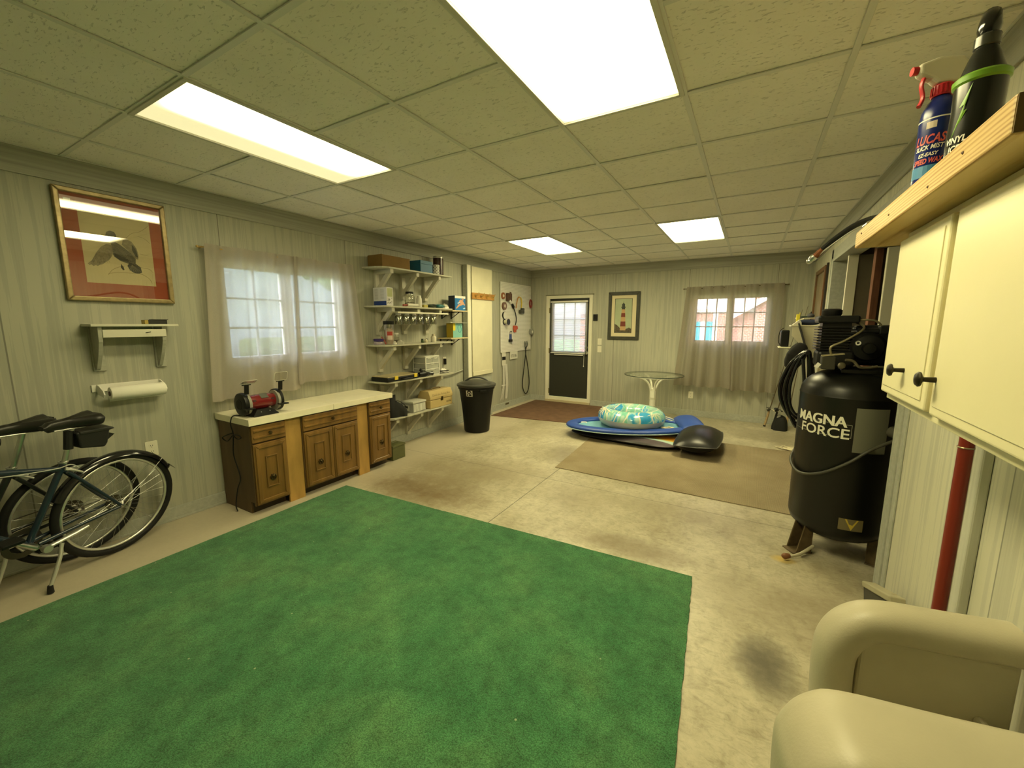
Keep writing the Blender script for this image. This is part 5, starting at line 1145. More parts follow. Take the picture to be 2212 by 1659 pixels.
obj('pillow', pillow((3.395, 4.42, .148), .255, .45, .145, Mp, 30, 30, 2.0, .62), mat('black_vinyl', (.010, .010, .010), .33), fl, smooth=180)
sm = [Vector((3.395, 4.42, .148)) + Mp @ Vector((.255 * x * sqrt(1 - .18 * y * y), .45 * y * sqrt(1 - .18 * x * x), 0)) for x, y in [(-1 + 2 * i / 12, -1) for i in range(12)] + [(1, -1 + 2 * i / 12) for i in range(12)] + [(1 - 2 * i / 12, 1) for i in range(12)] + [(-1, 1 - 2 * i / 12) for i in range(12)]]
obj('seam', G().tube(sm, .005, 6, closed=True), mat('seam_grey', (.10, .10, .10), .3), fl, smooth=60)
# blue oval float
bf = thing('blue_oval_float', 'blue oval mesh pool float with pillow under the ring tube', 'pool float', (2.55, 4.66, .15))
ang = R(20); Mb = Matrix.Translation((2.50, 4.62, .152)) @ Matrix.Rotation(ang, 4, 'Z') @ Matrix.Rotation(R(-1.5), 4, 'Y')
LX, LY = .86, .44
obj('mesh_bed', G().lathe([(0, 0), (.60, -.006), (.90, .0), (.90, .004), (.60, -.001), (0, .006)], 56, Mb @ Matrix.Diagonal((LX, LY, 1, 1))), mat('pale_blue_mesh', (.19, .44, .58), .5, bump=.3, bscale=220), bf, smooth=60)
g = G(); rim = []
def rimfn(u, v):
    a, c = 2 * pi * u, 2 * pi * v
    return Mb @ Vector(((LX * .92 + .085 * cos(c)) * cos(a), (LY * .87 + .085 * cos(c)) * sin(a), .010 + .034 * sin(c)))
obj('inflated_rim', G().grid(rimfn, 64, 12, True, True), mat('royal_blue_vinyl', (.025, .075, .36), .42), bf, smooth=180)
g = G().tube([Mb @ Vector((LX * 1.022 * cos(a), (LY + .03) * 1.02 * sin(a), -.004)) for a in [2 * pi * i / 64 for i in range(64)]], .006, 6, closed=True); obj('piping', g, mat('pale_piping', (.40, .55, .60), .5), bf, smooth=60)
obj('head_pillow', pillow(Mb @ Vector((.765, 0, .052)), .150, .34, .075, Matrix.Rotation(ang, 4, 'Z') @ Matrix.Rotation(R(-6), 4, 'Y'), 26, 26, 2.4, .5), MATS['royal_blue_vinyl'], bf, smooth=180)
# ring tube
rt = thing('swim_ring', 'clear swim ring with blue and green leaf print on the oval float', 'swim ring', (2.50, 4.66, .20))
m_ring, nt, b, N, K = shader('leaf_print_ring')
tc = N('TexCoord'); n1 = N('TexNoise', Scale=3.2, Detail=3.0, Distortion=1.5); K(tc.outputs['Object'], n1.inputs['Vector'])
r1 = ramp(N, [(.30, (.03, .26, .62)), (.42, (.05, .36, .66)), (.48, (.40, .64, .62)), (.55, (.20, .55, .44)), (.62, (.45, .66, .58)), (.72, (.66, .70, .60))]); r1.color_ramp.interpolation = 'EASE'; K(n1.outputs[0], r1.inputs[0])
n2 = N('TexWave', Scale=2.4, Distortion=7.0, Detail=1.0); K(tc.outputs['Object'], n2.inputs['Vector']); r2 = ramp(N, [(.95, (0, 0, 0)), (.98, (1, 1, 1))]); K(n2.outputs['Fac'], r2.inputs[0])
mx = N('Mix', data_type='RGBA'); K(r2.outputs[0], mx.inputs[0]); K(r1.outputs[0], mx.inputs[6]); mx.inputs[7].default_value = (.72, .72, .60, 1); K(mx.outputs[2], b.inputs['Base Color']); b.inputs['Roughness'].default_value = .18; b.inputs['Coat Weight'].default_value = .4
m_ringc = mat('ring_clear_vinyl', (.80, .80, .68), .2, alpha=.75)
RC = Vector((2.50, 4.66, .278))
def ringfn(b0, b1, R_=.315, r=.135, rz=.118):
    def fn(u, v):
        a = 2 * pi * u; c = b0 + (b1 - b0) * v
        rr_ = R_ + r * cos(c) * (1 + .02 * sin(14 * a)); return RC + Vector((rr_ * cos(a), rr_ * sin(a), rz * sin(c)))
    return fn
obj('printed_top', G().grid(ringfn(R(-2), R(200)), 72, 14, True), m_ring, rt, smooth=180)
obj('clear_bottom', G().grid(ringfn(R(200), R(358)), 72, 10, True), m_ringc, rt, smooth=180)
g = G()
Lf = mat('cream_leaf_print', (.72, .70, .52), .3)
def leafpt(a, c, off=.007): rr_ = .315 + (.135 + off) * cos(c); return RC + Vector((rr_ * cos(a), rr_ * sin(a), (.118 + off) * sin(c)))
for (a0, c0, n_, L_) in ((R(215), R(75), 7, .55), (R(330), R(60), 5, .34), (R(130), R(80), 6, .4), (R(40), R(70), 5, .4)):
    for k in range(n_):
        th = -1.2 + 2.4 * k / max(1, n_ - 1); pts = []
        def Lp(s, w): 
            da = (s * sin(th) + w * cos(th)) ; dc = (s * cos(th) - w * sin(th)) * 2.0
            return leafpt(a0 + da, c0 - dc)
        pr_ = [(0.03, 0), (.3, .045), (.7, .04), (1.0, 0), (.7, -.04), (.3, -.045)]
        g.add([Lp(L_ * s, L_ * w * 1.2) for s, w in pr_], [(0, 1, 5), (1, 2, 4, 5), (2, 3, 4)])
    obj('leaf_print', g, Lf, rt, kind='stuff'); g = G()
obj('grab_cord', G().tube(smooth_path([RC + Vector(v) for v in [(.42, .10, .02), (.50, .13, .0), (.53, .18, -.03), (.49, .23, -.05), (.40, .23, -.03)]], 5), .008, 8), M_white, rt, smooth=60)
def rope(name, label, c, rad, seed, z0, m, n=14, r=.005, h=.02):
    rnd = random.Random(seed); pts = []
    for k in range(n):
        a = k * 2.3 + rnd.uniform(-.5, .5); q = rad * rnd.uniform(.25, 1); pts.append((c[0] + q * cos(a), c[1] + q * .7 * sin(a), z0 + r + rnd.uniform(0, h)))
    pts[0] = (pts[0][0], pts[0][1], z0 + r); pts[-1] = (pts[-1][0], pts[-1][1], z0 + r)
    o = obj(name, G().tube(smooth_path(pts, 5), r, 6), m, smooth=60)
    return tag(origin_to(o, (c[0], c[1], z0)), label, 'rope')
M_rope = mat('cream_rope', (.68, .62, .44), .8)
rope('tether_rope', 'cream cord bundled on the blue float beside its pillow', (3.02, 4.60, 0), .13, 3, .166, M_rope, r=.006)
rope('floor_rope', 'cream rope tangle on the floor left of the compressor', (4.36, 5.0, 0), .19, 8, .0, M_rope, n=22, r=.0055)
rope('tether_rope', 'short white cord on the rim end of the blue float', (1.93, 4.33, 0), .07, 12, .180, M_white, n=7, r=.005, h=.01)

# ================================================================== glass table
t = thing('round_table', 'round glass table with white rattan pedestal by the far wall', 'table', (2.54, 5.87, 0))
Tt = Matrix.Translation((2.54, 5.875, 0))
obj('glass_top', G().lathe([(0, .722), (.452, .722), (.456, .726), (.456, .730), (.452, .734), (0, .734)], 48, Tt), clear('table_glass', gloss=.05, tint=(.95, .97, .94)), t, smooth=30)
obj('glass_edge', G().torus((2.54, 5.875, .728), .456, .0065, 56, 6), mat('glass_edge_dark', (.04, .06, .04), .15), t, smooth=60)
M_rat = mat('white_rattan', (.88, .86, .76), .45)
obj('top_ring', G().torus((2.54, 5.875, .708), .36, .013, 48, 8), M_rat, t, smooth=60)
for k in range(4):
    a = R(35 + 90 * k); d = Vector((cos(a), sin(a), 0)); c0 = Vector((2.54, 5.875, 0))
    obj('strut', G().tube(smooth_path([c0 + d * .035 + Vector((0, 0, .36)), c0 + d * .045 + Vector((0, 0, .50)), c0 + d * .11 + Vector((0, 0, .62)), c0 + d * .24 + Vector((0, 0, .690)), c0 + d * .36 + Vector((0, 0, .705))], 6), .016, 10), M_rat, t, smooth=60)
    obj('foot', G().tube(smooth_path([c0 + d * .035 + Vector((0, 0, .22)), c0 + d * .06 + Vector((0, 0, .10)), c0 + d * .15 + Vector((0, 0, .03)), c0 + d * .26 + Vector((0, 0, .018))], 6), .016, 10), M_rat, t, smooth=60)
obj('column', G().lathe([(.045, .10), (.048, .2), (.048, .48), (.042, .52), (0, .52)], 20, Tt), M_rat, t, smooth=40)
for zz in (.20, .34, .48): obj('wrap_band', G().lathe([(.046, zz - .018), (.052, zz - .015), (.052, zz + .015), (.046, zz + .018)], 20, Tt), mat('rattan_wrap', (.78, .75, .62), .5), t, smooth=40)

# ================================================================== lighthouse picture
t = thing('framed_picture', 'framed red and white lighthouse print right of the door', 'picture', (1.87, YB, 1.26))
Bk = lambda d: BW(YB - d)
obj('frame', frame_bars(1.592, 2.148, 1.262, 2.104, .058, Bk(0), .002, .030), mat('dark_olive_frame', (.045, .045, .030), .5, var=.3, vscale=14), t, bevel=.006)
flat('mat_board', [rect(1.64, 2.10, 1.31, 2.056)], Bk(.010), .003, mat('cream_mat', (.66, .58, .38), .7), t)
flat('inner_line', [rect(1.708, 2.018, 1.382, 1.988)], Bk(.013), .0008, mat('dark_line', (.06, .07, .05), .7), t)
p_ = flat('print_sky', [rect(1.716, 2.010, 1.390, 1.980)], Bk(.0138), .0008, mat('pale_green_sky', (.40, .45, .30), .8, var=.12, vscale=5), t)
lx = 1.862
def tower(z0, z1): f = lambda z: .052 - .024 * (z - 1.43) / .40; return [(lx - f(z0), z0), (lx + f(z0), z0), (lx + f(z1), z1), (lx - f(z1), z1)]
zz = [1.43, 1.50, 1.585, 1.665, 1.735, 1.80, 1.83]
cs = ['stripe_tan', 'stripe_red', 'stripe_tan', 'stripe_red', 'stripe_tan', 'stripe_dark']
MATS_L = {'stripe_tan': mat('stripe_tan', (.50, .32, .16), .8), 'stripe_red': mat('stripe_red', (.18, .045, .03), .8), 'stripe_dark': mat('stripe_dark', (.05, .06, .05), .8)}
for i, c in enumerate(cs): flat('tower_band', [tower(zz[i], zz[i + 1])], Bk(.0146), .0006, MATS_L[c], p_)
flat('lantern', [rect(lx - .040, lx + .040, 1.83, 1.845), rect(lx - .026, lx + .026, 1.845, 1.885), [(lx - .03, 1.885), (lx + .03, 1.885), (lx, 1.915)], rect(lx - .003, lx + .003, 1.91, 1.935)], Bk(.0146), .0006, MATS_L['stripe_dark'], p_)
flat('rocks', [[(1.716, 1.39), (2.01, 1.39), (2.01, 1.46), (1.97, 1.48), (1.92, 1.455), (1.88, 1.45), (1.84, 1.44), (1.80, 1.48), (1.76, 1.52), (1.716, 1.545)]], Bk(.0142), .0006, mat('rock_print', (.11, .09, .06), .9, var=.5, vscale=40), p_)
flat('far_hill', [[(1.90, 1.47), (2.01, 1.47), (2.01, 1.56), (1.96, 1.545), (1.92, 1.53)]], Bk(.0140), .0004, mat('hill_print', (.30, .36, .22), .9), p_)

# ================================================================== bicycles
def bike(label, contact, yaw, lean, frame_col, fender, bag, group, rim_silver=True, hb=1.02):
    fwd = Vector((-sin(yaw), -cos(yaw), 0)); side = Vector((cos(yaw), -sin(yaw), 0)); up = Vector((0, 0, 1)) * cos(lean) + side * sin(lean); s2 = up.cross(fwd)
    t = thing('bicycle', label, 'bicycle', contact, group)
    t.matrix_world = Matrix(((fwd.x, s2.x, up.x, contact[0]), (fwd.y, s2.y, up.y, contact[1]), (fwd.z, s2.z, up.z, contact[2]), (0, 0, 0, 1)))
    k = dict(world=False); Rt, Rr = .345, .303
    M_fr_ = mat('frame_' + group[:4] + label[:6], frame_col, .28, coat=.5)
    XZ = Matrix.Rotation(R(90), 4, 'X')
    for nm, x in (('rear_wheel', 0), ('front_wheel', 1.06)):
        w = obj(nm, G().torus((x, 0, Rt), Rt - .021, .021, 56, 10, XZ), M_blkrub, t, smooth=60, **k)
        obj('rim', G().torus((x, 0, Rt), Rr - .006, .010, 56, 8, XZ, rz=.011), M_alu, w, smooth=60, **k)
        g = G()
        for i in range(32):
            a = 2 * pi * i / 32; s = .028 if i % 2 else -.028; b_ = a + (.55 if (i // 2) % 2 else -.55)
            g.tube([(x + .022 * cos(b_), s, Rt + .022 * sin(b_)), (x + (Rr - .012) * cos(a), 0, Rt + (Rr - .012) * sin(a))], .0011, 4, cap=False)
        obj('spokes', g, M_steel, w, **k)
        obj('hub', G().lathe([(.0, -.062), (.006, -.062), (.006, -.045), (.026, -.034), (.013, -.026), (.013, .026), (.026, .034), (.006, .045), (.006, .062), (0, .062)], 16, Matrix.Translation((x, 0, Rt)) @ XZ), M_steel, w, smooth=40, **k)
    BB = Vector((.44, 0, .285)); SC_ = Vector((.262, 0, .715)); HT = Vector((.86, 0, .84)); HB_ = Vector((.905, 0, .70))
    g = G(); g.tube([BB, SC_], .0165, 12); g.tube([SC_ + Vector((.01, 0, -.03)), HT], .0165, 12); g.tube([BB, HB_], .0185, 12); g.tube([HB_ - Vector((.008, 0, .03)), HT + Vector((-.012, 0, .03))], .019, 12)
    for s in (-1, 1):
        g.tube([BB + Vector((-.03, s * .03, 0)), (0.02, s * .056, Rt)], [.012, .009], 8); g.tube([SC_ + Vector((-.01, s * .02, -.05)), (.02, s * .056, Rt + .01)], [.0115, .009], 8)
    obj('frame', g, M_fr_, t, smooth=50, **k)
    g = G(); g.tube([HT + Vector((-.012, 0, .03)), HB_ - Vector((.008, 0, .03)), HB_ + Vector((.01, 0, -.06))], .014, 10)
    for s in (-1, 1): g.tube(smooth_path([HB_ + Vector((.006, s * .03, -.04)), (.975, s * .052, .55), (1.06, s * .054, Rt)], 4), [.013] * 8 + [.008] * 1, 8)
    obj('fork', g, M_fr_, t, smooth=50, **k)
    obj('handlebar', G().tube(smooth_path([(.66, -.30, hb), (.76, -.27, hb + .02), (.80, -.12, hb + .03), (.82, 0, hb), (.80, .12, hb + .03), (.76, .27, hb + .02), (.66, .30, hb)], 4), .0125, 10), M_steel, t, smooth=50, **k)
    obj('stem', G().tube([HT + Vector((-.012, 0, .03)), (.82, 0, hb)], .014, 10), M_steel, t, smooth=50, **k)
    for s in (-1, 1): obj('grip', G().tube([(.64, s * .303, hb - .002), (.72, s * .283, hb + .012)], .018, 10), M_blkrub, t, smooth=50, **k)
    obj('seat_post', G().tube([SC_ - Vector((0, 0, .02)), (.205, 0, .925)], .0135, 12), M_steel, t, smooth=50, **k)
    obj('seat_clamp', G().torus(tuple(SC_ + Vector((-.002, 0, .012))), .018, .006, 18, 6), M_steel, t, smooth=60, **k)
    def sad(u, v):
        x = u; a = 2 * pi * v
        w = .026 + .064 * max(0, min(1, (x - .38) / .42)) ** 1.3; w *= 1 if x < .88 else sqrt(max(.02, 1 - ((x - .88) / .12) ** 2))
        hgt = .024 + .012 * x; hgt *= (1 if .06 < x < .93 else .45)
        c, s = cos(a), sin(a)
        zz_ = .955 + .020 * x + hgt * (s if s > 0 else s * 1.4) - (.016 * (max(0, 1 - abs(c) * 2.2)) if (s > 0 and x > .3) else 0)
        return Vector((.345 - .275 * x, w * (abs(c) ** .8) * (1 if c > 0 else -1), zz_))
    g = G().grid(sad, 22, 20, False, True); n0 = 20
    g.f.append(tuple(range(n0))); g.f.append(tuple(len(g.v) - n0 + i for i in range(n0)))
    s_ = obj('saddle', g, mat('saddle_black', (.014, .013, .011), .38), t, smooth=60, **k)
    obj('saddle_rail', G().tube([(.30, .02, .93), (.16, .02, .925), (.11, .03, .945)], .004, 6).tube([(.30, -.02, .93), (.16, -.02, .925), (.11, -.03, .945)], .004, 6), M_steel, s_, smooth=60, **k)
    if fender:
        def fen(R_, a0, a1, w, x):
            def fn(u, v):
                a = R(a0 + (a1 - a0) * u); c = -1 + 2 * v
                return Vector((x + (R_ - .030 * c ** 4) * cos(a), w * c, Rt + (R_ - .030 * c ** 4) * sin(a)))
            return G().grid(fn, 40, 7)
        f_ = obj('rear_fender', fen(Rt + .016, 25, 154, .034, 0), M_blkgloss, t, smooth=180, **k)
        obj('mud_flap', G().tube([(-(Rt + .016) * cos(R(28)), 0, Rt + (Rt + .016) * sin(R(28))), (-(Rt + .026) * cos(R(24)), 0, Rt + (Rt + .026) * sin(R(24))), (-.375, 0, Rt + .115)], [.026, .02, .004], 8, flat=.2), M_blkgloss, f_, smooth=60, **k)
        obj('fender_stay', G().tube([(.0, .060, Rt), (-(Rt + .012) * cos(R(42)), .028, Rt + (Rt + .012) * sin(R(42)))], .0022, 6).tube([(.0, -.060, Rt), (-(Rt + .012) * cos(R(42)), -.028, Rt + (Rt + .012) * sin(R(42)))], .0022, 6), M_alu, f_, **k)
        obj('front_fender', fen(Rt + .016, 20, 150, .034, 1.06), M_blkgloss, t, smooth=180, **k)
    if bag:
        b_ = obj('saddle_bag', G().prism([(.205, .85), (.215, .90), (.13, .905), (.06, .90), (.045, .885), (.06, .80), (.075, .775), (.20, .80)], Matrix.Translation((0, .045, 0)) @ Matrix.Rotation(R(90), 4, 'X'), .09), mat('bag_black', (.011, .011, .010), .6), t, bevel=.018, seg=3, **k)
        obj('bag_lid', G().prism([(.20, .905), (.06, .905), (.03, .895), (.02, .885), (.05, .880), (.20, .885)], Matrix.Translation((0, .05, 0)) @ Matrix.Rotation(R(90), 4, 'X'), .10), mat('bag_lid', (.022, .022, .02), .5), b_, bevel=.006, **k)
        obj('bag_strap', G().tube([(.232, 0, .80), (.225, 0, .91)], .022, 10), MATS['bag_black'], b_, **k)
        obj('bag_tail', G().prism([(.05, .86), (.0, .835), (.045, .80)], Matrix.Translation((0, .006, 0)) @ Matrix.Rotation(R(90), 4, 'X'), .012), MATS['bag_black'], b_, **k)
    # crank, chain wheel, guard, brake
    obj('chain_ring', G().lathe([(.055, -.004), (.085, -.004), (.088, 0), (.085, .004), (.055, .004), (.055, -.004)], 36, Matrix.Translation(BB + Vector((0, -.048, 0))) @ XZ), mat('chain_steel', (.10, .09, .07), .4, metal=.8), t, smooth=40, **k)
    obj('crank', G().tube([BB + Vector((0, .06, 0)), BB + Vector((.12, .066, .11))], [.016, .011], 8).tube([BB + Vector((0, -.06, 0)), BB + Vector((-.12, -.066, -.11))], [.016, .011], 8).tube([BB + Vector((0, -.06, 0)), BB + Vector((0, .06, 0))], .018, 12), M_steel, t, smooth=50, **k)
    for s, q in ((1, (.12, .11, .11)), (-1, (-.12, -.11, -.11))):
        p0 = BB + Vector(q); obj('pedal', G().box(p0.x - .045, p0.x + .045, p0.y - .04, p0.y + .04, p0.z - .010, p0.z + .010), M_blk, t, bevel=.004, **k)
    g = G().tube([BB + Vector((0, -.048, .086)), (0, -.05, Rt + .045)], .0035, 5); g.tube([BB + Vector((0, -.048, -.086)), (0, -.05, Rt - .045)], .0035, 5); obj('chain', g, MATS['chain_steel'], t, **k)
    obj('sprockets', G().lathe([(.015, 0), (.05, 0), (.05, .004), (.035, .006), (.035, .02), (.02, .022), (.015, .022)], 24, Matrix.Translation((0, -.03, Rt)) @ XZ), MATS['chain_steel'], t, smooth=40, **k)
    obj('brake_calliper', G().tube(smooth_path([(.19, .03, .645), (.235, .032, .675), (.27, .03, .69)], 4), .006, 8).tube([(.19, -.03, .645), (.235, -.032, .675)], .006, 8), M_alu, t, smooth=50, **k)
    obj('brake_cable', G().tube(smooth_path([(.20, .02, .675), (.24, .022, .708), (.32, .022, .705), (.55, .024, .74), (.78, .03, .80)], 5), .0028, 6), mat('cable_silver', (.55, .55, .50), .4), t, smooth=60, **k)
    # kickstand: sleeve along the chain stay and the leg to the floor
    inv = t.matrix_world.inverted(); ft = inv @ Vector(group_foot[group + label[:4]])
    kk = obj('kickstand', G().tube([(.40, .055, .255), (.26, .064, .285), (.20, .064, .30)], [.016, .016, .012], 10, flat=.7).cyl((.395, .05, .256), (.395, .078, .256), .022, n=14), M_alu, t, smooth=50, **k)
    obj('stand_leg', G().tube(smooth_path([(.335, .078, .262), (.345, .085, .235), (.36, .10, .19), tuple(ft + Vector((0, 0, .03)))], 4), [.010] * 13, 10), M_alu, kk, smooth=50, **k)
    obj('stand_foot', G().tube([tuple(ft + Vector((0, 0, .045))), tuple(ft)], [.012, .016], 10), M_blkrub, kk, smooth=50, **k)
    return t
group_foot = {'parked bicyclesdark': (.475, -.425, .006), 'parked bicyclesblac': (.285, -.60, .006)}
bike('dark blue bicycle with full black fender and saddle bag, nearer', (.222, -.048, .004), -.28, .117, (.010, .022, .040), True, True, 'parked bicycles')
bike('black bicycle standing between the wall and the fendered one', (.085, -.215, .004), -.18, .16, (.012, .013, .014), False, False, 'parked bicycles', hb=.98)
# ================================================================== air compressor
t = thing('air_compressor', 'tall black upright air compressor with MAGNA FORCE lettering', 'compressor', (4.44, 2.45, 0))
CX, CY, TR = 4.445, 2.45, .272
M_tank = mat('tank_black', (.006, .006, .0045), .36, spec=.4, var=.25, vscale=3)
Tc = Matrix.Translation((CX, CY, 0))
prof = [(0, .115), (.08, .118), (.16, .135), (.225, .165), (.258, .20), (TR, .245), (TR, 1.085), (TR + .003, 1.090), (TR, 1.100)] + [(TR * cos(R(a)), 1.10 + .165 * sin(R(a))) for a in (12, 25, 38, 50, 62, 74, 84)] + [(0, 1.266)]
obj('tank', G().lathe(prof, 56, Tc), M_tank, t, smooth=35)
for a in (215, 335, 95):
    d = Vector((cos(R(a)), sin(R(a)), 0)); c0 = Vector((CX, CY, 0))
    Mf = Matrix.Translation((CX, CY, 0)) @ Matrix.Rotation(R(a), 4, 'Z')
    g = G(); g.box(.19, .198, -.045, .045, .01, .24, Mf); g.prism([(.198, .01), (.30, .01), (.255, .20), (.198, .20)], Mf @ Matrix.Translation((0, -.037, 0)) @ Matrix.Rotation(R(90), 4, 'X'), .008); g.prism([(.198, .01), (.30, .01), (.255, .20), (.198, .20)], Mf @ Matrix.Translation((0, .045, 0)) @ Matrix.Rotation(R(90), 4, 'X'), .008); g.box(.19, .325, -.05, .05, .0, .010, Mf)
    obj('foot', g, mat('foot_grimy', (.11, .075, .035), .6, var=.4, vscale=20), t, bevel=.003)
ac = R(260.1)
wt = lambda a_mid, z0, r=TR + .0012: (lambda x, y: (CX + r * cos(a_mid + x / r), CY + r * sin(a_mid + x / r), z0 + y))
M_let = mat('logo_cream', (.74, .72, .60), .5)
g = G()
for i_, dx_ in enumerate((-.0032, 0, .0032)):
    f0_ = wt(R(228), .915, TR + .0012 + .0002 * i_); q_ = text_g('MAGNA', .092, lambda x, y: f0_(x + dx_, y), .0004, 0, 1.0, width=.308, res=4); g.add(q_.v, q_.f)
obj('logo_upper', g, M_let, t)
obj('logo_lower', text_g('FORCE', .088, wt(R(233.5), .842), .0012, 0, 1.0, width=.29, res=4), M_let, t)
g = G()
for (a, b_, c_, d_) in ((-.20, .17, .850, .8525), (-.20, .17, .930, .9325)):
    g.grid(lambda u, v: wt(R(230), 0, TR + .0008)(a + (b_ - a) * u, c_ + (d_ - c_) * v), 14, 2)
g.grid(lambda u, v: wt(R(230), 0, TR + .0008)(.168 + .0025 * u, .850 + .0825 * v), 2, 2)
obj('logo_border', g, mat('logo_line', (.30, .29, .24), .5), t)
obj('data_label', G().grid(lambda u, v: wt(R(286), 0, TR + .001)(-.085 + .17 * u, .765 + .275 * v), 8, 2), mat('label_aluminium', (.15, .15, .11), .5), t, smooth=60)
obj('warning_label', G().grid(lambda u, v: wt(R(275), 0, TR + .001)(-.055 + .125 * u, .262 + .075 * v), 8, 2), mat('dirty_label', (.16, .13, .06), .5), t, smooth=60)
g = G(); f_ = wt(R(275), 0, TR + .002); g.add([f_(-.025, .335), f_(.045, .335), f_(.010, .265)], [(0, 1, 2)]); obj('warning_triangle', g, mat('warning_yellow', (.52, .38, .05), .5), t)
# platform, pump, motor
obj('platform', G().box(4.36, 4.80, 2.30, 2.58, 1.235, 1.26), M_tank, t, bevel=.004)
obj('platform_skirt', G().box(4.42, 4.80, 2.302, 2.312, 1.13, 1.235), M_tank, t)
pm = obj('crankcase', G().box(4.235, 4.43, 2.36, 2.56, 1.262, 1.37), M_blk, t, bevel=.02, seg=3)
g = G()
for k in range(9): g.box(4.225, 4.425, 2.37, 2.55, 1.375 + k * .018, 1.382 + k * .018)
g.box(4.25, 4.40, 2.395, 2.525, 1.37, 1.55)
obj('finned_cylinder', g, M_blk, t, bevel=.002)
obj('cylinder_head', G().box(4.222, 4.435, 2.36, 2.56, 1.548, 1.595), M_blk, t, bevel=.012)
obj('intake_filter', G().lathe([(0, 0), (.05, 0), (.055, .01), (.055, .035), (.04, .045), (0, .045)], 20, Matrix.Translation((4.30, 2.46, 1.5955))), M_blk, t, smooth=40)
Mm = Matrix.Translation((4.485, 2.34, 1.395)) @ Matrix.Rotation(R(-84), 4, 'X')
mo = obj('motor', G().lathe([(0, -.02), (.030, -.018), (.035, 0), (.075, .012), (.090, .035), (.092, .06), (.092, .26), (.08, .28), (0, .285)], 32, Mm), M_blk, t, smooth=35)
obj('motor_hub', G().lathe([(.034, -.022), (.030, -.030), (0, -.032)], 18, Mm), M_tank, mo, smooth=40)
g = G().torus((4.425, 2.300, 1.425), .011, .0048, 14, 6, Matrix.Rotation(R(80), 4, 'X')); obj('motor_tag', g, M_white, mo, smooth=60)
obj('capacitor_cover', G().tube([(4.43, 2.40, 1.497), (4.53, 2.40, 1.497)], .026, 14, flat=.8), M_blk, t, smooth=50)
obj('belt_guard', G().box(4.44, 4.86, 2.54, 2.62, 1.27, 1.535), M_blk, t, bevel=.02)
obj('guard_arm', G().box(4.53, 4.86, 2.36, 2.42, 1.48, 1.53), M_blk, t, bevel=.006)
obj('motor_label', G().box(4.585, 4.70, 2.352, 2.356, 1.335, 1.42), mat('motor_plate', (.30, .28, .20), .45), t)
M_cop = mat('dull_tube', (.30, .26, .16), .4, metal=.6)
obj('discharge_tube', G().tube(smooth_path([(4.425, 2.42, 1.55), (4.45, 2.36, 1.53), (4.43, 2.28, 1.50), (4.35, 2.25, 1.44), (4.29, 2.24, 1.405), (4.285, 2.24, 1.375), (4.30, 2.25, 1.335)], 6), .0065, 8), M_cop, t, smooth=60)
obj('intercooler_tube', G().tube(smooth_path([(4.36, 2.40, 1.562), (4.45, 2.38, 1.568), (4.51, 2.38, 1.56), (4.545, 2.39, 1.525), (4.55, 2.41, 1.49)], 6), .006, 8), M_cop, t, smooth=60)
obj('pressure_switch', G().box(4.245, 4.315, 2.22, 2.30, 1.262, 1.345), mat('switch_box', (.035, .032, .022), .5), t, bevel=.006)
obj('switch_cover', G().box(-.055, .055, -.03, .03, 0, .006, Matrix.Translation((4.30, 2.25, 1.350)) @ Matrix.Rotation(R(-8), 4, 'Y')), mat('cover_tan', (.32, .28, .16), .45), t)
obj('gauge', G().lathe([(0, 0), (.018, 0), (.020, .005), (.020, .016), (.017, .018), (0, .018)], 20, Matrix.Translation((4.345, 2.235, 1.287)) @ Matrix.Rotation(R(80), 4, 'X')), mat('gauge_dark', (.10, .085, .05), .4, metal=.5), t, smooth=40)
obj('elbow', G().tube(smooth_path([(4.36, 2.22, 1.325), (4.40, 2.23, 1.318), (4.43, 2.235, 1.285), (4.47, 2.25, 1.28), (4.52, 2.26, 1.29)], 5), .008, 8), mat('cable_brown', (.10, .085, .05), .5), t, smooth=60)
obj('tag', G().box(-.011, .011, -.001, .001, -.016, .016, Matrix.Translation((4.225, 2.21, 1.286)) @ Matrix.Rotation(R(35), 4, 'Y')), M_white, t)
obj('port', G().cyl((CX + .17, CY - .20, .905), (CX + .20, CY - .29, .90), .034, .028, 16), mat('port_grey', (.08, .075, .055), .5), t, smooth=40)
obj('port_pipe', G().cyl((CX + .20, CY - .29, .90), (CX + .27, CY - .31, .892), .010, n=10), M_cop, t, smooth=40)
rr_ = TR + .012
pts = [(CX + rr_ * cos(R(a)), CY + rr_ * sin(R(a)), z_) for a, z_ in ((150, .66), (175, .60), (200, .560), (220, .560), (243, .61), (266, .70), (285, .79))] + [(4.57, 2.10, .86), (4.595, 2.04, .90)]
obj('wrapped_cord', G().tube(smooth_path(pts, 6), .0095, 8), mat('cord_grey', (.055, .052, .038), .5), t, smooth=60)
obj('drain_fitting', G().tube(smooth_path([(4.32, 2.30, .055), (4.24, 2.19, .030), (4.17, 2.13, .022)], 4), .010, 8), mat('pvc_pale', (.46, .42, .30), .5), t, smooth=60)
obj('drain_valve', G().tube([(4.175, 2.14, .024), (4.15, 2.11, .030), (4.135, 2.105, .034)], [.016, .020, .008], 10), mat('rusty', (.20, .08, .03), .6), t, smooth=60)

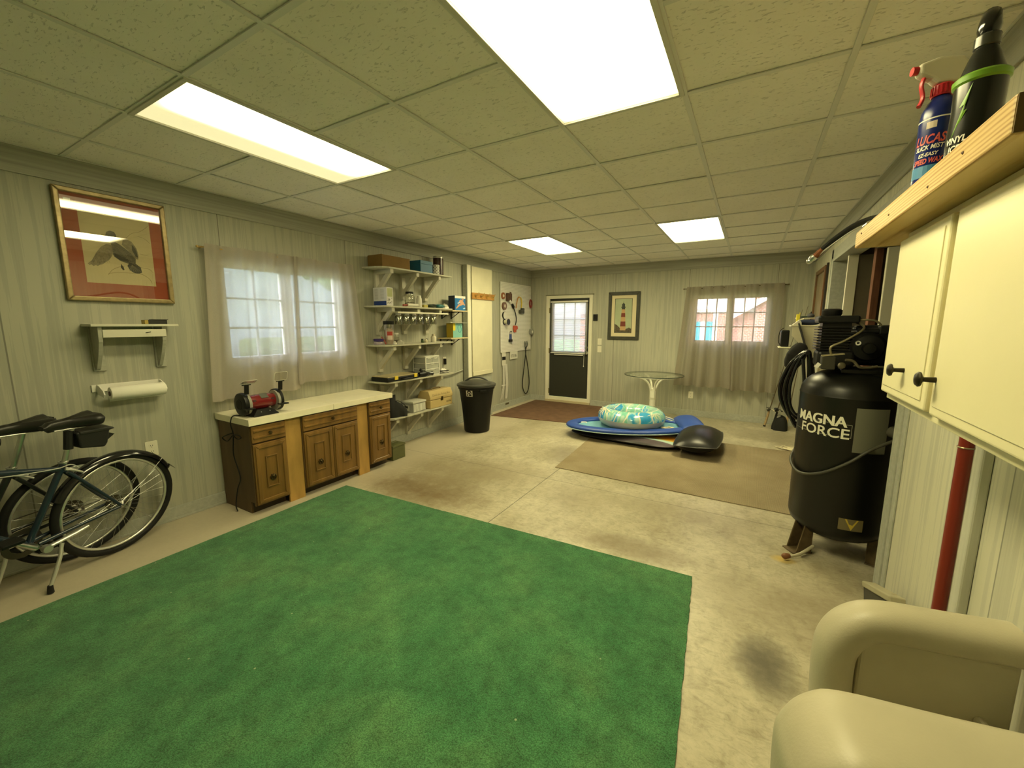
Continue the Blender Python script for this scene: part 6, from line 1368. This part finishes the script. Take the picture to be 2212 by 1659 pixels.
# hose coil hung on the compressor
t = thing('air_hose', 'coiled black air hose hanging on the compressor with red handle', 'hose', (4.19, 2.62, 1.1))
g = G()
for k in range(6):
    dy = .018 * k; w = .060 + .011 * ((k * 2) % 5); lo = .88 - .030 * ((k * 3) % 4)
    g.tube(smooth_path([(4.205, 2.58 + dy, 1.35), (4.205 - w * .8, 2.59 + dy, 1.27), (4.205 - w * 1.35, 2.60 + dy, 1.10), (4.205 - w * 1.1, 2.60 + dy, .95), (4.205 - w * .1, 2.60 + dy, lo), (4.205 + w * .45, 2.60 + dy, 1.0), (4.205 + w * .5, 2.60 + dy, 1.18), (4.205 + w * .25, 2.585 + dy, 1.31)], 6, True), .0105, 8, closed=True)
obj('coils', g, M_blkgloss, t, smooth=60)
obj('hanger', G().tube([(4.205, 2.56, 1.34), (4.205, 2.70, 1.34)], .014, 8), M_blk, t)
obj('tail', G().tube(smooth_path([(4.18, 2.56, 1.30), (4.20, 2.53, 1.12), (4.205, 2.51, .94), (4.200, 2.50, .86)], 5), .0105, 8), M_blkgloss, t, smooth=60)
obj('red_handle', G().tube([(4.200, 2.50, .865), (4.203, 2.495, .80), (4.206, 2.49, .745)], [.019, .021, .017], 14), mat('handle_red', (.26, .03, .022), .4), t, smooth=50)
obj('brass_tip', G().tube([(4.206, 2.49, .745), (4.207, 2.49, .70)], [.011, .009], 10), mat('tip_brown', (.20, .10, .04), .4, metal=.6), t, smooth=50)

# ================================================================== storage stand in the corner
t = thing('storage_stand', 'white plastic tiered storage stand behind the compressor', 'stand', (4.40, 4.55, 0))
M_st = mat('stand_white', (.66, .62, .46), .45)
obj('top_tray', G().box(4.22, 4.545, 4.42, 4.68, 1.515, 1.530), M_st, t, bevel=.004)
Mx2 = Matrix(((1, 0, 0, 0), (0, 0, 1, 4.425), (0, 1, 0, 0), (0, 0, 0, 1)))
obj('front_panel', G().prism([(4.235, 1.515), (4.545, 1.515), (4.545, 1.18), (4.42, 1.20), (4.235, 1.42)], Mx2, .012), M_st, t)
obj('lower_tray', G().box(4.13, 4.42, 4.50, 4.74, 1.275, 1.288), M_st, t, bevel=.004)
for x, y in ((4.53, 4.66), (4.53, 4.44)): obj('leg', G().box(x - .012, x + .012, y - .012, y + .012, .008, 1.515 if x > 4.5 else 1.276), M_st, t)
obj('upper_rail', G().box(4.27, 4.545, 4.60, 4.66, 1.602, 1.612), M_st, t); obj('rail_post', G().box(4.50, 4.52, 4.62, 4.64, 1.53, 1.602), M_st, t)
o = thing('radio', 'small black radio standing on the lower tray of the white stand', 'radio', (4.20, 4.62, 1.288))
obj('case', G().box(4.145, 4.225, 4.56, 4.72, 1.289, 1.475), M_blk, o, bevel=.012); obj('carry_loop', G().tube(smooth_path([(4.15, 4.60, 1.30), (4.125, 4.60, 1.36), (4.135, 4.60, 1.46), (4.17, 4.60, 1.50)], 4), .004, 6), M_blk, o, smooth=60)
o = thing('wall_strap', 'black webbing strap hanging over the white stand', 'strap', (4.30, 4.40, 1.2))
obj('webbing', G().tube(smooth_path([(4.25, 4.50, 1.536), (4.285, 4.43, 1.537), (4.30, 4.405, 1.50), (4.345, 4.40, 1.36), (4.375, 4.40, 1.26)], 5), .022, 8, flat=.15, up=(0, 1, 0)), M_blkrub, o, smooth=60)
obj('pouch', pillow((4.285, 4.36, 1.20), .09, .05, .15, Matrix.Rotation(R(20), 4, 'Y')), mat('black_cloth', (0, 0, 0)), o, smooth=180)
o = thing('yellow_marker', 'bright yellow upright pack on the white stand', 'pack', (4.29, 4.60, 1.53)); obj('pack', G().box(4.272, 4.306, 4.585, 4.60, 1.531, 1.65), mat('bright_yellow', (.80, .68, .05), .5), o, bevel=.003); obj('tab', G().box(4.298, 4.306, 4.587, 4.598, 1.65, 1.668), MATS['bright_yellow'], o)
o = thing('blue_pouch', 'navy pouch lying on the white stand', 'pouch', (4.38, 4.53, 1.53)); obj('pouch', pillow((4.385, 4.53, 1.560), .10, .08, .030), mat('navy_cloth', (.012, .02, .06), .6), o, smooth=180); obj('zip', G().tube([(4.30, 4.47, 1.56), (4.46, 4.47, 1.562)], .003, 6), M_steel, o)
o = thing('cream_dustpan', 'cream wedge shaped scoop on the front of the white stand', 'scoop', (4.265, 4.47, 1.53)); obj('scoop', G().prism([(4.228, 1.531), (4.315, 1.531), (4.31, 1.565), (4.29, 1.59)], Matrix(((1, 0, 0, 0), (0, 0, 1, 4.425), (0, 1, 0, 0), (0, 0, 0, 1))), .055), M_cream, o, bevel=.003); obj('grip', G().cyl((4.30, 4.45, 1.585), (4.33, 4.45, 1.597), .006, n=8), M_cream, o)
o = thing('knit_hat', 'grey ball shaped cap on the upper rail of the stand', 'cap', (4.40, 4.63, 1.612)); obj('crown', G().sphere((4.405, 4.63, 1.632), .036, .03, .026, 16, 10), mat('grey_knit', (.07, .07, .08), .8), o, smooth=60); obj('brim', pillow((4.345, 4.63, 1.620), .035, .03, .010), mat('green_knit', (.03, .05, .03), .8), o, smooth=180)

# fishing rods in the corner
RODS = [('fishing rod with cork handle standing furthest left in the far corner', (4.13, 6.20), (4.47, 6.30, 1.75), True), ('dark handled fishing rod, middle one in the far corner', (4.24, 6.20), (4.53, 6.32, 1.80), False), ('fishing rod with cork handle nearest the compressor hose', (4.40, 6.22), (4.56, 6.36, 1.70), True)]
for lb, (x, y), tip, cork in RODS:
    t = thing('fishing_rod', lb, 'fishing rod', (x, y, 0), 'fishing rods in the corner')
    b0 = Vector((x, y, .004)); d = (Vector(tip) - b0); L_ = d.length; d.normalize()
    pt = lambda s: b0 + d * s
    obj('butt', G().tube([pt(0), pt(.02)], [.017, .016], 12), M_blk, t, smooth=50)
    obj('handle', G().tube([pt(.02), pt(.10), pt(.24)], [.015, .017, .013], 12), mat('cork', (.42, .30, .15), .7, var=.2, vscale=60) if cork else M_blkrub, t, smooth=50)
    obj('blank', G().tube([pt(.24), pt(L_)], [.0075, .0025], 8), mat('rod_brown', (.09, .065, .03), .4), t, smooth=50)
    for s in (.5, .85, 1.2): obj('guide', G().torus(pt(s) + Vector((-.012, -.012, 0)), .009, .002, 12, 5, Matrix.Rotation(R(70), 4, 'X')), M_blk, t)
    c = pt(.28) + Vector((-.02, -.03, 0))
    r_ = obj('reel', G().lathe([(0, -.025), (.030, -.025), (.032, 0), (.022, .012), (.026, .028), (0, .030)], 18, Matrix.Translation(c) @ Matrix.Rotation(R(70), 4, 'Y')), M_blk if not cork else mat('reel_grey', (.10, .095, .07), .35, metal=.5), t, smooth=40)
    obj('reel_handle', G().tube([c, c + Vector((.05, -.02, .005)), c + Vector((.065, -.045, -.01))], .005, 8).sphere(c + Vector((.068, -.05, -.012)), .012, n=8, m=6), mat('cream_knob', (.60, .55, .40), .5) if cork else M_blk, r_, smooth=50)
o = thing('tackle_bag', 'black bag slumped between the fishing rods', 'bag', (4.30, 6.06, 0))
obj('body', G().grid(lambda u, v: (4.315 + .095 * max(cos(v * pi / 2), .001) ** .6 * (1 + .12 * sin(10 * pi * u)) * cos(2 * pi * u), 6.06 + .07 * max(cos(v * pi / 2), .001) ** .6 * (1 + .12 * sin(10 * pi * u)) * sin(2 * pi * u), .002 + .20 * sin(v * pi / 2) * (1 + .1 * cos(2 * pi * u))), 24, 12, True), mat('black_cloth', (0, 0, 0)), o, smooth=180)
obj('strap', G().tube(smooth_path([(4.25, 6.03, .15), (4.28, 6.02, .23), (4.35, 6.02, .22), (4.38, 6.03, .14)], 4), .008, 8, flat=.4), M_blkrub, o, smooth=60)

# picture on the right wall beyond the opening
t = thing('framed_picture', 'tall wood framed picture on the right wall near the corner', 'picture', (XR, 5.55, 1.55))
obj('frame', frame_bars(-5.98, -5.18, 1.58, 2.23, .05, RW(), .002, .035), mat('walnut_frame', (.16, .075, .025), .4, var=.2, vscale=20), t, bevel=.005)
flat('print_paper', [rect(-5.94, -5.22, 1.62, 2.19)], RW(XR - .012), .002, mat('faded_print', (.26, .21, .13), .7, var=.2, vscale=5), t)
obj('backing', G().box(XR - .02, XR - .002, 5.12, 5.17, 1.45, 2.25), mat('very_dark_wood', (.02, .014, .010), .6), t)
o = thing('wall_ornament', 'small pink topped ornament hung under the right wall picture', 'ornament', (4.50, 5.9, 1.5)); obj('bulb', G().sphere((4.525, 5.85, 1.640), .026, n=14, m=10), mat('dusty_pink', (.36, .16, .12), .5), o, smooth=60); obj('spike', G().tube([(4.525, 5.85, 1.66), (4.53, 5.85, 1.71)], [.02, .002], 8), M_blk, o, smooth=60); obj('stem', G().tube([(4.525, 5.85, 1.62), (4.525, 5.86, 1.52), (4.576, 5.88, 1.50)], .006, 6), M_hand, o, smooth=60)

# ================================================================== closet contents seen through the opening
t = thing('folded_door', 'cream folded door leaf just inside the closet opening', 'door', (4.75, 4.2, 0))
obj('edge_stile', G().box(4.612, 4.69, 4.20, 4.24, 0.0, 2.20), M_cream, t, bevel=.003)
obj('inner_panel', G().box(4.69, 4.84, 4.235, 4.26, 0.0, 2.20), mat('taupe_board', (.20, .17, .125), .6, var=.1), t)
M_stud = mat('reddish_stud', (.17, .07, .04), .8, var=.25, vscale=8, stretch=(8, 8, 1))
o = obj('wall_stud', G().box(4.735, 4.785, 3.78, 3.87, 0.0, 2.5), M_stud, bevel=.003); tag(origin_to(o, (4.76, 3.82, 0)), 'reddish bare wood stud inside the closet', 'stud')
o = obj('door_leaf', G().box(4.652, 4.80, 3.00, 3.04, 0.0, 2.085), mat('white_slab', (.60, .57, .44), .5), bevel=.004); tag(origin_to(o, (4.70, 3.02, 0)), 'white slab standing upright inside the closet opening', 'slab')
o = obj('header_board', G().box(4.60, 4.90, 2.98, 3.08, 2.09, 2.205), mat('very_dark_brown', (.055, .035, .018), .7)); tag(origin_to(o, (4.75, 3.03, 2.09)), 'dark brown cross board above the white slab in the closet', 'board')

# ================================================================== upper cabinet, plank and bottles
M_ucab = mat('cream_cabinet', (.74, .68, .44), .38, var=.04, vscale=3, bump=.08, bscale=18)
t = thing('wall_cabinet', 'cream painted two door wall cabinet above the armchair', 'cabinet', (4.43, .3, 1.288))
fx = 4.275; ca0, ca1 = -.05, .925
obj('case', G().box(fx + .02, XR - .002, ca0, ca1, 1.288, 1.836), M_ucab, t)
g = G(); g.box(fx, fx + .02, ca0, ca1, 1.288, 1.330); g.box(fx, fx + .02, ca0, ca1, 1.80, 1.836); g.box(fx, fx + .02, ca1 - .04, ca1, 1.33, 1.80); g.box(fx, fx + .02, .445, .52, 1.33, 1.80); g.box(fx, fx + .02, ca0, ca0 + .04, 1.33, 1.80)
obj('face_frame', g, M_ucab, t, bevel=.002)
for (a, b_, ky) in ((.508, .918, .690), (-.02, .472, .445)):
    d = obj('door', G().box(fx - .020, fx - .001, a, b_, 1.312, 1.812), M_ucab, t, bevel=.007, seg=3)
    obj('door_panel', G().box(fx - .0225, fx - .019, a + .026, b_ - .026, 1.337, 1.787), M_ucab, d, bevel=.0015)
    k = obj('knob', G().lathe([(.007, 0), (.006, .022), (.010, .027), (.018, .029), (.019, .033), (.014, .038), (0, .040)], 20, Matrix.Translation((fx - .022, ky, 1.404)) @ Matrix.Rotation(R(-90), 4, 'Y')), mat('aged_black_brass', (.035, .03, .018), .35, metal=.8), d, smooth=40)
for z_ in (1.40, 1.735): obj('hinge', G().box(fx - .012, fx + .004, .919, .931, z_ - .028, z_ + .028), M_blk, t, bevel=.002)
m_pine, nt, b, N, K = shader('knotty_pine_plank')
tc = N('TexCoord'); mp = N('Mapping'); mp.inputs['Scale'].default_value = (40, 2.6, 40); K(tc.outputs['Object'], mp.inputs[0])
n1 = N('TexNoise', Scale=1.5, Detail=5.0, Distortion=2.4); K(mp.outputs[0], n1.inputs['Vector'])
wv = N('TexWave', Scale=.9, Distortion=5.0, Detail=3.0); wv.bands_direction = 'Z'; K(mp.outputs[0], wv.inputs['Vector'])
r1 = ramp(N, [(.25, (.36, .20, .055)), (.45, (.52, .33, .11)), (.75, (.60, .42, .17))]); ad = N('Math', operation='ADD'); K(n1.outputs[0], ad.inputs[0]); K(wv.outputs['Fac'], ad.inputs[1]); hf = N('Math', operation='MULTIPLY'); K(ad.outputs[0], hf.inputs[0]); hf.inputs[1].default_value = .55; K(hf.outputs[0], r1.inputs[0]); K(r1.outputs[0], b.inputs['Base Color']); b.inputs['Roughness'].default_value = .5
t = thing('plank_shelf', 'thick pine plank shelf lying on the wall cabinet', 'shelf', (4.36, .64, 1.838))
obj('plank', G().box(4.182, 4.545, .060, 1.205, 1.838, 1.900), m_pine, t, bevel=.005)
obj('end_board', G().box(4.184, 4.543, .057, .0598, 1.840, 1.898), mat('sawn_end', (.14, .085, .03), .8, var=.2, vscale=20), t)
g = G()
for y, z_ in ((.24, 1.872), (.42, 1.858), (.74, 1.866), (1.10, 1.878)): g.sphere((4.1825, y, z_), .0035, n=6, m=5)
obj('nail_heads', g, mat('nail_rust', (.12, .06, .03), .6), t)

def bottle_text(s, size, a_mid, z0, r, off, shear, width, m, parent, c, name='lettering'):
    return obj(name, text_g(s, size, lambda x, y: (c[0] + r * cos(a_mid + x / r), c[1] + r * sin(a_mid + x / r), z0 + y), off, shear, width=width), m, parent)
ZB = 1.9005
c = (4.222, .575); Tb = Matrix.Translation((*c, ZB))
t = thing('spray_bottle', 'blue spray bottle with white and red trigger on the plank', 'bottle', (*c, ZB))
obj('body', G().lathe([(0, 0), (.034, 0), (.036, .006), (.036, .155), (.034, .175), (.026, .195), (.016, .208), (.014, .216), (0, .216)], 28, Tb), mat('bottle_navy', (.008, .018, .14), .25), t, smooth=40)
obj('collar', G().lathe([(.020, .208), (.021, .210), (.021, .232), (.017, .236), (0, .236)], 24, Tb), mat('bright_red', (.50, .02, .03), .35), t, smooth=30)
g = G()
for k in range(20): a = 2 * pi * k / 20; g.box(-.0012, .0012, -.0012, .0012, .211, .231, Matrix.Translation((c[0] + .021 * cos(a), c[1] + .021 * sin(a), ZB)))
obj('collar_ribs', g, MATS['bright_red'], t)
hd = R(195); Mh = Matrix.Translation((*c, ZB)) @ Matrix.Rotation(hd, 4, 'Z')
obj('spray_head', G().prism([(-.034, .236), (.018, .236), (.030, .248), (.058, .262), (.060, .286), (.020, .298), (-.028, .296), (-.040, .280), (-.040, .250)], Mh @ Matrix.Translation((0, .014, 0)) @ Matrix.Rotation(R(90), 4, 'X'), .028), mat('head_white', (.72, .68, .55), .35), t, bevel=.007, seg=3)
obj('trigger', G().tube(smooth_path([Mh @ Vector(v) for v in [(.040, 0, .262), (.046, 0, .240), (.040, 0, .210), (.046, 0, .190)]], 4), .008, 8, flat=.6), MATS['bright_red'], t, smooth=60)
obj('nozzle', G().cyl(Mh @ Vector((.058, 0, .275)), Mh @ Vector((.070, 0, .275)), .010, n=12), MATS['bright_red'], t, smooth=40)
am = R(238); rb = .0364
g = G(); f_ = lambda x, z_: (c[0] + (rb) * cos(am + x / rb), c[1] + (rb) * sin(am + x / rb), ZB + z_)
g.grid(lambda u, v: f_(-.05 + .10 * u, .150 + .003 * v), 12, 2); obj('label_line', g, M_white, t)
obj('emblem', G().grid(lambda u, v: f_(-.010 + .02 * u, .128 + .016 * v), 4, 2), mat('emblem_cream', (.60, .50, .40), .5), t)
obj('label_art', G().grid(lambda u, v: f_(-.04 + .06 * u, .012 + .028 * v), 8, 2), mat('art_blue', (.06, .22, .42), .4), t)
rb2 = .0368
bottle_text('LUCAS', .030, am, ZB + .092, rb2, .0008, .25, .062, mat('letter_red', (.60, .10, .09), .5), t, c, 'brand_lettering')
bottle_text('SLICK MIST', .015, am, ZB + .078, rb2, .0004, .25, .058, M_white, t, c)
bottle_text('EZ-EASY', .012, am, ZB + .062, rb2, .0003, .2, .040, M_white, t, c)
bottle_text('SPEED WAX', .017, am, ZB + .045, rb2, .0006, .2, .060, MATS['letter_red'], t, c)
c = (4.240, .405); Tb = Matrix.Translation((*c, ZB))
t = thing('spray_bottle', 'black bottle with lime green band and pointed top on the plank', 'bottle', (*c, ZB))
obj('body', G().lathe([(0, 0), (.040, 0), (.042, .006), (.042, .060), (.040, .10), (.041, .150), (.040, .158), (0, .158)], 30, Tb), mat('bottle_black', (.010, .011, .009), .25), t, smooth=40)
obj('lime_band', G().lathe([(.0405, .152), (.0445, .156), (.0450, .166), (.040, .171), (0, .172)], 30, Tb), mat('lime_green', (.17, .36, .03), .35), t, smooth=30)
obj('shoulder', G().lathe([(.036, .171), (.034, .178), (.026, .205), (.019, .222), (.018, .226), (0, .226)], 28, Tb), MATS['bottle_black'], t, smooth=40)
obj('ribbed_cap', G().lathe([(.019, .224), (.0205, .226), (.0205, .246), (.017, .250), (0, .250)], 24, Tb), mat('cap_smoke', (.05, .05, .04), .25), t, smooth=30)
Mh = Matrix.Translation((*c, ZB)) @ Matrix.Rotation(R(250), 4, 'Z')
obj('nozzle_head', G().tube([Mh @ Vector(v) for v in [(0, 0, .248), (0, 0, .262), (.002, 0, .276), (-.004, 0, .290), (-.014, 0, .296)]], [.016, .019, .017, .015, .010], 14), M_blkgloss, t, smooth=50)
am = R(246); rb = .0428
f_ = lambda x, z_: (c[0] + rb * cos(am + x / rb), c[1] + rb * sin(am + x / rb), ZB + z_)
g = G(); g.add([f_(x, z_) for x, z_ in [(-.006, .148), (-.024, .105), (-.016, .108), (-.034, .045), (-.010, .098), (-.016, .096)]], [(0, 1, 2, 5), (2, 3, 4, 5)]); obj('lime_flash', g, MATS['lime_green'], t)
bottle_text('VINYL', .018, am - .55, ZB + .034, rb, .0006, .15, .040, M_white, t, c); bottle_text('ICE', .018, am - .55, ZB + .016, rb, .0006, .15, .024, M_white, t, c)
t = thing('tyre_inflator', 'black air hose wand with copper tip jutting past the plank end', 'inflator', (4.30, 1.15, 1.90))
obj('hose', G().tube(smooth_path([(4.40, .95, 1.915), (4.36, 1.12, 1.920), (4.285, 1.38, 1.985), (4.225, 1.50, 1.985), (4.165, 1.58, 1.945), (4.125, 1.62, 1.905)], 6), .0125, 10), M_blk, t, smooth=60)
obj('wire', G().tube(smooth_path([(4.40, .93, 1.906), (4.36, 1.12, 1.908), (4.285, 1.385, 1.968), (4.225, 1.505, 1.967), (4.15, 1.59, 1.914), (4.095, 1.64, 1.862)], 6), .0035, 6), M_alu, t, smooth=60)
obj('copper_sleeve', G().tube([(4.125, 1.62, 1.905), (4.100, 1.638, 1.877)], .0145, 12), mat('copper_brown', (.22, .08, .035), .35, metal=.5), t, smooth=50)
obj('chuck', G().tube([(4.100, 1.638, 1.877), (4.092, 1.644, 1.868), (4.083, 1.65, 1.858)], [.017, .019, .014], 12).sphere((4.080, 1.652, 1.855), .016, n=12, m=8), M_steel, t, smooth=50)
o = thing('hose_fittings', 'small steel hose fittings lying at the far end of the plank', 'fittings', (4.20, 1.10, 1.90))
obj('coupler', G().tube([(4.196, 1.15, 1.911), (4.20, 1.09, 1.911)], [.008, .010], 10), M_steel, o, smooth=50); obj('nipple', G().tube([(4.200, 1.02, 1.909), (4.205, .97, 1.912), (4.22, .95, 1.915)], [.006, .009, .005], 10), M_steel, o, smooth=50)

# ================================================================== lower right: pipe, brush, armchair
o = thing('red_pipe', 'dark red vertical pipe on the panelling under the wall cabinet', 'pipe', (4.553, 1.115, 0)); obj('pipe', G().cyl((4.553, 1.115, 0.105), (4.553, 1.115, 1.288), .0205, n=18), mat('oxblood_red', (.20, .022, .012), .35), o, smooth=40)
for z_ in (.35, 1.1): obj('pipe_clip', G().torus((4.553, 1.115, z_), .0215, .003, 18, 6), M_cop, o)
t = thing('push_broom', 'grey bristled brush head standing against the wall behind the armchair', 'brush', (4.50, 1.50, 0))
Mq = Matrix.Translation((4.50, 1.50, .20)) @ Matrix.Rotation(R(6), 4, 'Z') @ Matrix.Rotation(R(-20), 4, 'X')
obj('block', G().box(-.035, .025, -.16, .16, .045, .075, Mq), mat('brush_wood', (.36, .33, .22), .6), t, bevel=.006)
g = G()
for i in range(60):
    y = -.15 + .3 * i / 59
    for x in (-.025, -.005, .015): g.box(x - .004, x + .004, y - .003, y + .003, -.045, .045, Mq)
obj('bristles', g, mat('bristle_dark', (.07, .065, .05), .9), t, kind='stuff')
obj('handle', G().tube([Mq @ Vector((0, -.10, .07)), (4.535, 1.27, .21)], .016, 10), mat('brush_wood', (0, 0, 0)), t, smooth=50)
obj('support', G().box(4.46, 4.54, 1.42, 1.58, 0, .13), M_ply, t)
# armchair
M_vin = mat('beige_vinyl', (.45, .41, .29), .42, var=.06, vscale=7, bump=.12, bscale=160)
t = thing('armchair', 'beige vinyl armchair with rounded padded arms in the corner', 'armchair', (4.25, .27, 0))
u_ = Vector((1, .17, 0)).normalized(); v_ = Vector((-u_.y, u_.x, 0))
def arm(front, name, w, zt, rad, inner, bx=.75, cr=1.0):
    f0 = Vector(front)
    pth = [f0 + u_ * .02 + Vector((0, 0, .02)), f0 + u_ * .012 + Vector((0, 0, .25)), f0 + u_ * 0 + Vector((0, 0, zt - .17 * cr)), f0 + u_ * .012 * cr + Vector((0, 0, zt - .08 * cr)), f0 + u_ * .055 * cr + Vector((0, 0, zt - .022 * cr)), f0 + u_ * .12 * cr + Vector((0, 0, zt)), f0 + u_ * .26 + Vector((0, 0, zt + .004)), f0 + u_ * .40 + Vector((0, 0, zt + .01))]
    P = smooth_path(pth, 6); rings = []
    n = 20
    for i, p in enumerate(P):
        a = P[max(0, i - 1)]; b_ = P[min(len(P) - 1, i + 1)]; T_ = (b_ - a).normalized(); nrm = v_.cross(T_).normalized()
        ring = []
        for k in range(n):
            th = 2 * pi * k / n; cc, ss = cos(th), sin(th)
            ring.append(p + v_ * (w * (abs(cc) ** bx) * (1 if cc > 0 else -1)) + nrm * (rad * (abs(ss) ** (bx + .1)) * (1 if ss > 0 else -1)))
        rings.append(ring)
    a_ = obj(name, G().ring_loft(rings), M_vin, t, smooth=60)
    g = G(); pa = f0 + u_ * .05; pb_ = f0 + u_ * .40
    for q in (0,):
        pts_ = [pa + Vector((0, 0, .04)), pb_ + Vector((0, 0, .04)), pb_ + Vector((0, 0, zt - .03)), pa + Vector((0, 0, zt - .03))]
        g.add([p + v_ * s * (w * .62) for s in (-1, 1) for p in pts_], [(0, 1, 2, 3), (7, 6, 5, 4), (0, 4, 5, 1), (1, 5, 6, 2), (2, 6, 7, 3), (3, 7, 4, 0)])
    obj('arm_panel', g, M_vin, a_, bevel=.012, seg=3)
    wl = [p + v_ * s * (w * .66) for s in (1,) for p in []]
    return a_
arm((4.145, .545, 0), 'arm', .060, .665, .050, -1)
arm((4.032, .028, 0), 'arm', .115, .672, .060, 1, .55, .7)
obj('seat_cushion', G().box(.0, .42, -.20, .20, .22, .40, Matrix.Translation((4.09, .27, 0)) @ Matrix(((u_.x, v_.x, 0, 0), (u_.y, v_.y, 0, 0), (0, 0, 1, 0), (0, 0, 0, 1)))), M_vin, t, bevel=.04, seg=4)
obj('backrest', G().box(.420, .445, -.18, .26, .05, .46, Matrix.Translation((4.09, .27, 0)) @ Matrix(((u_.x, v_.x, 0, 0), (u_.y, v_.y, 0, 0), (0, 0, 1, 0), (0, 0, 0, 1)))), M_vin, t, bevel=.012, seg=3)
obj('seat_base', G().box(.01, .42, -.22, .22, .04, .218, Matrix.Translation((4.09, .27, 0)) @ Matrix(((u_.x, v_.x, 0, 0), (u_.y, v_.y, 0, 0), (0, 0, 1, 0), (0, 0, 0, 1)))), M_vin, t, bevel=.01)
